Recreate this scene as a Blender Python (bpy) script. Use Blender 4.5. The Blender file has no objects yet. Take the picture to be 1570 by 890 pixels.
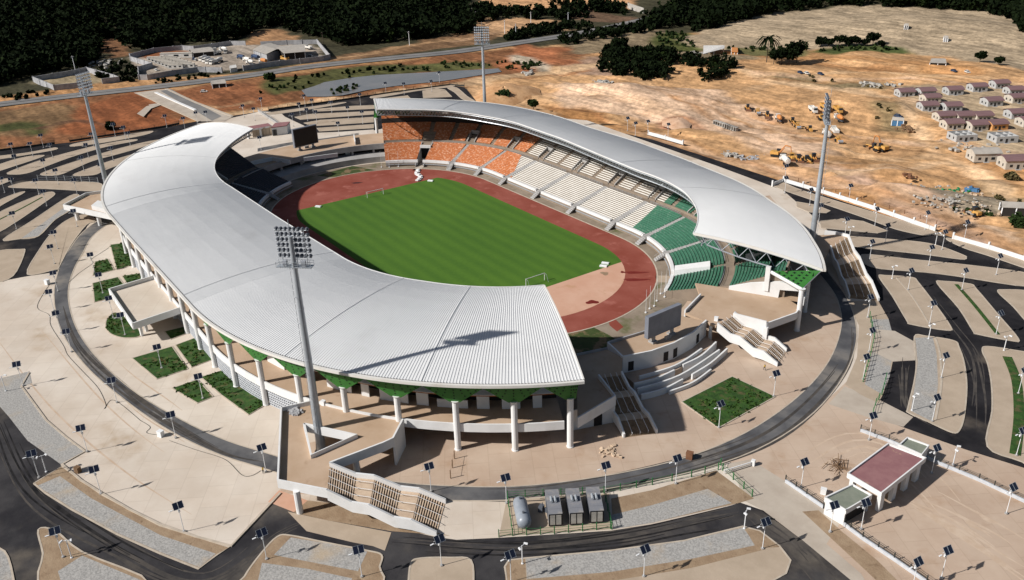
import bpy, bmesh, math, random
import numpy as np
from mathutils import Vector, Matrix
R_ = math.radians
random.seed(7)
rng = np.random.default_rng(11)
sc = bpy.context.scene
COL = sc.collection

# ------------------------------------------------------------------ camera
CAM = np.array([253.15367587906061, -146.93159218102724, 114.52391586620287])
YAW, PITCH, ROLL, FPX = 2.5353422836744217, 0.4424918902637411, -0.03023299190746616, 1322.0761945317372
PX, PY = 784.5, 447.0
def cam_axes():
    cy, sy, cp, sp = math.cos(YAW), math.sin(YAW), math.cos(PITCH), math.sin(PITCH)
    f = np.array([cy*cp, sy*cp, -sp]); r = np.array([sy, -cy, 0.0]); u = np.cross(r, f)
    c, s = math.cos(ROLL), math.sin(ROLL)
    return c*r + s*u, -s*r + c*u, f
CR, CU, CF = cam_axes()
cd = bpy.data.cameras.new('camera')
cam = bpy.data.objects.new('camera', cd); COL.objects.link(cam)
cd.sensor_width = 36; cd.lens = FPX/1570*36
cd.shift_x = (785-PX)/1570; cd.shift_y = (PY-445)/1570
cd.clip_start = 1; cd.clip_end = 6000
M4 = Matrix(((CR[0], CU[0], -CF[0], CAM[0]), (CR[1], CU[1], -CF[1], CAM[1]), (CR[2], CU[2], -CF[2], CAM[2]), (0, 0, 0, 1)))
cam.matrix_world = M4
sc.camera = cam

# ------------------------------------------------------------------ light
SUN_ELEV, SUN_AZ = R_(36.6), R_(74.5+180)        # direction towards the sun (from +X, counter-clockwise)
w = bpy.data.worlds.new('World'); sc.world = w; w.use_nodes = True
nt = w.node_tree; bg = nt.nodes['Background']
sky = nt.nodes.new('ShaderNodeTexSky'); sky.sky_type = 'NISHITA'; sky.sun_disc = False
sky.sun_elevation = SUN_ELEV; sky.sun_rotation = math.pi/2 - SUN_AZ
sky.air_density = 1.0; sky.dust_density = 1.5; sky.ozone_density = 1.0
nt.links.new(sky.outputs[0], bg.inputs[0]); bg.inputs[1].default_value = 0.05
sl = bpy.data.lights.new('sun', 'SUN'); sl.energy = 5.0; sl.angle = R_(1.0); sl.color = (1.0, 0.965, 0.92)
so = bpy.data.objects.new('sun', sl); COL.objects.link(so)
sd = Vector((math.cos(SUN_ELEV)*math.cos(SUN_AZ), math.cos(SUN_ELEV)*math.sin(SUN_AZ), math.sin(SUN_ELEV)))
so.rotation_euler = sd.to_track_quat('Z', 'Y').to_euler(); so.location = (0, 0, 300)
sc.view_settings.view_transform = 'Standard'; sc.view_settings.look = 'None'
sc.view_settings.exposure = 0.14; sc.view_settings.gamma = 1.0
sc.cycles.max_bounces = 4; sc.cycles.diffuse_bounces = 2

# ------------------------------------------------------------------ ground shape and pixel -> ground
def unproj(pts, z):
    uv = np.atleast_2d(np.array(pts, float))
    d = CF + np.outer((uv[:, 0]-PX)/FPX, CR) - np.outer((uv[:, 1]-PY)/FPX, CU)
    t = (np.asarray(z)-CAM[2])/d[:, 2]
    return CAM + d*t[:, None]
HILLS = [(-150, 500, 95, 55, 0.6, 11.0), (-60, 530, 90, 45, 0.3, 5.0), (-860, 60, 160, 160, 0, 16.0), (-640, 330, 150, 120, 0.7, 13.0), (-330, 640, 130, 90, .6, 14.0)]
def H(x, y):
    h = np.zeros_like(np.asarray(x, float))
    for hx, hy, sx, sy, a, A in HILLS:
        dx, dy = x-hx, y-hy
        p = dx*math.cos(a)+dy*math.sin(a); q = -dx*math.sin(a)+dy*math.cos(a)
        e = np.exp(-(p/sx)**2-(q/sy)**2)
        h = h + A*np.maximum(e-0.06, 0)/0.94
    return h
def G(pts, z=0.0):
    return unproj(pts, z)
def GT(pts):
    P = unproj(pts, 0.0)
    for _ in range(25):
        P = unproj(pts, H(P[:, 0], P[:, 1]))
    return P
def g1(u, v, z=0.0):
    return Vector(unproj([(u, v)], z)[0])
def gt(u, v):
    return Vector(GT([(u, v)])[0])

# ------------------------------------------------------------------ materials
MATS = {}
def lin(c): return tuple(c) + (1.0,)
def pm(name, c1, c2=None, scale=0.2, lo=0.35, hi=0.65, detail=6, c3=None, scale3=2.0, lo3=0.55, hi3=0.7, rough=0.85, bump=0.0, bscale=3.0, coords='P', metal=0.0, stretch=None, spec=0.3, slab=0):
    m = bpy.data.materials.new(name); m.use_nodes = True
    n = m.node_tree.nodes; l = m.node_tree.links; b = n['Principled BSDF']
    b.inputs['Roughness'].default_value = rough; b.inputs['Metallic'].default_value = metal
    b.inputs['Specular IOR Level'].default_value = spec
    if coords == 'P':
        co = n.new('ShaderNodeNewGeometry').outputs['Position']
    else:
        co = n.new('ShaderNodeTexCoord').outputs['Object']
    if stretch:
        mp = n.new('ShaderNodeMapping'); mp.inputs['Rotation'].default_value = (0, 0, stretch[0]); mp.inputs['Scale'].default_value = (stretch[1], stretch[2], 1)
        l.new(co, mp.inputs[0]); co2 = mp.outputs[0]
    else: co2 = co
    def noise(s, d, c):
        t = n.new('ShaderNodeTexNoise'); t.inputs['Scale'].default_value = s; t.inputs['Detail'].default_value = d; t.inputs['Roughness'].default_value = 0.6
        l.new(c, t.inputs['Vector']); return t.outputs['Fac']
    def ramp(f, lo, hi):
        r = n.new('ShaderNodeMapRange'); r.inputs[1].default_value = lo; r.inputs[2].default_value = hi; r.interpolation_type = 'SMOOTHSTEP'
        l.new(f, r.inputs[0]); return r.outputs[0]
    col = None
    if c2 is not None:
        mx = n.new('ShaderNodeMix'); mx.data_type = 'RGBA'
        mx.inputs['A'].default_value = lin(c1); mx.inputs['B'].default_value = lin(c2)
        l.new(ramp(noise(scale, detail, co2), lo, hi), mx.inputs['Factor']); col = mx.outputs['Result']
        if c3 is not None:
            m2 = n.new('ShaderNodeMix'); m2.data_type = 'RGBA'
            l.new(col, m2.inputs['A']); m2.inputs['B'].default_value = lin(c3)
            l.new(ramp(noise(scale3, 5, co), lo3, hi3), m2.inputs['Factor']); col = m2.outputs['Result']
        if slab:
            br = n.new('ShaderNodeTexBrick'); br.inputs['Scale'].default_value = 1.0; br.inputs['Brick Width'].default_value = slab; br.inputs['Row Height'].default_value = slab*.8
            br.inputs['Mortar Size'].default_value = .09; br.inputs['Color1'].default_value = (.93, .93, .93, 1); br.inputs['Color2'].default_value = (1.05, 1.04, 1.03, 1); br.inputs['Mortar'].default_value = (.74, .71, .68, 1)
            mpp = n.new('ShaderNodeMapping'); mpp.inputs['Rotation'].default_value = (0, 0, .55); l.new(co, mpp.inputs[0]); l.new(mpp.outputs[0], br.inputs['Vector'])
            m5 = n.new('ShaderNodeMix'); m5.data_type = 'RGBA'; m5.blend_type = 'MULTIPLY'; m5.inputs['Factor'].default_value = .38
            l.new(col, m5.inputs['A']); l.new(br.outputs['Color'], m5.inputs['B']); col = m5.outputs['Result']
        l.new(col, b.inputs['Base Color'])
    else:
        b.inputs['Base Color'].default_value = lin(c1)
    if bump:
        bp = n.new('ShaderNodeBump'); bp.inputs['Strength'].default_value = bump; bp.inputs['Distance'].default_value = 0.3
        l.new(noise(bscale, 6, co), bp.inputs['Height']); l.new(bp.outputs[0], b.inputs['Normal'])
    MATS[name] = m
    return m

pm('asphalt', (.022, .021, .024), (.058, .055, .056), scale=.09, lo=.3, hi=.7, c3=(.17, .145, .115), scale3=.05, lo3=.47, hi3=.78, bump=.15, bscale=2.5, spec=.08)
pm('fresh_asphalt', (.013, .0125, .0145), (.030, .028, .030), scale=.12, lo=.3, hi=.7, c3=(.12, .10, .082), scale3=.05, lo3=.56, hi3=.80, bump=.15, bscale=2.5, spec=.06)
pm('ring_asphalt', (.065, .065, .07), (.12, .118, .12), scale=.12, c3=(.24, .21, .175), scale3=.06, lo3=.48, hi3=.78, bump=.1)
pm('highway_asphalt', (.16, .155, .15), (.21, .20, .19), scale=.05)
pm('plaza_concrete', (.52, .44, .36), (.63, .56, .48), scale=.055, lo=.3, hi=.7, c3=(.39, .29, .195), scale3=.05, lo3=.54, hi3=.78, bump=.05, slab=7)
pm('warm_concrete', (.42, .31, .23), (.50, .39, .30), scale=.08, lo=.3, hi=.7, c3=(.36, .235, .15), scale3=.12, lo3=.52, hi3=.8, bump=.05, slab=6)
pm('deck_concrete', (.47, .345, .245), (.40, .28, .185), scale=.12, lo=.3, hi=.7, c3=(.33, .22, .14), scale3=.3, lo3=.58, hi3=.8)
pm('grey_pavers', (.24, .232, .22), (.41, .395, .37), scale=2.6, lo=.3, hi=.7, detail=9, c3=(.41, .325, .23), scale3=.08, lo3=.52, hi3=.75, bump=.25, bscale=4)
pm('beige_pavers', (.43, .345, .26), (.36, .285, .21), scale=.15, lo=.3, hi=.7, c3=(.31, .23, .16), scale3=.09, lo3=.58, hi3=.8, bump=.1, bscale=3)
pm('brown_earth', (.25, .17, .105), (.33, .24, .155), scale=.3, lo=.3, hi=.7, c3=(.17, .11, .066), scale3=.5, lo3=.55, hi3=.75, bump=.3)
pm('pale_dust', (.46, .40, .33), (.38, .32, .26), scale=.15, lo=.3, hi=.7)
pm('dust_streak', (.53, .415, .315), (.47, .35, .255), scale=.4, lo=.35, hi=.65)
pm('tyre_dust', (.085, .075, .066), (.05, .046, .044), scale=.3, lo=.35, hi=.65, spec=.05)
pm('tyre_black', (.012, .012, .013), (.03, .028, .028), scale=.3, lo=.35, hi=.65, spec=.05)
pm('kerb', (.48, .41, .33), (.40, .34, .27), scale=.5)
pm('white_paint', (.70, .70, .695), (.62, .61, .59), scale=.25, lo=.4, hi=.8, rough=.6)
pm('roof_sheet', (.60, .605, .605), (.66, .663, .66), scale=.03, lo=.3, hi=.7, c3=(.56, .56, .555), scale3=.05, lo3=.56, hi3=.8, rough=.62, spec=.2)
pm('gutter_white', (.66, .64, .60), (.55, .51, .45), scale=.15, lo=.45, hi=.8, rough=.5)
pm('concrete_grey', (.36, .35, .34), (.29, .28, .27), scale=.3, lo=.3, hi=.7)
pm('stand_concrete', (.27, .215, .165), (.22, .175, .135), scale=.3, lo=.3, hi=.7)
pm('steel_grey', (.34, .36, .40), (.28, .30, .33), scale=.6, rough=.45, spec=.5)
pm('steel_dark', (.10, .11, .13), rough=.5)
pm('black', (.008, .008, .010), rough=.4)
pm('dark_interior', (.03, .026, .024), rough=.9)  # dark colour stands in for the shade inside openings and rooms
pm('louvre_grey', (.50, .52, .55), (.42, .44, .47), scale=1.0, rough=.6)
pm('seat_orange', (.47, .165, .06), (.41, .135, .048), scale=.4, c3=(.60, .34, .22), scale3=1.1, lo3=.50, hi3=.62, rough=.55)
pm('seat_white', (.80, .775, .72), (.74, .71, .65), scale=.3, rough=.55)
pm('seat_green', (.055, .165, .105), (.045, .14, .09), scale=.4, c3=(.13, .215, .165), scale3=1.1, lo3=.58, hi3=.64, rough=.55)
pm('panel_green', (.042, .18, .032), (.034, .15, .028), scale=.4, rough=.55)
pm('brown_trim', (.30, .11, .035), rough=.7)
pm('stair_brown', (.13, .068, .035), (.09, .05, .03), scale=1.0)
pm('stair_tread', (.56, .43, .31), (.47, .35, .25), scale=.6)
pm('track_red', (.205, .043, .026), (.28, .082, .058), scale=.07, lo=.3, hi=.72, c3=(.36, .125, .095), scale3=.16, lo3=.55, hi3=.78, rough=.9)
pm('track_wet', (.14, .014, .009), (.17, .02, .013), scale=.5, rough=.6)
pm('infield_tan', (.52, .295, .20), (.57, .35, .25), scale=.12, lo=.3, hi=.7, c3=(.45, .26, .15), scale3=.2, lo3=.56, hi3=.76)
pm('bowl_earth', (.21, .165, .12), (.29, .235, .18), scale=.12, lo=.35, hi=.7, c3=(.115, .115, .05), scale3=.09, lo3=.52, hi3=.68, bump=.2)
pm('turf_lawn', (.018, .050, .008), (.036, .088, .014), scale=.6, lo=.35, hi=.65, c3=(.10, .08, .034), scale3=.45, lo3=.50, hi3=.72, bump=.5, bscale=2.0)
pm('scrub_grass', (.055, .075, .02), (.035, .055, .012), scale=.3, lo=.3, hi=.7, c3=(.19, .13, .07), scale3=.2, lo3=.5, hi3=.62, bump=.4)
pm('water', (.17, .165, .16), (.235, .215, .20), scale=.03, lo=.3, hi=.7, rough=.12, spec=.5)
pm('roof_mauve', (.165, .095, .10), (.20, .12, .12), scale=.8, rough=.7, coords='O', stretch=(0, .2, 3))
pm('slate_red', (.235, .11, .115), (.27, .135, .135), scale=.5, c3=(.40, .26, .18), scale3=.35, lo3=.62, hi3=.72, rough=.85)
pm('roof_olive', (.17, .19, .15), (.21, .225, .18), scale=.6, rough=.85)
pm('block_wall', (.42, .42, .415), (.34, .34, .335), scale=.6, coords='O', rough=.9)
pm('block_wall_cream', (.50, .455, .39), (.42, .38, .32), scale=.6, coords='O', rough=.9)
pm('wall_orange', (.62, .32, .12), (.54, .27, .10), scale=.6, coords='O', rough=.9)
pm('wall_weathered', (.40, .40, .41), (.27, .27, .28), scale=.25, lo=.35, hi=.65, rough=.95)
pm('lawn_pitch', (.04, .12, .01), rough=.9)
pm('solar_cell', (.012, .016, .032), rough=.25, spec=.6)
pm('pole_white', (.72, .73, .74), rough=.45)
pm('lamp_glass', (.62, .66, .70), rough=.15, spec=.6)
pm('galvanised', (.42, .45, .48), (.36, .39, .42), scale=.5, rough=.4, spec=.5, metal=.3)
pm('truck_white', (.74, .73, .70), (.62, .58, .52), scale=.8, coords='O', rough=.5)
pm('machine_yellow', (.62, .34, .08), (.50, .28, .09), scale=.8, coords='O', rough=.6)
pm('machine_orange', (.55, .22, .06), (.44, .19, .07), scale=.8, coords='O', rough=.6)
pm('machine_rust', (.20, .095, .05), (.15, .07, .04), scale=.8, coords='O', rough=.7)
pm('vehicle_blue', (.035, .06, .12), rough=.5)
pm('tyre', (.018, .017, .016), rough=.9)
pm('glass_dark', (.02, .025, .03), rough=.12, spec=.6)
pm('shed_roof', (.40, .365, .32), (.33, .30, .265), scale=.3, coords='O', rough=.8)
pm('timber', (.20, .12, .065), (.15, .09, .05), scale=1.0, rough=.9)
pm('fence_green', (.03, .16, .05), rough=.6)
pm('fence_dark', (.035, .038, .035), rough=.7)
pm('bark', (.11, .085, .06), (.08, .06, .045), scale=2.0, rough=.95)
pm('leaf_dark', (.0045, .008, .003), (.009, .015, .005), scale=.12, lo=.35, hi=.65, c3=(.018, .030, .007), scale3=.05, lo3=.62, hi3=.75, rough=.95, spec=.05)
pm('leaf_mid', (.018, .032, .010), (.032, .052, .016), scale=.2, lo=.35, hi=.65, rough=.95, spec=.05)
pm('leaf_brown', (.10, .075, .035), (.065, .06, .025), scale=.2, lo=.35, hi=.65, rough=.95, spec=.05)
pm('rubble_white', (.44, .415, .375), (.30, .28, .25), scale=.5, rough=.9)
pm('gen_grey', (.19, .195, .215), (.30, .28, .26), scale=.5, lo=.4, hi=.7, coords='O', rough=.6)
pm('tank_grey', (.22, .245, .28), (.26, .285, .32), scale=.6, rough=.4, spec=.5, coords='O')
pm('seat_shaded', (.045, .05, .06), (.035, .04, .048), scale=.4, rough=.6)
pm('screen_frame', (.17, .18, .21), (.20, .21, .24), scale=.5, rough=.5)
pm('skin_brown', (.14, .075, .045), rough=.7)
pm('shirt_yellow', (.65, .42, .05), rough=.8)
pm('trouser_dark', (.03, .035, .05), rough=.9)
pm('tarp_blue', (.06, .16, .30), rough=.6)
pm('plastic_green', (.02, .20, .08), rough=.6)

def striped(name, c1, c2, per, ang):
    m = pm(name, c1, c2, rough=.95); n = m.node_tree.nodes; l = m.node_tree.links; b = n['Principled BSDF']
    ge = n.new('ShaderNodeNewGeometry'); mp = n.new('ShaderNodeMapping'); mp.inputs['Rotation'].default_value = (0, 0, ang)
    l.new(ge.outputs['Position'], mp.inputs[0])
    wv = n.new('ShaderNodeTexWave'); wv.inputs['Scale'].default_value = 2*math.pi/per/20*1.0; wv.inputs['Distortion'].default_value = .8; wv.inputs['Detail'].default_value = 2; wv.inputs['Detail Scale'].default_value = .4
    l.new(mp.outputs[0], wv.inputs[0])
    no = n.new('ShaderNodeTexNoise'); no.inputs['Scale'].default_value = .8; no.inputs['Detail'].default_value = 8
    l.new(ge.outputs['Position'], no.inputs['Vector'])
    nb = n.new('ShaderNodeTexNoise'); nb.inputs['Scale'].default_value = .03; nb.inputs['Detail'].default_value = 4
    l.new(ge.outputs['Position'], nb.inputs['Vector'])
    def mth(op, a, bb):
        q = n.new('ShaderNodeMath'); q.operation = op
        for i, x in enumerate((a, bb)):
            if isinstance(x, (int, float)): q.inputs[i].default_value = x
            else: l.new(x, q.inputs[i])
        return q.outputs[0]
    f = mth('ADD', mth('MULTIPLY', wv.outputs['Fac'], .30), mth('ADD', mth('MULTIPLY', no.outputs['Fac'], .5), mth('MULTIPLY', nb.outputs['Fac'], .75)))
    f = mth('SUBTRACT', f, .2)
    mx = n.new('ShaderNodeMix'); mx.data_type = 'RGBA'; mx.inputs['A'].default_value = lin(c1); mx.inputs['B'].default_value = lin(c2)
    l.new(f, mx.inputs['Factor']); l.new(mx.outputs['Result'], b.inputs['Base Color'])
    return m
striped('lawn_pitch', (.032, .092, .008), (.072, .158, .013), 5.5, R_(90))

# ------------------------------------------------------------------ mesh builder
class MB:
    def __init__(s): s.v = []; s.f = []; s.m = []
    def quad(s, pts, mi=0):
        i = len(s.v); s.v += [tuple(map(float, p)) for p in pts]; s.f.append(tuple(range(i, i+len(pts)))); s.m.append(mi)
    def hexa(s, b, t, mi=0):
        """bottom ring and top ring of points (same length)"""
        i = len(s.v); n = len(b)
        s.v += [tuple(map(float, p)) for p in b] + [tuple(map(float, p)) for p in t]
        s.f.append(tuple(i+k for k in reversed(range(n)))); s.f.append(tuple(i+n+k for k in range(n)))
        for k in range(n):
            k2 = (k+1) % n; s.f.append((i+k, i+k2, i+n+k2, i+n+k))
        s.m += [mi]*(n+2)
    def prism(s, poly, z0, z1, mi=0):
        a = sum(poly[i][0]*poly[(i+1) % len(poly)][1]-poly[(i+1) % len(poly)][0]*poly[i][1] for i in range(len(poly)))
        if a < 0: poly = poly[::-1]
        s.hexa([(p[0], p[1], z0) for p in poly], [(p[0], p[1], z1) for p in poly], mi)
    def box(s, c, d, rz=0.0, mi=0, ry=0.0):
        M = Matrix.Rotation(rz, 3, 'Z') @ Matrix.Rotation(ry, 3, 'Y')
        c = Vector(c); h = [x/2 for x in d]
        P = lambda x, y, z: c + M @ Vector((x*h[0], y*h[1], z*h[2]))
        s.hexa([P(-1, -1, -1), P(1, -1, -1), P(1, 1, -1), P(-1, 1, -1)], [P(-1, -1, 1), P(1, -1, 1), P(1, 1, 1), P(-1, 1, 1)], mi)
    def tube(s, p0, p1, r0, r1=None, n=8, mi=0):
        r1 = r0 if r1 is None else r1
        p0 = Vector(p0); p1 = Vector(p1); d = (p1-p0).normalized()
        a = d.orthogonal().normalized(); b = d.cross(a)
        ring = lambda p, r: [p+(a*math.cos(2*math.pi*k/n)+b*math.sin(2*math.pi*k/n))*r for k in range(n)]
        s.hexa(ring(p0, r0), ring(p1, r1), mi)
    def wall(s, pts, th, h0, h1, mi=0):
        """polyline wall of thickness th from z h0 to h1 (scalars or lists)"""
        n = len(pts); pts = [Vector((p[0], p[1], 0)) for p in pts]; off = []
        for i in range(n):
            t = (pts[min(i+1, n-1)]-pts[max(i-1, 0)]).normalized(); off.append(Vector((-t.y, t.x, 0))*th/2)
        a0 = h0 if hasattr(h0, '__len__') else [h0]*n; a1 = h1 if hasattr(h1, '__len__') else [h1]*n
        Z = Vector((0, 0, 1)); base = len(s.v)
        for i in range(n):
            for q in (pts[i]-off[i]+Z*a0[i], pts[i]+off[i]+Z*a0[i], pts[i]+off[i]+Z*a1[i], pts[i]-off[i]+Z*a1[i]): s.v.append(tuple(q))
        for i in range(n-1):
            a = base+4*i; b = a+4
            for k in range(4): s.f.append((a+k, a+(k+1) % 4, b+(k+1) % 4, b+k)); s.m.append(mi)
        s.f.append((base, base+1, base+2, base+3)); s.f.append((base+4*n-1, base+4*n-2, base+4*n-3, base+4*n-4)); s.m += [mi, mi]
    def lathe(s, prof, c=(0, 0, 0), axis='Z', n=12, mi=0, rz=0.0):
        """prof: list of (r, h)"""
        c = Vector(c); base = len(s.v)
        for r, h in prof:
            for k in range(n):
                a = 2*math.pi*k/n
                if axis == 'Z': p = Vector((r*math.cos(a), r*math.sin(a), h))
                else: p = Matrix.Rotation(rz, 3, 'Z') @ Vector((h, r*math.cos(a), r*math.sin(a)))
                s.v.append(tuple(c+p))
        for j in range(len(prof)-1):
            for k in range(n):
                k2 = (k+1) % n; a = base+j*n; b = a+n
                s.f.append((a+k, a+k2, b+k2, b+k)); s.m.append(mi)
        s.f.append(tuple(base+k for k in reversed(range(n)))); s.f.append(tuple(base+(len(prof)-1)*n+k for k in range(n))); s.m += [mi, mi]
    def build(s, name, mats, parent=None, origin=None, smooth=False):
        if isinstance(mats, str): mats = [mats]
        me = bpy.data.meshes.new(name)
        o3 = np.zeros(3)
        if origin is not None: o3 = np.array(origin, float)
        elif parent is not None: o3 = np.array(WORLD[parent.name], float)
        V = (np.array(s.v, float)-o3)
        me.from_pydata(V.tolist(), [], s.f)
        for m in mats: me.materials.append(MATS[m])
        if len(mats) > 1: me.polygons.foreach_set('material_index', s.m)
        if smooth: me.polygons.foreach_set('use_smooth', [True]*len(me.polygons))
        me.validate(); 
        bm = bmesh.new(); bm.from_mesh(me); bmesh.ops.recalc_face_normals(bm, faces=bm.faces); bm.to_mesh(me); bm.free()
        ob = bpy.data.objects.new(name, me); COL.objects.link(ob)
        if parent is not None:
            ob.parent = parent; ob.location = tuple(o3-np.array(WORLD[parent.name], float)); WORLD[ob.name] = tuple(o3)
        else:
            ob.location = tuple(o3); WORLD[ob.name] = tuple(o3)
        return ob
WORLD = {}
def thing(name, label, cat, loc=(0, 0, 0), rz=0.0, group=None):
    o = bpy.data.objects.new(name, None); COL.objects.link(o); o.location = loc; o.rotation_euler = (0, 0, rz)
    o.empty_display_size = .5
    WORLD[o.name] = tuple(loc) if rz == 0 else (0, 0, 0)
    o['label'] = label; o['category'] = cat
    if group: o['group'] = group
    return o
def tag(o, label, cat, group=None):
    o['label'] = label; o['category'] = cat
    if group: o['group'] = group
    return o
def struct(o): o['kind'] = 'structure'; return o
def stuff(o, label, cat): o['kind'] = 'stuff'; o['label'] = label; o['category'] = cat; return o
def copy_tree(src, loc, rz, label, parent=None):
    r = src.copy(); COL.objects.link(r); r.location = loc; r.rotation_euler = (0, 0, rz); r['label'] = label
    for ch in src.children:
        c = ch.copy(); COL.objects.link(c); c.parent = r
        for g in ch.children:
            d = g.copy(); COL.objects.link(d); d.parent = c
    return r
def catmull(P, closed=False, k=6):
    P = [np.array(p, float)[:2] for p in P]; n = len(P); out = []
    for i in range(n if closed else n-1):
        g = lambda j: P[j % n] if closed else P[min(max(j, 0), n-1)]
        p0, p1, p2, p3 = g(i-1), g(i), g(i+1), g(i+2)
        for t in np.arange(k)/k:
            out.append(.5*((2*p1)+(-p0+p2)*t+(2*p0-5*p1+4*p2-p3)*t*t+(-p0+3*p1-3*p2+p3)*t**3))
    if not closed: out.append(P[-1])
    return [tuple(p) for p in out]
def sheet(name, poly, z, mat, px=True, smooth=False, closed=True):
    P = G(poly)[:, :2] if px else np.array(poly)[:, :2]
    if smooth: P = catmull(P, True)
    mb = MB(); mb.quad([(p[0], p[1], z) for p in P]); o = mb.build(name, mat)
    if o.data.polygons[0].normal.z < 0: o.data.flip_normals()
    return struct(o)
def island(poly, mat, h=.13, z=0.0, smooth=True, px=True):
    P = G(poly)[:, :2] if px else np.array(poly)[:, :2]
    if smooth: P = catmull(P, True, 4)
    mb = MB(); mb.prism([tuple(p) for p in P], z-.1, z+h); o = mb.build('pavement', [mat]); struct(o)
    # kerb edging as a raised rim of the same island
    k = MB(); Q = [tuple(p) for p in P]+[tuple(P[0])]
    k.wall(Q, .35, z-.1, z+h+.035); ko = k.build('kerb', 'kerb'); struct(ko)
    return o
def band(pts_a, pts_b, z, name, mat, k=8):
    """strip between two world polylines of equal point count, smoothed"""
    A = catmull(pts_a, False, k); B = catmull(pts_b, False, k); mb = MB()
    for i in range(len(A)-1):
        mb.quad([A[i]+(z,), A[i+1]+(z,), B[i+1]+(z,), B[i]+(z,)])
    return struct(mb.build(name, mat))
# ------------------------------------------------------------------ terrain
def inpoly(X, Y, poly):
    r = np.zeros(X.shape, bool); n = len(poly)
    for i in range(n):
        x0, y0 = poly[i][:2]; x1, y1 = poly[(i+1) % n][:2]
        if y0 == y1: continue
        c = ((y0 > Y) != (y1 > Y)) & (X < (x1-x0)*(Y-y0)/(y1-y0)+x0); r ^= c
    return r
def vnoise(X, Y, s, seed):
    r = np.random.default_rng(seed); N = 256; T = r.random((N, N))
    x = X/s+1000; y = Y/s+1000; xi = np.floor(x).astype(int); yi = np.floor(y).astype(int); fx = x-xi; fy = y-yi
    fx = fx*fx*(3-2*fx); fy = fy*fy*(3-2*fy)
    a = T[xi % N, yi % N]; b = T[(xi+1) % N, yi % N]; c = T[xi % N, (yi+1) % N]; d = T[(xi+1) % N, (yi+1) % N]
    return (a*(1-fx)+b*fx)*(1-fy)+(c*(1-fx)+d*fx)*fy
def fbm(X, Y, s, seed, o=4):
    t = 0; A = .5
    for k in range(o): t = t+A*vnoise(X, Y, s/2**k, seed+k); A *= .5
    return t/(1-.5**o)
COMPLEX = [(-100, 232), (0, 231), (85, 221), (115, 218), (256, 195), (303, 186), (408, 170), (527, 154), (600, 142), (690, 131), (712, 134), (730, 156), (800, 172), (1000, 214), (1195, 277), (1433, 355), (1461, 365), (1700, 445)]
CPOLY = [tuple(p[:2]) for p in G(COMPLEX)]+[(330, 140), (330, -260), (60, -300), (-330, -300)]
BEYOND = [tuple(p[:2]) for p in G([(0, 231), (303, 186), (600, 142), (712, 134)])]
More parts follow.
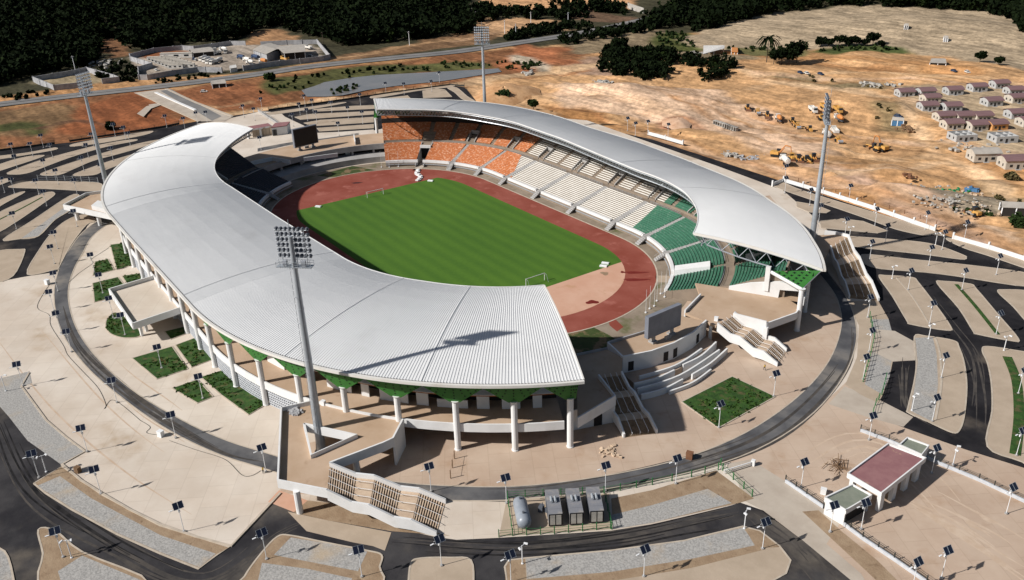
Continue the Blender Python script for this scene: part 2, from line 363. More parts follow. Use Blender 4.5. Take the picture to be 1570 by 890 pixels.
REG = [  # (pixel polygon on the ground, soil colour, jitter metres)
 ([(-200, -60), (1800, -60), (1800, 20), (1560, 60), (1290, 12), (1100, 45), (880, 68), (700, 78), (500, 100), (200, 128), (-200, 170)], (.055, .05, .028), 14),
 ([(-200, 160), (0, 166), (230, 138), (480, 108), (700, 84), (860, 66), (930, 72), (840, 105), (720, 128), (560, 150), (400, 168), (300, 190), (80, 224), (-200, 250)], (.235, .105, .048), 10),
 ([(100, 170), (215, 142), (300, 185), (150, 212), (90, 190)], (.24, .085, .035), 10),
 ([(-60, 172), (90, 160), (110, 185), (60, 205), (-60, 212)], (.20, .12, .06), 8),
 ([(-40, 190), (40, 186), (70, 200), (-40, 206)], (.07, .075, .025), 6),
 ([(380, 130), (420, 122), (560, 100), (700, 92), (790, 95), (790, 103), (660, 108), (560, 117), (470, 138), (380, 150)], (.085, .085, .03), 5),
 ([(260, 140), (400, 125), (420, 150), (350, 172), (290, 158)], (.25, .10, .045), 6),
 ([(270, 70), (200, 88), (215, 118), (380, 104), (500, 88), (480, 68), (380, 68)], (.36, .30, .24), 3),
 ([(205, 82), (270, 77), (300, 80), (235, 95)], (.26, .10, .045), 3),
 ([(55, 126), (130, 110), (180, 123), (140, 132), (85, 136)], (.33, .26, .16), 3),
 ([(150, 62), (190, 55), (195, 85), (165, 90)], (.20, .10, .05), 5),
 ([(380, 50), (430, 45), (460, 60), (470, 66), (380, 68)], (.36, .20, .10), 5),
 ([(700, -30), (1010, -30), (960, 15), (880, 20), (760, 14)], (.58, .33, .165), 8),
 ([(720, 30), (780, 26), (860, 32), (770, 56), (740, 55), (715, 45)], (.50, .30, .16), 5),
 ([(830, 12), (900, 14), (980, 28), (960, 36), (860, 26)], (.13, .08, .05), 5),
 ([(560, 78), (700, 50), (760, 52), (740, 66), (600, 84), (480, 95), (420, 96)], (.20, .115, .06), 6),
 ([(870, 68), (990, 40), (1060, 58), (1120, 78), (1190, 92), (1080, 95), (960, 80), (880, 80)], (.24, .18, .11), 6),
 ([(1000, 50), (1055, 50), (1075, 72), (1010, 78)], (.09, .10, .03), 4),
 ([(1040, 60), (1180, 20), (1290, 8), (1500, 14), (1700, 40), (1700, 112), (1560, 108), (1400, 78), (1250, 72), (1100, 72)], (.37, .285, .19), 5),
 ([(1240, 74), (1290, 66), (1390, 74), (1400, 82), (1280, 80)], (.075, .095, .03), 3),
 ([(1120, 70), (1240, 72), (1240, 84), (1150, 88)], (.13, .12, .05), 4),
 ([(900, 85), (980, 95), (1010, 106), (900, 110), (860, 100)], (.34, .22, .15), 6),
 ([(800, 68), (870, 78), (880, 96), (790, 110), (760, 95)], (.36, .135, .06), 7),
 ([(790, 80), (850, 100), (830, 106), (780, 88)], (.42, .35, .26), 3),
 ([(1180, 112), (1230, 118), (1350, 128), (1370, 140), (1300, 136), (1200, 122)], (.22, .165, .09), 4),
 ([(1380, 132), (1560, 130), (1600, 260), (1540, 250), (1450, 190), (1400, 160)], (.44, .33, .21), 6),
 ([(1330, 165), (1390, 165), (1400, 195), (1350, 190)], (.25, .175, .09), 4),
 ([(1405, 288), (1450, 285), (1540, 300), (1570, 320), (1560, 335), (1470, 330), (1420, 312)], (.30, .245, .175), 3),
 ([(1470, 265), (1510, 280), (1600, 315), (1600, 340), (1540, 310), (1490, 288)], (.16, .125, .06), 4),
 ([(850, 118), (1000, 130), (1190, 165), (1300, 235), (1180, 230), (960, 175), (860, 150)], (.60, .41, .275), 8),
 ([(1190, 235), (1300, 275), (1420, 340), (1560, 398), (1560, 380), (1430, 318), (1300, 258)], (.55, .36, .25), 4),
 ([(720, 125), (800, 130), (880, 160), (930, 195), (850, 175), (760, 158), (715, 150)], (.62, .38, .20), 5),
 ([(820, 150), (900, 160), (935, 190), (870, 180)], (.38, .19, .075), 5),
 ([(1012, 178), (1060, 177), (1085, 192), (1040, 195), (1015, 188)], (.38, .19, .12), 2),
]
STROKES = [  # packed earth tracks: pixel line, half width in metres, colour
 ([(280, 205), (400, 168), (500, 153), (600, 141), (690, 129), (770, 116), (850, 107), (900, 99), (940, 96)], 7, (.60, .40, .23)),
 ([(1600, 345), (1545, 300), (1500, 265), (1450, 237), (1420, 205), (1395, 175), (1370, 150), (1300, 135), (1180, 120), (1130, 108)], 4, (.62, .42, .25)),
 ([(1450, 237), (1400, 255), (1340, 262), (1280, 268), (1200, 262)], 4, (.60, .40, .235)),
 ([(1440, 215), (1430, 232), (1390, 240), (1300, 225), (1220, 200), (1120, 170)], 3, (.60, .39, .22)),
 ([(1560, 385), (1430, 325), (1300, 285), (1200, 262), (1100, 238), (1000, 205)], 5, (.47, .27, .14)),
 ([(1560, 372), (1440, 320), (1350, 290)], 2, (.66, .47, .32)),
 ([(1100, 175), (1010, 150), (940, 132), (860, 128)], 2.2, (.40, .21, .10)),
 ([(1190, 225), (1100, 195), (1010, 165), (900, 142)], 2.2, (.44, .25, .12)),
 ([(1290, 205), (1240, 215), (1180, 205), (1130, 190)], 2.5, (.38, .20, .09)),
 ([(1570, 130), (1480, 120), (1400, 118), (1330, 112), (1250, 118)], 3.5, (.62, .40, .22)),
 ([(1420, 205), (1470, 222), (1530, 232), (1580, 240)], 3, (.58, .40, .26)),
 ([(1390, 150), (1440, 175), (1500, 190), (1560, 205)], 3, (.55, .38, .24)),
 ([(940, 96), (1010, 128), (1100, 140), (1180, 122)], 3.5, (.60, .38, .21)),
 ([(60, 196), (110, 186), (180, 190)], 3, (.10, .05, .03)),
 ([(380, 155), (330, 165), (280, 160)], 3, (.36, .22, .12)),
 ([(700, 62), (760, 50), (820, 47), (880, 44)], 4, (.42, .26, .15)),
 ([(490, 92), (560, 82), (640, 66), (700, 58)], 4, (.38, .23, .12)),
]
_r = random.Random(4)
for _base, _n, _sp in (([(1600, 395), (1430, 328), (1300, 287), (1200, 262), (1080, 232), (960, 190)], 12, 9), ([(1190, 232), (1100, 198), (1010, 168), (900, 145), (830, 132)], 10, 12), ([(1440, 225), (1340, 215), (1230, 190), (1110, 160), (1000, 140)], 8, 10), ([(1400, 262), (1300, 255), (1200, 235)], 6, 8), ([(1560, 130), (1400, 122), (1290, 122), (1150, 112)], 6, 5)):
    for _ in range(_n):
        o_ = _r.uniform(-_sp, _sp); k_ = _r.randint(0, len(_base)-3)
        STROKES.append(([(u+_r.uniform(-6, 6), v+o_+_r.uniform(-2, 2)) for u, v in _base[k_:]], _r.uniform(.7, 1.8), _r.choice([(.66, .46, .31), (.36, .18, .08), (.41, .22, .10), (.63, .43, .28), (.30, .145, .065)])))
for _px, _w, _c in (([(850, 158), (880, 163), (915, 172), (935, 186), (940, 196)], 3, (.33, .155, .065)), ([(1012, 180), (1030, 178), (1055, 178), (1075, 184), (1088, 194)], 2.2, (.24, .11, .06)), ([(760, 160), (800, 168), (850, 178), (900, 192)], 4, (.40, .21, .09)), ([(940, 192), (985, 196), (1010, 202)], 4, (.38, .20, .085)), ([(790, 118), (850, 110), (905, 104)], 2.5, (.33, .15, .065)), ([(1250, 88), (1330, 92), (1400, 100), (1480, 112)], 9, (.45, .235, .10)), ([(1260, 98), (1320, 103), (1380, 108)], 5, (.40, .20, .085)), ([(1110, 170), (1170, 186), (1230, 212)], 2, (.36, .18, .08)), ([(1395, 240), (1445, 242), (1448, 228), (1425, 214)], 2.5, (.40, .225, .10))):
    STROKES.append((_px, _w, _c))
def terrain():
    st = 3.0
    xs = np.arange(-1350, 420, st); ys = np.arange(-330, 1000, st)
    X, Y = np.meshgrid(xs, ys, indexing='ij')
    Z = H(X, Y)
    inC = inpoly(X, Y, CPOLY)
    # soft distance to the paved complex
    m = (~inC).astype(float)
    for _ in range(9):
        p = np.pad(m, 1, mode='edge'); m = np.minimum(m, (p[:-2, 1:-1]+p[2:, 1:-1]+p[1:-1, :-2]+p[1:-1, 2:])/4)
    f = fbm(X, Y, 60, 3, 5)-.5; f2 = fbm(X, Y, 14, 13, 4)-.5
    U = X*.848+Y*.53; V = -X*.53+Y*.848
    tt = fbm(U*.3, V, 40, 23, 4)*9; fl = np.floor(tt); terr = (fl+np.clip((tt-fl-.72)/.28, 0, 1)-4.5)*2.6
    rid = np.abs(fbm(U*.35, V*1.4, 26, 43, 4)-.5)
    near = np.exp(-((X-20)/260)**2-((Y-190)/190)**2)
    Z = Z - .3 + m*(f*3.0+f2*1.8+near*(terr+rid*8-.8)) - (1-m)*.3
    # keep the ground low under roads and the pond
    def flat(poly, z, soft=2):
        mk = inpoly(X, Y, [tuple(p[:2]) for p in GT(poly)]).astype(float)
        for _ in range(soft):
            p = np.pad(mk, 1, mode='edge'); mk = (p[:-2, 1:-1]+p[2:, 1:-1]+p[1:-1, :-2]+p[1:-1, 2:]+mk)/5
        return Z*(1-mk)+mk*z
    Z = flat([(-200, 185), (0, 166), (230, 142), (480, 110), (700, 88), (900, 58), (1010, 34), (1000, 24), (860, 48), (690, 72), (480, 95), (230, 128), (0, 150), (-200, 172)], -.2, 3)
    Z = flat([(205, 146), (255, 134), (360, 180), (300, 192)], -.3)
    Z = flat([(455, 150), (470, 132), (497, 122), (578, 111), (655, 107), (770, 100), (780, 112), (690, 127), (560, 140), (500, 150)], -.9, 2)
    Z = flat([(200, 90), (280, 72), (380, 66), (490, 64), (510, 92), (400, 105), (225, 124)], -.2, 2)
    Z = flat([(1375, 140), (1570, 120), (1600, 270), (1530, 275), (1440, 215), (1400, 175)], 0, 3)
    for (p0, p1, hh) in (((850, 126), (1070, 184), 2.6), ((845, 156), (960, 190), 3.0), ((900, 134), (1120, 190), 2.0), ((1250, 92), (1560, 118), 3.5), ((1200, 250), (1420, 330), 1.6)):
        A_, B_ = unproj([p0, p1], 0)[:, :2]; d_ = B_-A_; Ln = np.hypot(*d_); d_ = d_/Ln; n_ = np.array([-d_[1], d_[0]])
        if n_[1] < 0: n_ = -n_
        al = (X-A_[0])*d_[0]+(Y-A_[1])*d_[1]; di = (X-A_[0])*n_[0]+(Y-A_[1])*n_[1]+(fbm(X, Y, 30, 61, 3)-.5)*22
        fade = np.clip(al/25, 0, 1)*np.clip((Ln-al)/25, 0, 1)
        Z = Z+m*hh*np.clip(di/4+.5, 0, 1)*np.exp(-np.maximum(di, 0)/45)*fade
    global TERR
    TERR = (xs, ys, Z)
    C = np.zeros(X.shape+(3,)); C[:] = (.52, .305, .15)
    # mottling of the default soil
    t = np.clip((fbm(X, Y, 90, 31, 4)-.42)*5, 0, 1)[..., None]; C = C*(1-t)+np.array((.42, .225, .10))*t
    for poly, col, jit in REG:
        P = [tuple(p[:2]) for p in GT(poly)]
        jx = (fbm(X, Y, jit*4, 71, 4)-.5)*4*jit; jy = (fbm(X, Y, jit*4, 91, 4)-.5)*4*jit
        k = inpoly(X+jx, Y+jy, P).astype(float)
        p = np.pad(k, 1, mode='edge'); k = ((p[:-2, 1:-1]+p[2:, 1:-1]+p[1:-1, :-2]+p[1:-1, 2:]+2*k)/6)[..., None]
        C = C*(1-k)+np.array(col)*k
    for px, hw, col in STROKES:
        Q = np.array(catmull(GT(px)[:, :2], False, 6)); D = np.full(X.shape, 1e9)
        for a, b in zip(Q[:-1], Q[1:]):
            d = b-a; t_ = np.clip(((X-a[0])*d[0]+(Y-a[1])*d[1])/(d@d), 0, 1); D = np.minimum(D, np.hypot(X-a[0]-t_*d[0], Y-a[1]-t_*d[1]))
        k = np.clip((hw*1.3+(fbm(X, Y, 9, 5, 3)-.5)*hw*1.6-D)/2.5, 0, 1)[..., None]*.85
        C = C*(1-k)+np.array(col)*k
    nx, ny = X.shape
    me = bpy.data.meshes.new('terrain')
    V = np.stack([X, Y, Z], -1).reshape(-1, 3)
    idx = np.arange(nx*ny).reshape(nx, ny)
    F = np.stack([idx[:-1, :-1], idx[1:, :-1], idx[1:, 1:], idx[:-1, 1:]], -1).reshape(-1, 4)
    me.vertices.add(len(V)); me.vertices.foreach_set('co', V.ravel())
    me.loops.add(F.size); me.loops.foreach_set('vertex_index', F.ravel().astype(np.int32))
    me.polygons.add(len(F)); me.polygons.foreach_set('loop_start', np.arange(0, F.size, 4, dtype=np.int32)); me.polygons.foreach_set('loop_total', np.full(len(F), 4, np.int32))
    me.update(); me.validate()
    a = me.color_attributes.new('soil', 'FLOAT_COLOR', 'POINT')
    a.data.foreach_set('color', np.concatenate([C, np.ones(X.shape+(1,))], -1).ravel().astype(np.float32))
    me.polygons.foreach_set('use_smooth', [True]*len(me.polygons))
    m = pm('soil', (.5, .5, .5), rough=.95, bump=1.0, bscale=.35, spec=.1); n = m.node_tree.nodes; l = m.node_tree.links
    at = n.new('ShaderNodeAttribute'); at.attribute_name = 'soil'
    ge = n.new('ShaderNodeNewGeometry')
    def noise(s, d, lo, hi, a0, a1):
        t = n.new('ShaderNodeTexNoise'); t.inputs['Scale'].default_value = s; t.inputs['Detail'].default_value = d; t.inputs['Roughness'].default_value = .65
        l.new(ge.outputs['Position'], t.inputs['Vector'])
        r = n.new('ShaderNodeMapRange'); r.inputs[1].default_value = lo; r.inputs[2].default_value = hi; r.inputs[3].default_value = a0; r.inputs[4].default_value = a1
        l.new(t.outputs['Fac'], r.inputs[0]); return r.outputs[0]
    v1 = noise(.035, 8, .3, .7, .64, 1.28); v2 = noise(.35, 8, .35, .65, .70, 1.26)
    # wheel tracks and scraped lines
    mp = n.new('ShaderNodeMapping'); mp.inputs['Rotation'].default_value = (0, 0, R_(-32)); mp.inputs['Scale'].default_value = (.012, .22, 1)
    l.new(ge.outputs['Position'], mp.inputs[0]); t3 = n.new('ShaderNodeTexNoise'); t3.inputs['Scale'].default_value = 1.0; t3.inputs['Detail'].default_value = 6; l.new(mp.outputs[0], t3.inputs['Vector'])
    r3 = n.new('ShaderNodeMapRange'); r3.inputs[1].default_value = .35; r3.inputs[2].default_value = .65; r3.inputs[3].default_value = .70; r3.inputs[4].default_value = 1.22; l.new(t3.outputs['Fac'], r3.inputs[0])
    def mul(a, b):
        q = n.new('ShaderNodeMath'); q.operation = 'MULTIPLY'; l.new(a, q.inputs[0]); l.new(b, q.inputs[1]); return q.outputs[0]
    f = mul(mul(v1, v2), r3.outputs[0])
    vm = n.new('ShaderNodeVectorMath'); vm.operation = 'SCALE'; l.new(at.outputs['Color'], vm.inputs[0]); l.new(f, vm.inputs['Scale'])
    l.new(vm.outputs[0], n['Principled BSDF'].inputs['Base Color'])
    me.materials.append(m)
    o = bpy.data.objects.new('ground', me); COL.objects.link(o); struct(o)
terrain()
def TS(X, Y):
    xs, ys, Z = TERR; fx = np.clip((np.asarray(X, float)-xs[0])/3, 0, len(xs)-1.01); fy = np.clip((np.asarray(Y, float)-ys[0])/3, 0, len(ys)-1.01)
    i, j = fx.astype(int), fy.astype(int); a, b = fx-i, fy-j
    return Z[i, j]*(1-a)*(1-b)+Z[i+1, j]*a*(1-b)+Z[i, j+1]*(1-a)*b+Z[i+1, j+1]*a*b
def GT(pts):
    P = unproj(pts, 0.0); z = H(P[:, 0], P[:, 1])
    for _ in range(40):
        P = unproj(pts, z); z = z*.6+.4*TS(P[:, 0], P[:, 1])
    P[:, 2] = TS(P[:, 0], P[:, 1]); return P
# one far sheet to the horizon
mb = MB(); mb.quad([(-6000, -6000, -8), (6000, -6000, -8), (6000, 6000, -8), (-6000, 6000, -8)]); fo = struct(mb.build('terrain', 'leaf_dark'))
if fo.data.polygons[0].normal.z < 0: fo.data.flip_normals()

# ------------------------------------------------------------------ paved sheets
AS = [tuple(p[:2]) for p in G(COMPLEX)]+[(320, 120), (320, -250), (60, -290), (-300, -280)]
sheet('road', AS, 0.0, 'fresh_asphalt', px=False)
sheet('road', [(-80, 606), (33, 610), (130, 700), (355, 838), (430, 760), (700, 828), (1140, 768), (1330, 930), (-120, 960)], .008, 'asphalt')
PLAZA = [(-60, 450), (-60, 610), (0, 600), (33, 593), (71, 645), (130, 693), (95, 713), (157, 758), (245, 805), (355, 838), (430, 757), (450, 770), (560, 800), (670, 824), (700, 828), (765, 825), (937, 814), (1007, 803), (1105, 780), (1135, 771), (1170, 783), (1228, 827), (1304, 890), (1330, 930), (1700, 960), (1700, 760), (1570, 718), (1481, 690), (1419, 668), (1355, 645), (1348, 619), (1364, 578), (1369, 553), (1367, 507), (1362, 489), (1346, 461), (1335, 440), (1262, 345), (1200, 292), (1100, 255), (900, 185), (700, 168), (577, 200), (487, 204), (470, 195), (430, 176), (400, 171), (303, 193), (280, 230), (190, 300), (150, 330), (134, 347), (121, 372), (109, 412), (89, 417), (42, 424), (10, 430)]
sheet('plaza', PLAZA, .02, 'plaza_concrete')
# warmer, darker concrete on the right half and under the stands
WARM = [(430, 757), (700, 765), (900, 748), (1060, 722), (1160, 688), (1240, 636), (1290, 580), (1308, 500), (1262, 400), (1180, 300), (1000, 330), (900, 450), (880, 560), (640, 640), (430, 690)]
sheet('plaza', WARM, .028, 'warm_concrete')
COURT = [(1110, 700), (1240, 640), (1320, 565), (1348, 622), (1355, 645), (1419, 668), (1481, 690), (1570, 718), (1700, 760), (1700, 960), (1330, 930), (1304, 890), (1228, 827), (1170, 783), (1150, 740)]
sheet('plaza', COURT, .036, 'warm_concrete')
sheet('pavement', [(1113, 712), (1150, 705), (1215, 745), (1290, 800), (1260, 845), (1228, 827), (1170, 783), (1140, 768), (1130, 735)], .044, 'pale_dust')
sheet('pavement', [(1295, 593), (1345, 612), (1400, 640), (1385, 655), (1330, 640), (1270, 620)], .044, 'pale_dust')
# ring road
ring_o = [(343, 243), (250, 285), (145, 342), (105, 385), (88, 420), (83, 460), (95, 510), (130, 560), (180, 605), (250, 655), (330, 695), (405, 719), (500, 748), (600, 763), (690, 768), (800, 766), (950, 747), (1060, 724), (1160, 690), (1240, 640), (1290, 583), (1312, 530), (1311, 490), (1297, 455), (1275, 425), (1240, 380)]
ring_i = [(353, 250), (265, 290), (157, 350), (126, 390), (109, 425), (105, 460), (118, 505), (150, 550), (205, 600), (280, 645), (345, 675), (412, 696), (500, 722), (600, 738), (660, 744), (760, 747), (850, 741), (960, 724), (1060, 699), (1150, 660), (1225, 607), (1270, 555), (1289, 505), (1287, 470), (1272, 440), (1225, 385)]
def resample(P, n):
    P = np.array(P); d = np.concatenate([[0], np.cumsum(np.hypot(*np.diff(P, axis=0).T))]); t = np.linspace(0, d[-1], n)
    return np.stack([np.interp(t, d, P[:, k]) for k in range(2)], -1)
RO = resample(catmull(G(ring_o)[:, :2], False, 8), 120); RI = resample(catmull(G(ring_i)[:, :2], False, 8), 120)
mb = MB()
for i in range(119): mb.quad([(*RO[i], .05), (*RO[i+1], .05), (*RI[i+1], .05), (*RI[i], .05)])
struct(mb.build('road', 'ring_asphalt'))
for Q in (RO, RI):
    mb = MB(); mb.wall([tuple(q) for q in Q], .3, 0, .075); struct(mb.build('kerb', 'kerb'))
# far ring road and far parking seen between the two stands
band(G([(395, 233), (420, 228), (450, 222), (500, 216), (550, 209)])[:, :2], G([(395, 228), (420, 223), (450, 218), (500, 212), (550, 205)])[:, :2], .05, 'road', 'ring_asphalt')
sheet('plaza', [(300, 197), (303, 190), (374, 180), (400, 171), (430, 173), (455, 196), (440, 200), (380, 212), (300, 240)], .03, 'plaza_concrete')
sheet('plaza', [(487, 205), (573, 199), (573, 214), (520, 220), (470, 222), (440, 222), (445, 212)], .034, 'plaza_concrete')
# paved strips of the left and bottom parking
sheet('pavement', [(-30, 590), (14, 640), (42, 676), (94, 713), (130, 693), (100, 670), (66, 640), (33, 593), (0, 600)], .05, 'grey_pavers')
sheet('pavement', [(-10, 583), (45, 570), (49, 588), (0, 602), (-10, 604)], .055, 'grey_pavers')
mb = MB(); mb.wall([tuple(p[:2]) for p in G([(45, 572), (33, 593), (71, 645), (100, 670), (131, 693), (95, 713)])], .4, 0, .22); struct(mb.build('kerb', 'kerb'))
mb = MB(); mb.wall([tuple(p[:2]) for p in G([(95, 713), (125, 738), (157, 758), (200, 783), (245, 805), (300, 824), (355, 838), (392, 798), (430, 757)])], .5, 0, .28); struct(mb.build('kerb', 'kerb'))
island([(52, 742), (95, 716), (157, 760), (245, 807), (352, 840), (331, 853), (305, 873), (247, 850), (180, 820), (110, 782), (70, 757)], 'brown_earth', smooth=False)
sheet('pavement', [(57, 746), (92, 731), (140, 765), (247, 822), (331, 850), (306, 871), (247, 848), (180, 818), (110, 780)], .137, 'grey_pavers')
island([(59, 813), (85, 815), (126, 847), (226, 893), (70, 900), (66, 850)], 'brown_earth')
sheet('pavement', [(89, 877), (126, 853), (222, 893), (235, 920), (100, 915)], .137, 'grey_pavers')
island([(-30, 845), (7, 846), (22, 895), (20, 915), (-30, 915)], 'grey_pavers')
# bottom centre islands
isl = [(375, 885), (400, 850), (425, 824), (446, 822), (500, 833), (562, 845), (585, 852), (582, 870), (572, 900), (372, 905)]
island(isl, 'brown_earth')
sheet('pavement', [(446, 825), (500, 834), (563, 847), (549, 877), (420, 852)], .14, 'grey_pavers')
sheet('pavement', [(402, 864), (470, 873), (540, 888), (530, 915), (390, 915)], .14, 'grey_pavers')
island([(626, 900), (630, 865), (645, 857), (690, 856), (722, 860), (726, 900), (726, 915), (626, 915)], 'beige_pavers')
sheet('pavement', [(628, 875), (668, 875), (672, 905), (626, 905)], .137, 'beige_pavers')
island([(774, 870), (780, 860), (805, 857), (937, 845), (1049, 830), (1139, 808), (1165, 815), (1195, 838), (1212, 860), (1205, 880), (1160, 905), (780, 910)], 'beige_pavers', smooth=False)
sheet('pavement', [(774, 871), (780, 861), (805, 858), (808, 905), (776, 905)], .137, 'brown_earth')
sheet('pavement', [(806, 858), (937, 846), (1049, 831), (1139, 810), (1159, 837), (1060, 858), (937, 878), (808, 889)], .137, 'grey_pavers')
sheet('pavement', [(808, 889), (937, 878), (1060, 858), (1159, 837), (1175, 843), (1060, 872), (937, 892), (808, 902)], .141, 'brown_earth')
sheet('pavement', [(1140, 809), (1166, 816), (1196, 840), (1160, 842)], .139, 'brown_earth')
# around the grand stairs, the tank compound and the strip to its right
sheet('pavement', [(428, 752), (472, 768), (451, 786), (411, 770)], .046, 'infield_tan')
sheet('pavement', [(472, 768), (560, 778), (660, 815), (690, 822), (600, 815), (500, 798), (450, 786)], .05, 'brown_earth')
sheet('pavement', [(441, 785), (500, 798), (600, 817), (590, 845), (572, 838), (540, 832), (470, 815)], .054, 'beige_pavers')
sheet('pavement', [(937, 765), (1000, 752), (1098, 722), (1156, 765), (1132, 772), (1000, 802), (940, 812)], .05, 'brown_earth')
sheet('pavement', [(938, 790), (1000, 775), (1085, 750), (1122, 772), (1000, 802), (940, 812)], .055, 'grey_pavers')
sheet('pavement', [(780, 765), (934, 757), (937, 812), (765, 823), (776, 770)], .052, 'beige_pavers')
# verge along the courtyard wall, bottom right
sheet('pavement', [(1140, 768), (1215, 790), (1320, 880), (1350, 930), (1318, 930), (1300, 888), (1228, 827), (1170, 783)], .05, 'pale_dust')
sheet('pavement', [(1230, 785), (1255, 783), (1290, 815), (1345, 860), (1400, 915), (1370, 915), (1300, 850)], .058, 'brown_earth')
sheet('road', [(1128, 772), (1140, 776), (1166, 783), (1228, 827), (1304, 890), (1330, 930), (1200, 930), (1212, 860), (1195, 838), (1165, 815), (1139, 808)], .062, 'asphalt')
# right of the ring road
sheet('pavement', [(1300, 462), (1346, 461), (1362, 489), (1367, 507), (1369, 553), (1364, 578), (1348, 619), (1320, 606), (1296, 590), (1314, 548), (1317, 500)], .048, 'beige_pavers')
sheet('pavement', [(1335, 490), (1362, 490), (1367, 507), (1340, 520)], .056, 'grey_pavers')
sheet('pavement', [(1337, 540), (1368, 545), (1364, 578), (1352, 605), (1326, 590)], .056, 'grey_pavers')
sheet('pavement', [(1340, 505), (1372, 508), (1403, 525), (1403, 553), (1369, 555), (1338, 540)], .060, 'pale_dust')
RI_ = [
 ([(1257, 340), (1290, 336), (1323, 340), (1361, 355), (1346, 358), (1259, 350)], None),
 ([(1221, 310), (1251, 315), (1273, 324), (1267, 327), (1241, 326), (1222, 318)], None),
 ([(1187, 286), (1199, 280), (1240, 296), (1433, 355), (1428, 360), (1415, 361), (1374, 352), (1333, 337), (1272, 316), (1230, 302)], None),
 ([(1262, 361), (1302, 363), (1356, 367), (1425, 374), (1475, 391), (1481, 396), (1473, 398), (1412, 390), (1320, 380), (1270, 372)], None),
 ([(1322, 391), (1393, 398), (1492, 408), (1580, 421), (1580, 440), (1467, 424), (1418, 418), (1336, 410)], None),
 ([(1452, 368), (1461, 367), (1517, 384), (1600, 408), (1600, 420), (1517, 393), (1479, 381)], None),
 ([(1348, 425), (1358, 423), (1398, 426), (1408, 434), (1432, 465), (1457, 501), (1452, 507), (1398, 498), (1390, 491), (1368, 454)], [(1377, 428), (1395, 450), (1422, 498)]),
 ([(1437, 435), (1447, 432), (1487, 436), (1497, 444), (1530, 483), (1561, 520), (1551, 523), (1499, 513), (1492, 508), (1470, 473)], [(1467, 438), (1495, 470), (1530, 515)]),
 ([(1530, 448), (1541, 445), (1580, 448), (1620, 470), (1620, 530), (1580, 500), (1554, 471)], None),
 ([(1402, 517), (1420, 516), (1462, 523), (1470, 533), (1478, 557), (1482, 594), (1478, 639), (1471, 660), (1461, 664), (1429, 650), (1394, 634), (1392, 626), (1401, 589), (1405, 557)], None),
 ([(1506, 538), (1515, 532), (1570, 540), (1640, 550), (1640, 740), (1568, 709), (1514, 685), (1521, 631), (1520, 589), (1514, 557)], None),
]
for poly, line in RI_:
    island(poly, 'beige_pavers', smooth=len(poly) > 6)
sheet('pavement', [(1403, 519), (1430, 518), (1436, 545), (1438, 590), (1432, 640), (1428, 647), (1396, 631), (1403, 589), (1407, 557)], .137, 'grey_pavers')
def strip(pts, wd, z, mat, name='pavement', px=True, hh=None):
    P = catmull(G(pts)[:, :2] if px else pts, False, 6); mb = MB()
    mb.wall(P, wd, z-.1, z); return struct(mb.build(name, mat))
strip([(1434, 519), (1441, 545), (1443, 590), (1434, 645)], .5, .2, 'kerb', 'kerb')
strip([(1374, 427), (1398, 455), (1424, 497)], .4, .2, 'kerb', 'kerb')
strip([(1466, 437), (1495, 470), (1530, 514)], 1.1, .2, 'turf_lawn')
strip([(1544, 548), (1558, 585), (1562, 640), (1556, 698)], 2.2, .2, 'turf_lawn')
# left parking islands
LI = [
 [(-10, 241), (36, 235.5), (72, 229), (85, 227), (86, 230), (54, 236), (-10, 246)],
 [(-10, 257), (16, 247), (40, 241), (63, 238.5), (65, 241), (25, 254.5), (-10, 265)],
 [(11, 266), (40, 254), (72, 243.5), (136, 226.5), (180, 217.5), (206, 214.5), (207, 217), (162, 226), (108, 242), (60, 260), (43, 266), (27, 268)],
 [(62, 268), (86, 258), (129, 244), (180, 229), (220, 219), (245, 215), (225, 224), (185, 236), (144, 247), (115, 259), (90, 269)],
 [(112, 269), (144, 256), (172, 246.5), (210, 236), (190, 250), (160, 262), (144, 269)],
 [(110, 222), (144, 215), (180, 210), (220, 203), (235, 202), (220, 208), (162, 219), (115, 225)],
 [(18, 285), (45, 279), (100, 279), (151, 281), (156, 290), (151, 294), (72, 290), (18, 288)],
 [(-10, 278), (16, 274), (18, 277), (-10, 287)],
 [(-10, 312), (25, 297), (38, 295.5), (10, 311), (-10, 322)],
 [(-10, 332), (64, 298), (84, 297), (70, 310), (-10, 361)],
 [(5, 368), (51, 338), (107, 301), (122, 302), (109, 322), (84, 338), (59, 363), (33, 367)],
 [(-10, 389), (30, 383), (38, 387), (20, 424), (-10, 430)],
 [(42, 421), (61, 383), (84, 353), (109, 335), (137, 329), (145, 340), (132, 346), (109, 376), (90, 411), (86, 414)],
]
for P in LI: island(P, 'beige_pavers')
sheet('pavement', [(33, 366), (60, 347), (100, 318), (110, 321), (84, 337), (58, 363)], .137, 'grey_pavers')
strip([(-8, 341), (30, 322), (65, 303)], .8, .2, 'turf_lawn')
TI = [
 [(408, 174), (450, 168), (492, 162), (525, 157.5), (527, 159), (483, 167), (421, 176)],
 [(481, 168), (542, 163), (580, 162), (580, 167), (483, 171.5)],
 [(452, 180), (475, 175.5), (573, 171), (573, 176), (461, 184)],
 [(466, 189), (492, 184.5), (573, 180), (573, 188), (480, 194)],
 [(486, 197), (573, 191), (573, 197), (490, 202)],
 [(648, 140), (665, 136), (682, 138), (693, 149), (649, 151)],
 [(686, 135), (700, 135), (716, 148), (728, 156), (710, 153), (697, 142)],
 [(575, 146), (640, 136), (690, 131), (692, 134), (640, 140), (576, 151)],
 [(575, 153), (625, 147), (630, 152), (576, 157)],
]
for P in TI: island(P, 'beige_pavers', smooth=len(P) > 5)
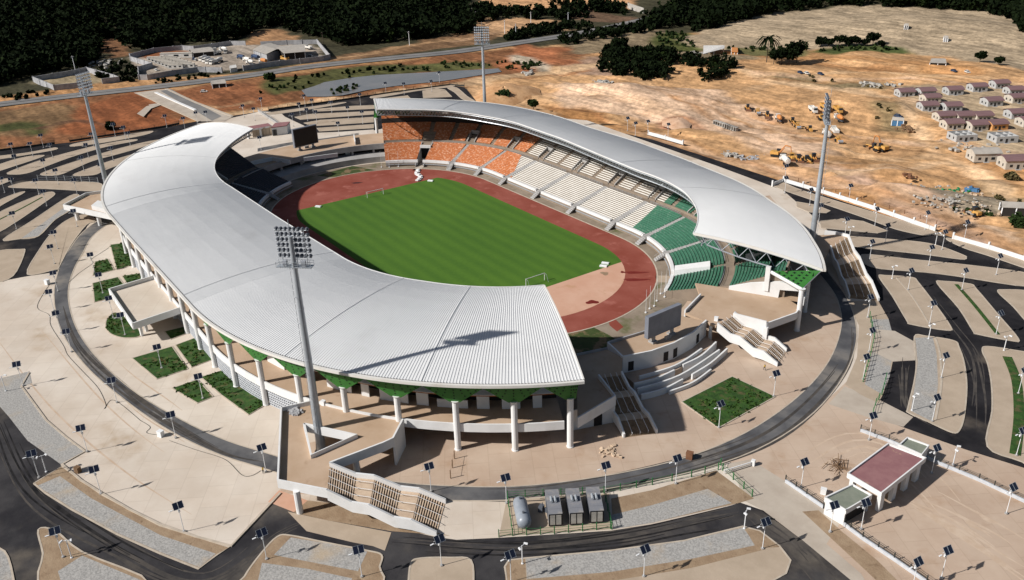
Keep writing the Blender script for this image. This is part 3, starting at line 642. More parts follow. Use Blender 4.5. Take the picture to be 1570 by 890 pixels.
# lawns beside the left stand and the right lawn
LAWNS = [
 [(142, 435), (181, 425.6), (190, 436.6), (168, 458), (145, 464)],
 [(187, 424), (219, 419), (226, 430), (196, 437)],
 [(202.5, 550), (264, 532), (288, 566.5), (241, 582)],
 [(269, 530), (299, 519), (329, 551), (294, 564)],
 [(264, 596), (303, 583), (327, 609), (303, 619)],
 [(308, 579), (341, 568.5), (380, 597), (409.5, 620), (381.5, 637), (340, 607)],
 [(252, 509), (283, 501.5), (292, 510), (262, 521)],
 [(169, 376), (194, 373), (208, 405.5), (179, 414)],
 [(145.6, 402), (166, 398), (175, 414.6), (142.6, 423)],
 [(1045, 617), (1122.6, 578), (1188.7, 609), (1101.6, 657)],
]
def lawn(P, smooth=False):
    Q = G(P)[:, :2]
    if smooth: Q = catmull(Q, True, 5)
    mb = MB(); mb.prism([tuple(q) for q in Q], 0, .14); o = struct(mb.build('lawn', 'turf_lawn'))
    k = MB(); k.wall([tuple(q) for q in Q]+[tuple(Q[0])], .3, 0, .17); struct(k.build('kerb', 'kerb'))
for P in LAWNS: lawn(P)
lawn([(178, 480), (165, 489), (162, 498), (165, 508), (175, 515), (194, 519), (216, 515), (204, 496)], True)
# highway, side road, dirt track, pond
def road_line(px, wd, z, mat, name):
    P = catmull(GT(px)[:, :2], False, 8); mb = MB(); n = len(P)
    for i in range(n-1):
        a = np.array(P[i]); b = np.array(P[i+1]); ta = np.array(P[min(i+1, n-1)])-np.array(P[max(i-1, 0)]); tb = np.array(P[min(i+2, n-1)])-a
        na = np.array([-ta[1], ta[0]])/np.hypot(*ta)*wd/2; nb = np.array([-tb[1], tb[0]])/np.hypot(*tb)*wd/2
        mb.quad([(*(a+na), z), (*(b+nb), z), (*(b-nb), z), (*(a-na), z)])
    return struct(mb.build(name, mat))
HW = [(-150, 182), (-60, 170), (0, 161), (110, 148), (230, 135), (340, 122), (400, 114), (480, 102.5), (600, 90), (700, 80), (800, 65.5), (900, 50), (985, 32), (1010, 26)]
road_line(HW, 16, .24, 'highway_asphalt', 'road'); road_line(HW, 1.1, .28, 'asphalt', 'road_joint')
sheet('road', [(205, 143), (258, 136.5), (300, 158), (358, 179), (345, 186), (306, 187), (262, 167)], .16, 'pale_dust')
sheet('road', [(246, 140), (262, 137.5), (300, 158), (340, 179), (325, 186), (302, 172), (275, 157)], .2, 'highway_asphalt')
mb = MB(); mb.wall([tuple(p[:2]) for p in G([(239, 143), (270, 157), (300, 170)])], 1.6, 0, .6); struct(mb.build('kerb', 'white_paint'))
mb = MB(); mb.wall([tuple(p[:2]) for p in G([(213, 143), (250, 162), (306, 187)])], 1.6, 0, .4); struct(mb.build('kerb', 'kerb'))
mb = MB(); mb.wall([tuple(p[:2]) for p in G([(255, 137), (300, 158), (356, 179)])], 1.6, 0, .4); struct(mb.build('kerb', 'kerb'))
sheet('pavement', [(210, 175), (228, 161), (250, 158), (246, 162), (232, 167), (220, 180)], .18, 'pale_dust')
pm('track_soil', (.60, .40, .23), (.52, .32, .17), scale=.1, c3=(.44, .25, .12), scale3=.05)
sheet('water', [(462, 137), (482, 131), (497, 125), (540, 118), (578, 114), (655, 110), (764, 104), (769, 109), (680, 123), (640, 127), (604, 131), (563, 137), (525, 145), (499, 147), (470, 147)], -.55, 'water')

_q = random.Random(9)
def streaks(pts, n, spread, wd, z, mat, name):
    B = [np.array(p) for p in pts]
    for i in range(n):
        o = _q.uniform(-spread, spread); a = _q.uniform(0, .45); b = _q.uniform(.55, 1.0)
        C_ = np.array(catmull(G(pts)[:, :2], False, 8)); m_ = len(C_); C_ = C_[int(a*m_):max(int(b*m_), int(a*m_)+4)]
        T_ = np.gradient(C_, axis=0); N_ = np.stack([-T_[:, 1], T_[:, 0]], -1)/np.hypot(T_[:, 0], T_[:, 1])[:, None]
        ph = _q.uniform(0, 6); w_ = _q.uniform(.5, 1)*wd; mb = MB()
        off = o+.5*np.sin(np.linspace(0, 4, len(C_))+ph); hw = w_*np.sin(np.linspace(.15, 3.0, len(C_)))*.5+.03
        A_, B_ = C_+N_*(off+hw)[:, None], C_+N_*(off-hw)[:, None]
        for k in range(len(C_)-1): mb.quad([(*A_[k], z+.0006*i), (*A_[k+1], z+.0006*i), (*B_[k+1], z+.0006*i), (*B_[k], z+.0006*i)])
        struct(mb.build(name, mat))
streaks([(1385, 750), (1440, 775), (1500, 810), (1560, 850), (1620, 890)], 12, 5, 1.0, .041, 'dust_streak', 'dust_streak')
streaks([(1260, 720), (1330, 690), (1400, 740), (1450, 800)], 6, 6, .8, .041, 'dust_streak', 'dust_streak')
streaks([(0, 650), (60, 760), (180, 835), (310, 885), (420, 815), (470, 795)], 8, 2.4, .5, .014, 'tyre_dust', 'tyre_track')
streaks([(0, 640), (50, 745), (170, 830), (300, 890)], 7, 2.6, .5, .02, 'tyre_black', 'tyre_track')
streaks([(600, 835), (780, 845), (940, 828), (1080, 800), (1150, 785)], 8, 2.2, .5, .014, 'tyre_dust', 'tyre_track')
streaks([(600, 835), (780, 845), (940, 828), (1080, 800), (1150, 785)], 6, 2.6, .5, .02, 'tyre_black', 'tyre_track')
streaks([(1150, 790), (1210, 840), (1270, 900)], 6, 2.4, .5, .068, 'tyre_dust', 'tyre_track')
streaks([(1440, 658), (1388, 625), (1387, 570), (1389, 535)], 6, 1.2, .5, .066, 'tyre_dust', 'tyre_track')
streaks([(1495, 660), (1500, 600), (1490, 545), (1460, 500), (1420, 445)], 6, 2.0, .5, .006, 'tyre_dust', 'tyre_track')
streaks([(95, 470), (120, 535), (200, 610), (330, 690), (410, 708)], 8, 2.0, .6, .054, 'tyre_dust', 'tyre_track')
streaks([(690, 757), (850, 754), (1060, 712), (1200, 655), (1290, 560), (1300, 490)], 8, 2.2, .6, .054, 'tyre_dust', 'tyre_track')
streaks([(40, 420), (120, 350), (160, 330)], 5, 2.0, .6, .006, 'tyre_dust', 'tyre_track')
streaks([(60, 500), (150, 600), (260, 690), (380, 760)], 4, 12, .6, .024, 'dust_streak', 'dust_streak')
# ------------------------------------------------------------------ field
L = 42.195
def spos(s, r, side):
    """stadium coordinates: s along (curved beyond +-L), r offset from the spine"""
    if abs(s) <= L: return (s, side*r)
    th = (abs(s)-L)/70.0; sg = 1 if s > 0 else -1
    return (sg*(L+r*math.sin(th)), side*r*math.cos(th))
def oval(R, n=48):
    P = []
    for k in range(n+1):
        a = -math.pi/2+math.pi*k/n; P.append((L+R*math.cos(a), R*math.sin(a)))
    for k in range(n+1):
        a = math.pi/2+math.pi*k/n; P.append((-L+R*math.cos(a), R*math.sin(a)))
    return P
sheet('infield_ground', oval(58), .06, 'bowl_earth', px=False)
sheet('running_track', oval(46.3), .075, 'track_red', px=False)
mb = MB(); o = oval(46.6); mb.wall(o+[o[0]], .45, 0, .12); struct(mb.build('kerb', 'kerb'))
XE = 59.0
def dend(sg, mat, z):
    P = []; a1 = math.acos((XE-L)/36.4)
    for k in range(25):
        a = -a1+2*a1*k/24; P.append((sg*(L+36.4*math.cos(a)), 36.4*math.sin(a)))
    sheet('infield', P, z, mat, px=False)
dend(1, 'infield_tan', .085)
P = []
a1 = math.acos((XE-L)/36.4)
for k in range(17): a = a1+(math.pi/2-a1)*k/16; P.append((L+36.4*math.cos(a), 36.4*math.sin(a)))
for k in range(17): a = math.pi/2+(math.pi/2-a1)*k/16; P.append((-L+36.4*math.cos(a), 36.4*math.sin(a)))
P = P+[(x, -y) for x, y in P[::-1]]
sheet('pitch', P, .095, 'lawn_pitch', px=False)
# wet and stained patches on the track, jump pit runways
def blob(u, v, a, b, ang, mat, z, name='stain'):
    c = g1(u, v); P = []
    for k in range(20):
        t = 2*math.pi*k/20; rr = 1+.18*math.sin(3*t+u)+.1*math.sin(5*t); x, y = a*rr*math.cos(t), b*rr*math.sin(t)
        P.append((c.x+x*math.cos(ang)-y*math.sin(ang), c.y+x*math.sin(ang)+y*math.cos(ang)))
    sheet(name, P, z, mat, px=False)
blob(975, 418.5, 3.6, .9, R_(52), 'track_wet', .09); blob(975, 429.5, 4.0, 1.0, R_(52), 'track_wet', .09); blob(908, 464, 2.0, 1.2, R_(60), 'track_wet', .097)
blob(955, 418, .9, .7, 0, 'track_wet', .097)
blob(927, 420, 1.5, 1.1, 0, 'brown_earth', .1)
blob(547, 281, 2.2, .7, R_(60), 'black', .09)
sheet('runway', [(931, 488), (938, 485), (956, 502), (946, 509), (935, 500)], .082, 'track_red')
sheet('verge', [(868, 513), (905, 500), (935, 515), (955, 528), (905, 545), (875, 540)], .07, 'scrub_grass')
sheet('verge', [(486, 270), (540, 255), (580, 262), (516, 273)], .07, 'scrub_grass')
sheet('pavement', [(1005, 423), (1040, 424), (1040, 434), (1006, 433)], .075, 'beige_pavers')
sheet('pavement', [(632, 262), (648, 248), (655, 250), (644, 262)], .075, 'pale_dust')

# ------------------------------------------------------------------ stands
def keyed(keys, n):
    """resample [(s, R, z)] at n equal steps of s"""
    k = np.array(keys); s = np.linspace(k[0, 0], k[-1, 0], n)
    sm = lambda c: np.interp(s, k[:, 0], k[:, c])
    R, Z = sm(1), sm(2)
    for _ in range(max(1, n//60)):
        for A in (R, Z): A[1:-1] = (A[:-2]+2*A[1:-1]+A[2:])/4
    return s, R, Z
ROOF = {
 -1: dict(outer=[(-121, 99.6, 22.3), (-97, 101.5, 21), (-60, 101.5, 19.7), (-20, 101.2, 19), (42, 100.7, 19), (80, 101, 19), (119.5, 101.3, 19)],
          inner=[(-119, 67, 24), (-95, 66, 21.6), (-42, 61.5, 20.6), (0, 60, 20.2), (42, 58, 20.2), (80, 56.2, 20.5), (119.5, 56.5, 20.6)], col=98.0),
 1: dict(outer=[(-122, 99, 20.4), (-104, 93.6, 20.4), (-76, 93, 19.5), (-57, 92.6, 18.5), (-31, 92.9, 17.2), (0, 93.2, 17), (27, 92.5, 16), (47, 91, 15.2), (71, 89, 15), (99, 91.6, 15.1), (114.5, 94.6, 15)],
         inner=[(-122, 61.4, 24), (-107, 59.3, 23.8), (-86, 59.4, 23.6), (-63, 60.2, 22.8), (-40, 62.6, 22.3), (-11, 62.4, 22), (19, 58.9, 22), (37, 57.9, 21.5), (54, 58.8, 21), (68, 59.2, 20.7), (88, 58.4, 20.3), (100, 57.9, 19.7), (109, 57.3, 19.2)], col=90.8),
}
def roof_point(side, t, q, arch=1.5):
    """t along 0..1, q across 0 outer .. 1 inner"""
    d = ROOF[side]
    if 'grid' not in d:
        d['grid'] = (keyed(d['outer'], 241), keyed(d['inner'], 241))
    (so, Ro, Zo), (si, Ri, Zi) = d['grid']; f = t*240; i = min(int(f), 239); a = f-i
    lp = lambda A: A[i]*(1-a)+A[i+1]*a
    p0 = spos(lp(so), lp(Ro), side); p1 = spos(lp(si), lp(Ri), side)
    z = lp(Zo)*(1-q)+lp(Zi)*q+(arch if side < 0 else 1.0)*4*q*(1-q)
    return Vector((p0[0]*(1-q)+p1[0]*q, p0[1]*(1-q)+p1[1]*q, z))

def seat_color(side, s, tier, f):
    b1 = -44+(1-f)*12 if tier == 0 else -44
    if s < b1: return 0
    if s < (43-3*f if tier == 0 else 40): return 1
    return 2
def build_stand(side, label):
    far, near = -120.0, 117.0
    root = thing('grandstand', label, 'grandstand', (0, side*75.0, 0))
    K = (98.0 if side < 0 else 90.8)
    # --- roof sheet: trapezoidal ribs running from eave to inner edge
    nb = 20; ribs = 25 if side < 0 else 20
    T = []; Zr = []
    for b in range(nb):
        for r in range(ribs):
            for f, h in ((0.0, 0), (.60, 0), (.68, .085), (.93, .085)):
                T.append((b+(r+f)/ribs)/nb); Zr.append(h)
    T.append(1.0); Zr.append(0)
    Q = [0, .06, .14, .25, .38, .5, .62, .75, .88, 1.0]
    mb = MB(); n = len(Q)
    for t, h in zip(T, Zr):
        for q in Q:
            p = roof_point(side, t, q); mb.v.append((p.x, p.y, p.z+h))
    for i in range(len(T)-1):
        for j in range(n-1):
            a = i*n+j; mb.f.append((a, a+1, a+n+1, a+n)); mb.m.append(0)
    # underside
    base = len(mb.v); TS = np.linspace(0, 1, 121)
    for t in TS:
        for q in Q:
            p = roof_point(side, t, q); mb.v.append((p.x, p.y, p.z-.45))
    for i in range(120):
        for j in range(n-1):
            a = base+i*n+j; mb.f.append((a, a+n, a+n+1, a+1)); mb.m.append(1)
    mb.build('roof', ['roof_sheet', 'steel_grey'], root)
    # raised joints between bays
    for b in (3, 6, 13, 16, 18) if side < 0 else (3, 6, 13, 16):
        mb = MB()
        for j in range(n-1):
            p, q = roof_point(side, b/nb, Q[j]), roof_point(side, b/nb, Q[j+1])
            mb.tube(p+Vector((0, 0, .08)), q+Vector((0, 0, .08)), .13, n=5)
        mb.build('roof_joint', 'roof_sheet', root)
    # eave gutter, inner trim, end trims
    def edge(name, pts, wd, z0, z1, mat):
        mb = MB(); mb.wall([(p.x, p.y) for p in pts], wd, [p.z+z0 for p in pts], [p.z+z1 for p in pts]); return mb.build(name, mat, root)
    ts = np.linspace(0, 1, 161)
    edge('gutter', [roof_point(side, t, -.012) for t in ts], .7, -.40, .24, 'gutter_white')
    edge('eave_gap', [roof_point(side, t, -.0) for t in ts], .35, -.5, .06, 'black')
    edge('edge_trim', [roof_point(side, t, 1.004) for t in ts], .22, -.3, .16, 'white_paint')
    for t in (0, 1):
        edge('end_trim', [roof_point(side, t, q) for q in np.linspace(0, 1, 11)], .35, -.55, .2, 'gutter_white')
    # --- roof trusses: inner edge lattice and radial frames
    mb = MB(); N = 132
    up = [roof_point(side, t, .985)-Vector((0, 0, .9)) for t in np.linspace(0, 1, N+1)]
    lo = [roof_point(side, t, .93)-Vector((0, 0, 3.4)) for t in np.linspace(0, 1, N+1)]
    bk = [roof_point(side, t, .86)-Vector((0, 0, 1.0)) for t in np.linspace(0, 1, N+1)]
    for i in range(N):
        mb.tube(up[i], up[i+1], .2, n=5); mb.tube(lo[i], lo[i+1], .24, n=5); mb.tube(bk[i], bk[i+1], .16, n=4)
        mb.tube(up[i], lo[i], .10, n=4); mb.tube(lo[i], up[i+1], .09, n=4); mb.tube(bk[i], lo[i], .09, n=4); mb.tube(lo[i], bk[i+1], .09, n=4)
    mb.build('edge_truss', 'galvanised', root)
    NF = 20
    for b in range(NF+1):
        t = b/NF; mb = MB(); qs = [.02, .14, .28, .42, .56, .70, .84, .93]
        dep = lambda q: 1.2+2.6*math.sin(math.pi*min(max((q+.05)/1.05, 0), 1))
        for k in range(len(qs)-1):
            a, c = roof_point(side, t, qs[k]), roof_point(side, t, qs[k+1]); m = roof_point(side, t, (qs[k]+qs[k+1])/2)
            a0, c0 = a-Vector((0, 0, .6)), c-Vector((0, 0, .6)); ml = m-Vector((0, 0, dep((qs[k]+qs[k+1])/2)+.8))
            mb.tube(a0, c0, .17, n=5); mb.tube(a0, ml, .13, n=4); mb.tube(ml, c0, .13, n=4)
            if k < len(qs)-2:
                m2 = roof_point(side, t, (qs[k+1]+qs[k+2])/2)-Vector((0, 0, dep((qs[k+1]+qs[k+2])/2)+.8)); mb.tube(ml, m2, .2, n=5)
        mb.build('roof_truss', 'steel_grey', root)
    # --- bowl
    rows0, rows1 = 15, 16
    stairs = [-98.5, -77.6, -55.5, -34, -11, 11.5, 34, 55, 77, 100]
    steps = lambda a, b: [a]+[x for x in np.arange(math.ceil(a/3)*3, b, 3.0) if a+.01 < x < b-.01]+[b]
    tiers = [(0, rows0, 52.0, 66.6, 2.3, 6.1), (1, rows1, 69.8, 85.0, 7.0, 14.4)]
    mbc = MB()
    # front wall, coping, walkway and back wall as one concrete frame
    ss = steps(far, near)
    prof = [(50.6, 0), (50.6, 2.35), (51.2, 2.35), (51.2, 1.9)]
    def ring_surface(mb, prof, ss, mi=0):
        for i in range(len(ss)-1):
            for k in range(len(prof)-1):
                (r0, z0), (r1, z1) = prof[k], prof[k+1]
                mb.quad([(*spos(ss[i], r0, side), z0), (*spos(ss[i+1], r0, side), z0), (*spos(ss[i+1], r1, side), z1), (*spos(ss[i], r1, side), z1)], mi)
    for tier, nr, r0, r1, z0, z1 in tiers:
        pr = []
        hole = (stairs[0]-2.7, stairs[0]+2.7)
        for k in range(nr):
            ra = r0+(r1-r0)*k/nr; rb = r0+(r1-r0)*(k+1)/nr; z = z0+(z1-z0)*k/(nr-1)
            pr += [(ra, z), (rb, z)]
        if tier == 0: pr = [(50.6, 0), (50.6, 1.6), (52.0, 1.6)]+pr+[(66.6, 6.3), (69.6, 6.3)]
        else: pr = [(69.6, 6.3), (69.6, 7.0)]+pr+[(85.0, 15.6), (85.5, 15.6), (85.5, 9.6)]
        if tier == 0 and side > 0:
            ring_surface(mbc, pr, steps(far, hole[0])); ring_surface(mbc, pr, steps(hole[1], near)); ring_surface(mbc, [(62, 6.0), (66.6, 6.3), (69.6, 6.3)], list(hole))
        else: ring_surface(mbc, pr, ss)
    # end walls closing the bowl
    for e in (far, near):
        pts = [(50.6, 0), (50.6, 2.0), (52, 2.3), (66.6, 6.3), (69.6, 7.0), (85.5, 14.6), (85.5, 0)]
        mbc.quad([(*spos(e, r, side), z) for r, z in pts])
    mbc.build('terrace_frame', 'stand_concrete', root)
    # white coping of the front wall with its recess bands
    mb = MB()
    cs = [x for x in stairs]
    segs = [(far, stairs[0]-1.6)]+[(stairs[i]+1.6, stairs[i+1]-1.6) for i in range(len(stairs)-1)]+[(stairs[-1]+1.6, near)]
    for a, b in segs:
        ps = [spos(x, 51.2, side) for x in steps(a, b)]; mb = MB(); mb.wall(ps, 1.0, 1.7, 2.75); mb.build('coping', 'white_paint', root)
        ps = [spos(x, 50.35, side) for x in steps(a, b)]; mb = MB(); mb.wall(ps, .25, .9, 1.2); mb.build('wall_rail', 'galvanised', root)
    # seat blocks: one mesh for each block between two aisles and colours
    for tier, nr, r0, r1, z0, z1 in tiers:
        aisles = [far]+(stairs if tier == 0 else sorted(stairs+[(stairs[i]+stairs[i+1])/2 for i in range(len(stairs)-1)]))+[near]
        blocks = {}
        for k in range(nr):
            f = k/(nr-1); rb = r0+(r1-r0)*(k+1)/nr; z = z0+(z1-z0)*k/(nr-1)
            for i in range(len(aisles)-1):
                a, b = aisles[i]+(.0 if i == 0 else 1.0), aisles[i+1]-(0 if i == len(aisles)-2 else 1.0)
                if tier == 0 and side > 0 and i in (0, 1): a, b = (a, hole[0]) if i == 0 else (hole[1], b)
                cuts = sorted([a, b]+[c for c in ((-44+(1-f)*12 if tier == 0 else -44), (43-3*f if tier == 0 else 40)) if a < c < b])
                for j in range(len(cuts)-1):
                    c0, c1 = cuts[j], cuts[j+1]
                    if c1-c0 < .4: continue
                    ci = seat_color(side, (c0+c1)/2, tier, f)
                    if side < 0 and c1 < -30: ci = 3  # far seats of the left stand get the roof's shade as a dark colour
                    mb = blocks.setdefault((i, ci), MB())
                    dp = .40 if ci == 1 else .72
                    # omit seats around the vomitory mouths of the upper tier
                    st = steps(c0, c1)
                    for x in range(len(st)-1):
                        if tier == 1 and k < 5 and any(abs((st[x]+st[x+1])/2-v) < 2.4 for v in stairs): continue
                        P = lambda s_, r_, z_: (*spos(s_, r_, side), z_)
                        A, B = st[x], st[x+1]
                        if ci == 1:
                            mb.hexa([P(A, rb-.5, z+.20), P(B, rb-.5, z+.20), P(B, rb-.05, z+.20), P(A, rb-.05, z+.20)], [P(A, rb-.5, z+.42), P(B, rb-.5, z+.42), P(B, rb-.05, z+.42), P(A, rb-.05, z+.42)]); continue
                        mb.hexa([P(A, rb-dp-.05, z+.10), P(B, rb-dp-.05, z+.10), P(B, rb-.05, z+.10), P(A, rb-.05, z+.10)], [P(A, rb-dp-.05, z+.42), P(B, rb-dp-.05, z+.42), P(B, rb-.05, z+.46), P(A, rb-.05, z+.46)])
                        mb.hexa([P(A, rb-.20, z+.42), P(B, rb-.20, z+.42), P(B, rb-.06, z+.42), P(A, rb-.06, z+.42)], [P(A, rb-.16, z+.80), P(B, rb-.16, z+.80), P(B, rb-.06, z+.80), P(A, rb-.06, z+.80)])
        for (i, ci), mb in sorted(blocks.items()):
            mb.build('seat_block', ['seat_orange', 'seat_white', 'seat_green', 'seat_shaded'][ci], root)
    # walkway railing
    for a, b in segs:
        st = steps(a+.6, b-.6); mb = MB()
        for x in range(len(st)-1):
            p, q = Vector((*spos(st[x], 66.9, side), 7.35)), Vector((*spos(st[x+1], 66.9, side), 7.35))
            mb.tube(p, q, .05, n=4); mb.tube(p-Vector((0, 0, .5)), q-Vector((0, 0, .5)), .04, n=4); mb.tube(p-Vector((0, 0, 1.05)), p, .05, n=4)
            mb.tube((p+q)/2-Vector((0, 0, 1.05)), (p+q)/2, .04, n=4)
        mb.build('railing', 'galvanised', root)
    # gangway stairs from walkway to the field, standing proud of the tier
    for s0 in stairs:
        mb = MB()
        if side > 0 and s0 == stairs[0]:
            P = lambda d, r, z: (*spos(s0+d, r, side), z)
            for d in (-2.7, 2.7):
                mb = MB(); mb.hexa([P(d-.2, 49, 0), P(d+.2, 49, 0), P(d+.2, 66, 0), P(d-.2, 66, 0)], [P(d-.2, 49, 1.0), P(d+.2, 49, 1.0), P(d+.2, 66, 7.0), P(d-.2, 66, 7.0)]); mb.build('tunnel_wall', 'concrete_grey', root)
            mb = MB(); mb.hexa([P(-2.5, 63, 0), P(2.5, 63, 0), P(2.5, 63.3, 0), P(-2.5, 63.3, 0)], [P(-2.5, 63, 6), P(2.5, 63, 6), P(2.5, 63.3, 6), P(-2.5, 63.3, 6)]); mb.build('tunnel_mouth', 'black', root)  # black panel stands in for the shade inside the tunnel
            mb = MB(); mb.hexa([P(-2.9, 61.6, 5.3), P(2.9, 61.6, 5.3), P(2.9, 62.4, 5.3), P(-2.9, 62.4, 5.3)], [P(-2.9, 61.6, 6.5), P(2.9, 61.6, 6.5), P(2.9, 62.4, 6.5), P(-2.9, 62.4, 6.5)]); mb.build('tunnel_lintel', 'white_paint', root)
            continue
        if side > 0 and s0 == 100:
            P = lambda d, r, z: (*spos(s0+d, r, side), z)
            mb.hexa([P(-3.2, 51.8, 1.5), P(2.6, 51.8, 1.5), P(2.6, 62.5, 3), P(-3.2, 62.5, 3)], [P(-2.6, 51.8, 4.4), P(2.2, 51.8, 4.4), P(2.2, 62.5, 6.5), P(-2.6, 62.5, 6.5)])
            mb.build('tunnel_cover', 'white_paint', root); mb = MB()
            mb.hexa([P(-2.6, 73, 7), P(2.4, 73, 7), P(2.4, 79, 9), P(-2.6, 79, 9)], [P(-2.6, 73, 9.2), P(2.4, 73, 9.2), P(2.4, 79, 11.4), P(-2.6, 79, 11.4)])
            mb.build('tunnel_cover', 'white_paint', root); continue
        prof = [(67.0, 6.5), (52.2, 2.75), (50.6, 2.3), (47.4, .1)]
        for k in range(len(prof)-1):
            (ra, za), (rb, zb) = prof[k], prof[k+1]; hw = 1.15
            P = lambda d, r, z: (*spos(s0+d*(70/max(r, 1) if abs(s0) > L else 1), r, side), z)
            mb.hexa([P(-hw, ra, za-.7), P(hw, ra, za-.7), P(hw, rb, zb-.7 if k < 2 else max(zb-.7, 0)), P(-hw, rb, zb-.7 if k < 2 else max(zb-.7, 0))], [P(-hw, ra, za), P(hw, ra, za), P(hw, rb, zb), P(-hw, rb, zb)])
            n_ = 10 if k == 0 else 5
            for j in range(n_):
                a = j/n_; r = ra+(rb-ra)*a; z = za+(zb-za)*a
                mb.hexa([P(-hw+.1, r, z-.05), P(hw-.1, r, z-.05), P(hw-.1, r-.35, z-.05), P(-hw+.1, r-.35, z-.05)], [P(-hw+.1, r, z+.06), P(hw-.1, r, z+.06), P(hw-.1, r-.35, z+.06), P(-hw+.1, r-.35, z+.06)])
            for d in (-hw, hw):
                if k >= 1: mb.tube(Vector(P(d, ra, za+.9)), Vector(P(d, rb, zb+.9)), .06, n=4)
        mb.build('gangway', 'concrete_grey', root)
        # vomitory: sloped concrete hood over the mouth in the upper tier
        if side > 0 or abs(s0) > 80:
            mb = MB(); P = lambda d, r, z: (*spos(s0+d, r, side), z); hw = 1.9
            for sg in (-1, 1):
                mb.hexa([P(sg*hw-.2, 69.6, 6.3), P(sg*hw+.2, 69.6, 6.3), P(sg*hw+.2, 75.2, 6.3), P(sg*hw-.2, 75.2, 6.3)], [P(sg*hw-.2, 69.6, 7.6), P(sg*hw+.2, 69.6, 7.6), P(sg*hw+.2, 75.2, 11.2), P(sg*hw-.2, 75.2, 11.2)])
            mb.hexa([P(-hw, 74.7, 9.5), P(hw, 74.7, 9.5), P(hw, 75.2, 9.5), P(-hw, 75.2, 9.5)], [P(-hw, 74.7, 11.2), P(hw, 74.7, 11.2), P(hw, 75.2, 11.2), P(-hw, 75.2, 11.2)])
            mb.build('vomitory', 'concrete_grey' if abs(s0) < 90 else 'white_paint', root)
            mb = MB(); mb.hexa([P(-hw+.2, 70.6, 6.32), P(hw-.2, 70.6, 6.32), P(hw-.2, 74.7, 6.32), P(-hw+.2, 74.7, 6.32)], [P(-hw+.2, 71.0, 6.4), P(hw-.2, 71.0, 6.4), P(hw-.2, 74.6, 9.4), P(-hw+.2, 74.6, 9.4)])
            mb.build('doorway', 'dark_interior', root)
    # --- concourse: podium slab, edge beam, columns, green panels, kiosks, screens
    sl_ = steps(far, near)
    mb = MB()
    for i in range(len(sl_)-1):
        P = lambda s_, r_, z_: (*spos(s_, r_, side), z_)
        A, B = sl_[i], sl_[i+1]
        mb.hexa([P(A, 82, 5.6), P(B, 82, 5.6), P(B, K-.15, 5.6), P(A, K-.15, 5.6)], [P(A, 82, 6.3), P(B, 82, 6.3), P(B, K-.15, 6.3), P(A, K-.15, 6.3)])
    mb.build('podium_slab', 'deck_concrete', root)
    mb = MB(); mb.wall([spos(x, K, side) for x in sl_], .35, 4.75, 6.85); mb.build('edge_beam', 'white_paint', root)
    cs = [-36.3-12.1*0+12.1*k for k in range(7)]
    cs = [x for x in np.arange(-41.8, 44, 12.1)]
    th = [8.4, 16.2, 24, 31.7, 39.5, 47.3, 54.8, 62.0]
    if side > 0: th = [8.2, 16.4, 24.6, 32.8, 41, 49.2, 57.4, 65.4]
    cs = [-(L+R_(a)*70) for a in th[::-1]]+cs+[L+R_(a)*70 for a in th]
    for i, s0 in enumerate(cs):
        x, y = spos(s0, min(K+.15, float(np.interp(s0, [k[0] for k in ROOF[side]['outer']], [k[1] for k in ROOF[side]['outer']]))-2.2), side); z1 = min(12.9, 12.9)
        mb = MB(); mb.lathe([(.85, 0), (.85, .25), (.72, .3), (.72, 12.5), (.95, 12.9)], (x, y, 0), n=14); mb.build('column', 'white_paint', root, smooth=False)
    ends = [far-2]+[(cs[i]+cs[i+1])/2 for i in range(len(cs)-1)]+[near+2]
    ro_at = lambda s0: float(np.interp(s0, [k[0] for k in ROOF[side]['outer']], [k[1] for k in ROOF[side]['outer']]))
    zt_at = lambda s0: float(np.interp(s0, [k[0] for k in ROOF[side]['outer']], [k[2] for k in ROOF[side]['outer']]))-1.0
    for i, s0 in enumerate(cs):
        if side > 0 and i == len(cs)-1: continue
        K_ = min(K, ro_at(s0)-2.3)
        a, b = max(ends[i], s0-6.3), min(ends[i+1], s0+6.3); mb = MB(); zt = zt_at(s0)+.45
        P = lambda s_, r_, z_: (*spos(s_, r_, side), z_)
        lw = .85
        def S(u, v):  # u -1..1 across, v 0 bottom..1 top
            h0, h1 = (s0-lw, a) if u < 0 else (s0+lw, b)
            sx = (h0*(1-v)+h1*v); return P(s0+(sx-s0)*abs(u), K_+.5+1.0*v, 12.7+(min(16.9, zt-.5)-12.7)*v)
        for ui in range(6):
            for vi in range(4):
                u0, u1, v0, v1 = -1+ui/3, -1+(ui+1)/3, vi/4, (vi+1)/4
                uu = [(u0, v0), (u1, v0), (u1, v1), (u0, v1)]
                mb.quad([S(*q) for q in uu], 0)
            xa, xb = Vector(S(-1+ui/3, 1)), Vector(S(-1+(ui+1)/3, 1)); mb.quad([xa, xb, (xb.x, xb.y, zt), (xa.x, xa.y, zt)], 0)
        # perforations: small dark crosses proud of the sheet
        for vi in range(4):
            v = .25+.2*vi; nn = 1+vi*2
            for ui in range(nn):
                u = -1+2*(ui+.5)/nn; c = Vector(S(u, v)); c2 = Vector(S(u+.01, v)); tx = (c2-c).normalized(); nz = Vector((0, 0, 1)); out = Vector((*spos(s0, 1, side), 0))-Vector((*spos(s0, 0, side), 0))
                off = out.normalized()*.05
                for (w_, h_) in ((.19, .07), (.07, .19)):
                    mb.quad([c+off-tx*w_-nz*h_, c+off+tx*w_-nz*h_, c+off+tx*w_+nz*h_, c+off-tx*w_+nz*h_], 1)
        mb.build('green_panel', ['panel_green', 'black'], root)
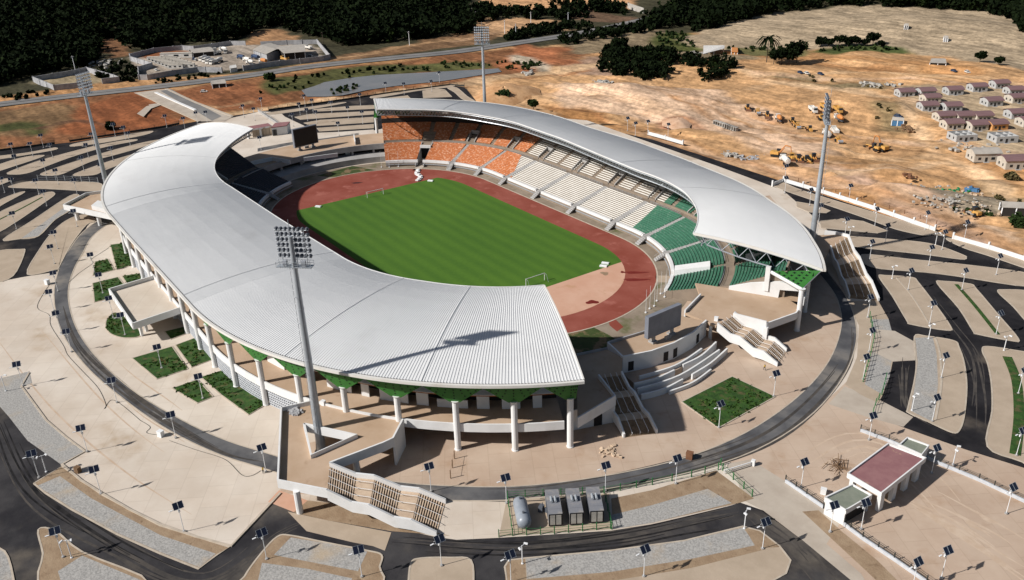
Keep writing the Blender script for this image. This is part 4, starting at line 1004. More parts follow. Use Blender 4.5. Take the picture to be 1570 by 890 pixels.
        # return panels running back from the column head under the roof
        mb = MB(); mb.quad([P(s0, K_+.4, 12.8), P(s0, K_+1.3, zt), P(s0, K_-7, zt+.4), P(s0, K_-2.5, 14.5)]); mb.build('return_panel', 'panel_green', root)
    # back wall above the kiosks, its shade put into the dark colour
    RK = K-7.0
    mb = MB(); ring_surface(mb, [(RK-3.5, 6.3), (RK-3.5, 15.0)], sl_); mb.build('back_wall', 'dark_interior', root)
    mb = MB(); ring_surface(mb, [(RK+1.6, 10.9), (RK+1.4, 10.65), (RK-1.6, 12.3), (RK-1.6, 12.6), (RK+1.6, 10.9)], sl_); mb.build('fascia', 'white_paint', root)
    mb = MB(); mb.wall([spos(x, RK+.25, side) for x in sl_], .3, 9.75, 10.1); mb.build('lintel', 'brown_trim', root)
    rg = random.Random(5); x = far+2
    while x < near-3:
        wd = rg.choice([1.4, 3.2, 2.2, 5.5, 1.6]); gap = rg.choice([1.6, 3.4, 2.2, 4.0])
        hgt_ = 9.75 if wd < 3 else rg.choice([8.4, 9.75]); b = min(x+wd, near-1)
        mb = MB(); mb.wall([spos(v, RK, side) for v in steps(x, b)], .3, 6.3, hgt_); mb.build('kiosk_wall', 'white_paint', root)
        x += wd+gap
    # ground floor behind the columns
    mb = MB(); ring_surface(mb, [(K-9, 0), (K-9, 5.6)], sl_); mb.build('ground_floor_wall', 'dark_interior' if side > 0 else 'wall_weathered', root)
    if side < 0:
        for i in range(len(cs)-1):
            if not (-46 < cs[i] < 66): continue
            if -14 < (cs[i]+cs[i+1])/2 < 8 and False: continue
            a, b = cs[i]+.8, cs[i+1]-.8; mb = MB()
            P = lambda s_, r_, z_: (*spos(s_, r_, side), z_)
            for k in range(7):
                z = .1+k*.70
                st = [a, (a+b)/2, b]
                for j in range(2):
                    mb.hexa([P(st[j], K-.5, z), P(st[j+1], K-.5, z), P(st[j+1], K-.2, z), P(st[j], K-.2, z)], [P(st[j], K-.5, z+.26), P(st[j+1], K-.5, z+.26), P(st[j+1], K-.2, z+.26), P(st[j], K-.2, z+.26)])
            for k in range(17):
                x_ = a+(b-a)*k/16; mb.hexa([P(x_-.09, K-.45, .1), P(x_+.09, K-.45, .1), P(x_+.09, K-.25, .1), P(x_-.09, K-.25, .1)], [P(x_-.09, K-.45, 4.7), P(x_+.09, K-.45, 4.7), P(x_+.09, K-.25, 4.7), P(x_-.09, K-.25, 4.7)])
            mb.build('lattice_screen', 'louvre_grey', root)
            mb = MB(); mb.hexa([P(a, K-1.2, 0), P(b, K-1.2, 0), P(b, K-1.0, 0), P(a, K-1.0, 0)], [P(a, K-1.2, 4.7), P(b, K-1.2, 4.7), P(b, K-1.0, 4.7), P(a, K-1.0, 4.7)]); mb.build('screen_shade', 'dark_interior', root)  # dark sheet added as the shade seen through the lattice holes
    return root
west = build_stand(-1, 'nearer grandstand with ribbed pale roof, white columns and green triangular panels under its eave')
east = build_stand(1, 'far grandstand with its orange, white and green seat blocks open to view')
# white end wall and Y column at the near end of the far stand
P = lambda s_, r_, z_: (*spos(s_, r_, 1), z_)
mb = MB(); prof = [(70, 6.3, 7.2), (76, 6.3, 9.4), (84, 6.3, 11.2), (84.2, 8.8, 11.2), (90.3, 9.4, 11.2)]
for k in range(len(prof)-1):
    r0, b0, t0 = prof[k]; r1, b1, t1 = prof[k+1]; e = 117.4
    mb.hexa([P(e-.35, r0, b0), P(e+.35, r0, b0), P(e+.35, r1, b1), P(e-.35, r1, b1)], [P(e-.35, r0, t0), P(e+.35, r0, t0), P(e+.35, r1, t1), P(e-.35, r1, t1)])
mb.build('end_wall', 'white_paint', east)
mb = MB(); e = 117.6; top = roof_point(1, 1, .42)
mb.box((P(e, 80.5, 0)[0], P(e, 80.5, 0)[1], 11.6), (1.3, 1.1, 7.4), R_(24)); mb.build('column', 'white_paint', east)
def on_ray(u, v, x, y):
    zz = np.linspace(5, 22, 400); P_ = np.stack([np.full(400, x), np.full(400, y), zz], -1)-CAM
    pv = PY-FPX*(P_@CU)/(P_@CF); return float(zz[np.argmin(abs(pv-v))])
ax, ay = P(e, 81.2, 0)[:2]; c = Vector((*spos(L+70*R_(65.4), 90.9, 1), 12.6)); a = Vector((ax, ay, on_ray(1198.6, 417, ax, ay))); b = roof_point(1, 1, .015)-Vector((0, 0, .7))
mb = MB(); mb.tube(a, c, .5, n=6); mb.build('brace', 'white_paint', east)
mb = MB(); mb.tube(c, b, .22, n=6); mb.tube(a, b, .2, n=6); mb.build('panel_bar', 'galvanised', east)
mb = MB()
nrm = (b-a).cross(c-a).normalized()
if nrm.dot(Vector(CAM)-a) < 0: nrm = -nrm
mb.hexa([a, b, c], [a+nrm*.25, b+nrm*.25, c+nrm*.25], 0)
for i in range(5):
    for j in range(6-i):
        if i+j > 5: continue
        u, v = .10+.15*j, .12+.15*i
        if u+v > .9: continue
        q = a+(b-a)*u+(c-a)*v+nrm*.29; tx = (b-a).normalized(); ty = nrm.cross(tx)
        for w_, h_ in ((.45, .14), (.14, .45)): mb.quad([q-tx*w_-ty*h_, q+tx*w_-ty*h_, q+tx*w_+ty*h_, q-tx*w_+ty*h_], 1)
mb.build('end_panel', ['panel_green', 'black'], east)

# ------------------------------------------------------------------ plazas at level 6.3 and end terraces
def deck(name, poly, z0, z1, mat, par=None, px=False):
    mb = MB(); mb.prism([tuple(p[:2]) for p in poly], z0, z1); return mb.build(name, mat, par)
Z63 = 6.3
def pz(lst, z=Z63): return [tuple(p[:2]) for p in G(lst, z)]
t = thing('entrance_terrace', 'raised beige terrace around the nearest mast with a white parapet and triangular opening', 'terrace', (104, -92, 0))
plz = pz([(432, 631), (427, 742), (502, 757), (506, 715), (588, 684), (603, 677), (618, 648)])
arc = [spos(s, 97.9, -1) for s in np.linspace(L+70*R_(38.5), L+70*R_(27.0), 6)]
outer = plz+arc
tri = pz([(467, 655), (478, 703), (547, 672)])
mb = MB()
# slab built around the triangular opening: outer ring pieces
hole = [np.array(q) for q in tri]
bm = bmesh.new()
vo = [bm.verts.new((p[0], p[1], Z63)) for p in outer]; vh = [bm.verts.new((p[0], p[1], Z63)) for p in tri]
eo = [bm.edges.new((vo[i], vo[(i+1) % len(vo)])) for i in range(len(vo))]+[bm.edges.new((vh[i], vh[(i+1) % 3])) for i in range(3)]
bmesh.ops.triangle_fill(bm, edges=eo, use_beauty=True)
ex = bmesh.ops.extrude_face_region(bm, geom=bm.faces[:]); bmesh.ops.translate(bm, verts=[v for v in ex['geom'] if isinstance(v, bmesh.types.BMVert)], vec=(0, 0, -.7))
bmesh.ops.recalc_face_normals(bm, faces=bm.faces)
bm.verts.index_update()
mb.v = [tuple(v.co) for v in bm.verts]; mb.f = [tuple(v.index for v in f.verts) for f in bm.faces]; mb.m = [0]*len(mb.f); bm.free()
mb.build('deck', 'deck_concrete', t)
mb = MB(); mb.wall([arc[-1]]+plz[:3], .4, 5.3, 7.4); mb.build('parapet', 'white_paint', t)
mb = MB(); mb.wall(plz[3:], .4, 5.0, 7.3); mb.build('parapet', 'white_paint', t)
mb = MB(); mb.wall([tri[0], tri[1], tri[2], tri[0]], .5, 5.2, 7.3); mb.build('opening_parapet', 'white_paint', t)
mb = MB()
for u, v in ((545, 705), (455, 756)):
    q = g1(u, v, 5.0); mb.lathe([(.7, 0), (.7, 5.6)], (q.x, q.y, 0), n=12)
mb.build('support_column', 'white_paint', t)
mb = MB(); q0, q1 = plz[5], plz[6]; mb.wall([q0, q1], .4, 0, 5.2); mb.build('side_wall', 'white_paint', t)

def stair(name, label, TL, TR, BL, BR, z1, z0, flights=3, steps_=11, tread='stair_tread', riser='stair_brown', rails=3, gap=.58):
    TL, TR, BL, BR = [np.array(p[:2], float) for p in (TL, TR, BL, BR)]
    root = thing(name, label, 'staircase', (*((TL+TR+BL+BR)/4), 0))
    lf = .16; ft = (1-lf*(flights-1))/flights
    marks = []; t = 0
    for k in range(flights):
        marks.append(('f', t, t+ft)); t += ft
        if k < flights-1: marks.append(('l', t, t+lf)); t += lf
    def zp(t):
        z = z1
        for kind, a, b in marks:
            if kind == 'f': z -= (z1-z0)/flights*min(max((t-a)/(b-a), 0), 1)
        return z
    pt = lambda t, u: (TL*(1-u)+TR*u)*(1-t)+(BL*(1-u)+BR*u)*t
    P = lambda t, u, z: (*pt(t, u), z)
    for kind, a, b in marks:
        mb = MB()
        if kind == 'f':
            mb.hexa([P(a, .03, zp(a)-.9), P(b, .03, max(zp(b)-.9, -.1)), P(b, .97, max(zp(b)-.9, -.1)), P(a, .97, zp(a)-.9)], [P(a, .03, zp(a)-.2), P(b, .03, zp(b)-.2), P(b, .97, zp(b)-.2), P(a, .97, zp(a)-.2)], 1)
            for k in range(steps_):
                ta, tb = a+(b-a)*k/steps_, a+(b-a)*(k+gap)/steps_; z = zp(a)-(zp(a)-zp(b))*(k+.5)/steps_
                mb.hexa([P(ta, .03, z-.12), P(tb, .03, z-.12), P(tb, .97, z-.12), P(ta, .97, z-.12)], [P(ta, .03, z), P(tb, .03, z), P(tb, .97, z), P(ta, .97, z)], 0)
            mb.build('flight', [tread, riser], root)
        else:
            mb.hexa([P(a, .03, zp(a)-.7), P(b, .03, zp(a)-.7), P(b, .97, zp(a)-.7), P(a, .97, zp(a)-.7)], [P(a, .03, zp(a)), P(b, .03, zp(a)), P(b, .97, zp(a)), P(a, .97, zp(a))])
            mb.build('landing', 'stair_tread', root)
    tt = sorted(set([0.0]+[x for m in marks for x in m[1:]]+[1.0]))
    for u in (0, 1):
        mb = MB(); mb.wall([pt(x, u) for x in tt], .45, [max(zp(x)-1.5, 0) for x in tt], [zp(x)+1.05 for x in tt]); mb.build('parapet', 'white_paint', root)
    for k in range(rails):
        u = (k+1)/(rails+1); mb = MB()
        for i in range(len(tt)-1): mb.tube(P(tt[i], u, zp(tt[i])+.9), P(tt[i+1], u, zp(tt[i+1])+.9), .05, n=5)
        for x in np.linspace(0.02, .98, 6): mb.tube(P(x, u, zp(x)), P(x, u, zp(x)+.9), .03, n=4)
        mb.build('handrail', 'pole_white', root)
    return root
pz1 = lambda u, v, z: G([(u, v)], z)[0]
stair('grand_staircase', 'long white walled staircase coming down from the terrace with the nearest mast', pz1(506, 715, 6.3), pz1(502, 757, 6.3), pz1(684, 772, 0), pz1(670, 822, 0), 6.3, .05)
stair('grand_staircase', 'brown staircase beside the curved white benches, at the open end of the nearer stand', pz1(918, 580, 6.3), pz1(953, 575, 6.3), pz1(957, 672, 0), pz1(1007, 665, 0), 6.3, .05, tread='brown_earth', steps_=14, gap=.75)
stair('grand_staircase', 'white parapet staircase between the big scoreboard terrace and the far stand', pz1(1100, 500, 6.3), pz1(1126, 483, 6.3), pz1(1192, 562, 0), pz1(1206, 540, 0), 6.3, .05)
stair('grand_staircase', 'brown staircase with white wavy parapets at the right corner of the far stand', pz1(1273, 381, 6.3), pz1(1300, 364, 6.3), pz1(1302, 458, 0), pz1(1347, 462, 0), 6.3, .05, tread='brown_earth', steps_=14, gap=.75)
t = thing('entrance_terrace', 'raised terrace at the right corner of the far stand, half hidden by its roof', 'terrace', (95, 88, 0))
poly = pz([(1273, 381), (1300, 364), (1284, 360)])+[spos(L+70*R_(a), 91, 1) for a in (30, 38, 46, 54)]
deck('deck', poly, 5.5, 6.3, 'deck_concrete', t)
mb = MB(); mb.wall(pz([(1300, 364), (1284, 360), (1264, 358)]), .4, 5.2, 7.3); mb.build('parapet', 'white_paint', t)

# near-end terrace with scoreboard
t = thing('scoreboard_terrace', 'curved white walled terrace block carrying the grey backed scoreboard', 'terrace', (110, -3, 0))
IN = pz([(932, 528), (985, 512), (1042, 484)]); OUT = [(114.5, -17.7), (116.8, -10), (117.3, -2.5), (116.3, 5.5), (113.7, 13.2)]
deck('deck', IN+OUT[::-1], 5.7, 6.3, 'deck_concrete', t)
mb = MB(); mb.wall(OUT, .45, 0, 6.75); mb.build('curved_wall', 'white_paint', t)
mb = MB(); mb.wall([OUT[0], IN[0]], .45, 0, 6.9); mb.build('side_wall', 'white_paint', t)
mb = MB(); mb.wall(IN, .4, 0, 7.0); mb.build('inner_wall', 'wall_weathered', t)
for u, v in ((1022, 548), (1036, 542), (973, 568), (1074, 521)):
    q = g1(u, v, 3.5); k = min(range(4), key=lambda i: (Vector(OUT[i])+Vector(OUT[i+1])).to_3d().__mul__(.5).__sub__(Vector((q.x, q.y, 0))).length)
    a, b = Vector(OUT[k]), Vector(OUT[k+1]); d = (b-a).normalized(); f = (Vector((q.x, q.y))-a).dot(d); c = a+d*f; ang = math.atan2(d.y, d.x)
    mb = MB(); mb.box((c.x, c.y, 3.6), (1.5, .62, 2.6), ang); mb.build('doorway', 'dark_interior', t)
walls = [([(980, 577), (1035, 560), (1076, 534)], 2.9), ([(972, 588), (1005, 580), (1034, 567)], 2.5), ([(1047, 559), (1075, 545), (1098, 524)], 2.5), ([(977, 596), (1042, 575), (1103, 536)], 2.0), ([(983, 605), (1017, 596), (1047, 581)], 1.6), ([(1061, 574), (1090, 556), (1115, 534)], 1.6), ([(1026, 600), (1062, 586), (1090, 566)], 1.0)]
names = ['long top', 'short second left', 'short second right', 'long middle', 'short fourth left', 'short fourth right', 'lowest']
for (pp, zt), nm in zip(walls, names):
    Q = catmull(pz(pp, zt), False, 6); mb = MB(); mb.wall(Q, .45, 0, zt); w_ = mb.build('curved_bench_wall', 'white_paint', origin=(*Q[6], 0))
    tag(w_, nm+' curved white bench wall below the scoreboard terrace', 'bench wall', 'curved bench walls below the scoreboard terrace')
mb = MB(); mb.prism([OUT[0], OUT[1], OUT[2], OUT[3], OUT[4]]+pz([(1097, 526), (1040, 566), (975, 590)], 2.0), 0, 1.95); mb.build('bench_step', 'warm_concrete', t)
# plaza decks left and right of it
t = thing('plaza_deck', 'triangular beige deck between the nearer stand end and the scoreboard terrace', 'deck', (118, -30, 0))
dk = pz([(884, 546), (931, 536)])+[OUT[0]]+pz([(953, 575), (918, 580), (943, 612)])+[spos(L+70*R_(63), 97.8, -1)]
deck('deck', dk, 5.6, 6.3, 'deck_concrete', t)
mb = MB(); mb.wall(pz([(918, 580), (943, 612)])+[spos(L+70*R_(63), 97.8, -1)], .4, 4.6, 7.3); mb.build('parapet', 'white_paint', t)
mb = MB(); mb.wall(pz([(884, 546), (931, 536)]), .3, 0, 6.9); mb.build('inner_wall', 'wall_weathered', t)
a, b = pz([(943, 612)])[0], spos(L+70*R_(63), 92, -1); mb = MB(); mb.wall([a, b], .35, 0, 5.4); mb.build('ground_wall', 'white_paint', t)
am = (np.array(a)*.6+np.array(b)*.4); mb = MB(); mb.box((am[0], am[1], 1.6), (2.0, .6, 3.0), math.atan2(b[1]-a[1], b[0]-a[0])); mb.build('doorway', 'dark_interior', t)
t = thing('plaza_deck', 'beige deck with a long white edge beam at the near end of the far stand', 'deck', (115, 25, 0))
dk = pz([(1074, 455), (1050, 480), (1082, 493), (1098, 500), (1124, 485), (1175, 498), (1220, 482), (1230, 473)])+[spos(117, 86, 1), spos(117, 60, 1)]
deck('deck', dk, 5.6, 6.3, 'deck_concrete', t)
mb = MB(); mb.wall(pz([(1175, 498), (1220, 482)])+[spos(L+70*R_(65.4), 90.8, 1)], .4, 4.7, 6.8); mb.build('edge_beam', 'white_paint', t)
mb = MB(); mb.wall(pz([(1124, 485), (1175, 498)]), .4, 3.0, 7.3); mb.build('parapet', 'white_paint', t)
mb = MB(); mb.wall(pz([(1050, 480), (1074, 455)]), .4, 3.0, 7.2); mb.build('inner_parapet', 'white_paint', t)
q = g1(1175, 498, 6.3); mb = MB(); mb.box((q.x, q.y, 2.8), (1.2, 1.2, 5.6), R_(20)); mb.build('support_column', 'white_paint', t)
q = g1(1090, 500, 5); mb = MB(); mb.lathe([(.5, 0), (.5, 5.5)], (q.x, q.y, 0), n=10); mb.build('support_column', 'white_paint', t)

# far-end terrace between the two stands
t = thing('far_terrace', 'grey fronted terrace block closing the far end between the two stands', 'terrace', (-112, -3, 0))
def fpos(a, r): return (-L-r*math.cos(R_(a)), r*math.sin(R_(a)))
aa = np.linspace(-38, 27, 27)
mb = MB()
for i in range(len(aa)-1):
    A, B = aa[i], aa[i+1]; P = lambda a, r, z: (*fpos(a, r), z)
    mb.hexa([P(A, 66, 5.6), P(B, 66, 5.6), P(B, 87, 5.6), P(A, 87, 5.6)], [P(A, 66, 6.3), P(B, 66, 6.3), P(B, 87, 6.3), P(A, 87, 6.3)])
mb.build('deck', 'deck_concrete', t)
mb = MB(); mb.wall([fpos(a, 66) for a in aa], .5, 4.4, 6.9); mb.build('fascia', 'concrete_grey', t)
mb = MB(); mb.wall([fpos(a, 69) for a in aa], .5, 0, 5.6); mb.build('recess_wall', 'dark_interior', t)
mb = MB(); mb.wall([fpos(a, 59.5) for a in aa], .5, 0, 2.6); mb.build('front_wall', 'concrete_grey', t)
mb = MB()
for i in range(len(aa)-1):
    A, B = aa[i], aa[i+1]; P = lambda a, r, z: (*fpos(a, r), z)
    mb.hexa([P(A, 59.7, 1.8), P(B, 59.7, 1.8), P(B, 68.8, 2.2), P(A, 68.8, 2.2)], [P(A, 59.7, 2.3), P(B, 59.7, 2.3), P(B, 68.8, 2.7), P(A, 68.8, 2.7)])
mb.build('lower_deck', 'concrete_grey', t)
for a in (-30, -17, -8, 2, 13.5, 22):
    x, y = fpos(a, 66.6); mb = MB(); mb.box((x, y, 3.6), (.8, .9, 3.4), R_(180-a)); mb.build('pier', 'concrete_grey', t)
for a in (-6.5, -2.0, 12):
    x, y = fpos(a, 68.5); mb = MB(); mb.box((x, y, 3.9), (.3, 2.2, 2.4), R_(180-a)); mb.build('white_door', 'white_paint', t)
for P0, P1 in (((466, 247), (518, 240)), ((543, 211), (545, 222)), ((385, 253), (418, 246)), ((418, 246), (445, 251))):
    mb = MB(); mb.wall(pz([P0, P1], 6.5), .4, 6.3, 8.0); mb.build('parapet', 'white_paint', t)

def scoreboard(u0, v0, u1, v1, hb, label, zb=6.3, ht=8.0, flip=1):
    a, b = g1(u0, v0, zb), g1(u1, v1, zb); c = (a+b)/2; d = b-a; ang = math.atan2(d.y, d.x); W = d.length
    r = thing('scoreboard', label, 'scoreboard', (c.x, c.y, zb))
    n = Vector((-math.sin(ang), math.cos(ang), 0))*flip
    mb = MB(); mb.box((c.x, c.y, zb+hb+ht/2), (W, 1.3, ht), ang); mb.build('cabinet', 'screen_frame', r)
    q = c+n*.68; mb = MB(); mb.box((q.x, q.y, zb+hb+ht/2), (W-.8, .08, ht-.8), ang); mb.build('screen', 'black', r)
    for k in (-.28, .28):
        q = c+d*k; mb = MB(); mb.box((q.x, q.y, zb+hb/2), (.8, .8, hb), ang); mb.box((q.x, q.y, zb+.25), (1.8, 1.8, .5), ang); mb.build('leg', 'concrete_grey', r)
    q = c-n*1.2; mb = MB()
    for k in range(3): mb.box((q.x+.8*k*math.cos(ang), q.y+.8*k*math.sin(ang), zb+.5), (.6, .5, 1.0), ang)
    mb.build('control_box', 'concrete_grey', r)
# near scoreboard: its grey back faces the camera, the screen faces the pitch
scoreboard(990, 530, 1040, 508, 2.0, 'big scoreboard seen from its grey back on the near terrace', flip=1, ht=6.2)
scoreboard(452, 233, 488, 224, 1.7, 'black screened scoreboard on the far terrace between the stands', flip=-1, ht=8.6)
# ------------------------------------------------------------------ floodlight masts
def make_mast(loc, label, Hb=45.6):
    x, y = loc; ang = math.atan2(-y, -x)          # lamps face the pitch
    r = thing('floodlight_mast', label, 'floodlight', (x, y, 0), group='four floodlight masts around the stadium')
    A = Vector((-math.sin(ang), math.cos(ang), 0)); F = Vector((math.cos(ang), math.sin(ang), 0)); O = Vector((x, y, 0)); Zv = Vector((0, 0, 1))
    mb = MB(); mb.tube(O, O+Zv*(Hb+6.6), 1.05, .46, n=16)
    for k in (12, 24, 36): mb.tube(O+Zv*k, O+Zv*(k+.25), 1.05-.0115*k+.06, n=16)
    mb.build('pole', 'galvanised', r, smooth=False)
    mb = MB(); mb.tube(O, O+Zv*.5, 1.6, n=16); mb.build('base', 'concrete_grey', r)
    mb = MB()
    for k in range(30): mb.tube(O-F*1.25+A*.5+Zv*(2+1.5*k), O-F*1.25+A*.5+Zv*(3.2+1.5*k), .05, n=4); 
    for k in (3, 9, 15, 21, 27, 33, 39): mb.tube(O+A*.5-F*.4+Zv*k, O-F*1.25+A*.5+Zv*k, .05, n=4)
    mb.build('ladder', 'galvanised', r)
    # platform with railing
    mb = MB(); W = 3.7
    c = O+F*.3+Zv*Hb
    mb.box(c, (1.7, 2*W, .16), ang); 
    for sx in (-.85, .85):
        for zz in (.55, 1.1): mb.tube(c+F*sx-A*W+Zv*zz, c+F*sx+A*W+Zv*zz, .04, n=4)
    for k in range(9):
        for sx in (-.85, .85): mb.tube(c+F*sx+A*(-W+2*W*k/8), c+F*sx+A*(-W+2*W*k/8)+Zv*1.1, .04, n=4)
    mb.build('platform', 'galvanised', r)
    mb = MB()
    for k in (-2.0, 2.0): mb.box(c+A*k-F*.2+Zv*.75, (.6, .8, 1.2), ang)
    mb.build('ballast_box', 'steel_grey', r)
    mb = MB()
    for i in range(6): mb.tube(O+F*.75-A*3.55+Zv*(Hb+1.9+1.15*i), O+F*.75+A*3.55+Zv*(Hb+1.9+1.15*i), .09, n=5)
    for k in (-2.6, -.5, .5, 2.6): mb.tube(O+F*.72+A*k+Zv*Hb, O+F*.72+A*k+Zv*(Hb+8.0), .08, n=5)
    mb.build('lamp_frame', 'galvanised', r)
    src = None
    for i in range(6):
        for j in range(8):
            q = O+F*1.15+A*(-3.2+6.4*j/7)+Zv*(Hb+2.05+1.15*i)
            if src is None:
                m2 = MB(); m2.lathe([(.18, -.45), (.36, -.2), (.42, .12)], (0, 0, 0), axis='X', n=10); m2.box((-.05, 0, -.42), (.12, .7, .1)); m2.box((-.4, 0, 0), (.4, .3, .4))
                me = m2; src = me.build('lamp', 'steel_dark', None); g2 = MB(); g2.lathe([(.40, .12), (.36, .16)], (0, 0, 0), axis='X', n=10); gl = g2.build('lamp_glass', 'lamp_glass', None)
                o, gg = src, gl
            else:
                o = src.copy(); COL.objects.link(o); gg = gl.copy(); COL.objects.link(gg)
            o.parent = r; o.location = q-O; o.rotation_euler = (0, R_(22), ang); gg.parent = o; gg.location = (0, 0, 0)
    mb = MB(); mb.tube(O+Zv*(Hb+6.5), O+Zv*(Hb+10.2), .06, n=4); mb.build('lightning_rod', 'galvanised', r)
    return r
make_mast((96.7, -91.6), 'nearest tall floodlight mast rising through the triangular terrace opening')
make_mast((-113.0, -89.5), 'tall floodlight mast behind the left tip of the nearer stand')
make_mast((95.2, 82.6), 'tall floodlight mast at the right corner beside the white boundary wall', 45.4)
make_mast((-99.6, 85.0), 'tall floodlight mast standing behind the far stand', 45.4)

# ------------------------------------------------------------------ goals, flagpoles, pitch furniture
def goal(x, label):
    r = thing('football_goal', label, 'goal', (x, 0, 0.1)); s = -1 if x > 0 else 1
    for y in (-3.66, 3.66): mb = MB(); mb.tube((x, y, .1), (x, y, 2.54), .11, n=8); mb.build('post', 'white_paint', r)
    mb = MB(); mb.tube((x, -3.7, 2.54), (x, 3.7, 2.54), .11, n=8); mb.build('crossbar', 'white_paint', r)
    mb = MB()
    for y in (-3.66, 3.66): mb.tube((x, y, 2.5), (x-s*1.0, y, 2.4), .05, n=5); mb.tube((x-s*1.0, y, 2.4), (x-s*2.0, y, .12), .05, n=5)
    mb.build('stay', 'galvanised', r)
goal(-54.5, 'white football goal at the far end near the bare red track'); goal(54.5, 'white football goal at the near end beside the roof corner')
for u, v, n in ((1013, 451, 1), (1019, 456, 2), (1007, 462, 3), (1003, 470, 4), (996, 474, 5), (990, 480, 6), (1021, 446, 7)):
    q = g1(u, v, .1); mb = MB(); mb.tube(q, q+Vector((0, 0, 7.5)), .05, .03, n=6); mb.tube(q, q+Vector((0, 0, .3)), .3, n=8); o = mb.build('flagpole', 'pole_white', origin=tuple(q))
    tag(o, 'thin white flagpole on the bare strip behind the near end of the track', 'flagpole', 'flagpoles behind the near end of the track')
for u, v in ((585, 257), (597, 257), (611, 256)):
    q = g1(u, v, .1); mb = MB(); mb.tube(q, q+Vector((0, 0, 7.5)), .05, .03, n=6); mb.tube(q, q+Vector((0, 0, .3)), .3, n=8); o = mb.build('flagpole', 'pole_white', origin=tuple(q))
    tag(o, 'thin white flagpole before the leftmost orange seats at the far end', 'flagpole', 'flagpoles at the far end of the track')
for u, v, lab in ((928, 404.5, 'pale slab lying by the right corner of the grass'), (925, 409, 'second pale slab near the right grass corner, closer to the goal'), (660, 278, 'pale slab on the grass edge near the far tunnel'), (488, 317.5, 'pale slab at the left grass corner by the shadow')):
    q = g1(u, v, .1); mb = MB(); mb.box((q.x, q.y, .3), (2.4, 1.2, .4), R_(35)); mb.box((q.x, q.y, .55), (2.2, .1, .12), R_(35)); tag(mb.build('foam_slab', 'pole_white', origin=tuple(q)), lab, 'slab')
P = catmull(G([(641, 262), (639, 267), (645, 271), (643, 275), (640, 278)], .1)[:, :2], False, 4); mb = MB(); mb.wall(P, 2.0, .08, .3)
for p in P[::3]: mb.box((p[0], p[1], .5), (1.4, 1.4, .5), .4)
tag(mb.build('white_tarpaulin', 'white_paint', origin=(P[0][0], P[0][1], 0)), 'crumpled white sheet running over the red track from the tunnel', 'sheet')

# ------------------------------------------------------------------ solar lamp posts
def make_lamp(name, two_arm=True):
    r = thing(name, 'x', 'lamp post'); 
    mb = MB(); mb.tube((0, 0, .25), (0, 0, 6.4), .08, .055, n=8); mb.build('pole', 'pole_white', r)
    mb = MB(); mb.tube((0, 0, 0), (0, 0, .3), .32, n=8); mb.build('footing', 'concrete_grey', r)
    mb = MB(); mb.tube((0, 0, 5.5), (-.1, -1.25, 5.75), .05, n=5); mb.box((-.12, -1.5, 5.77), (.26, .7, .1), .08); mb.build('lamp_arm', 'pole_white', r)
    for y in (-.50, .50):
        mb = MB(); mb.box((.06, y, 6.55), (1.42, .92, .06), 0, 0, R_(48)); o = mb.build('solar_panel', 'solar_cell', r)
        mb = MB(); c = Vector((.06, y, 6.55)); M = Matrix.Rotation(R_(48), 3, 'Y')
        for d_, s_ in (((.71, 0), (.04, .95)), ((-.71, 0), (.04, .95)), ((0, .46), (1.42, .04)), ((0, -.46), (1.42, .04))):
            mb.box(c+M @ Vector((d_[0], d_[1], .02)), (s_[0], s_[1], .07), 0, 0, R_(48))
        mb.build('panel_frame', 'galvanised', r)
    mb = MB(); mb.tube((0, -1.2, 6.35), (0, 1.2, 6.35), .05, n=5); mb.box((-.25, 0, 5.1), (.3, .4, .6)); mb.build('battery_box', 'pole_white', r)
    return r
lamp0 = make_lamp('solar_lamp_post')
ORD = ['first', 'second', 'third', 'fourth', 'fifth', 'sixth', 'seventh', 'eighth', 'ninth', 'tenth', 'eleventh', 'twelfth', 'thirteenth', 'fourteenth', 'fifteenth', 'sixteenth', 'seventeenth', 'eighteenth', 'nineteenth', 'twentieth', 'twenty-first', 'twenty-second', 'twenty-third', 'twenty-fourth']
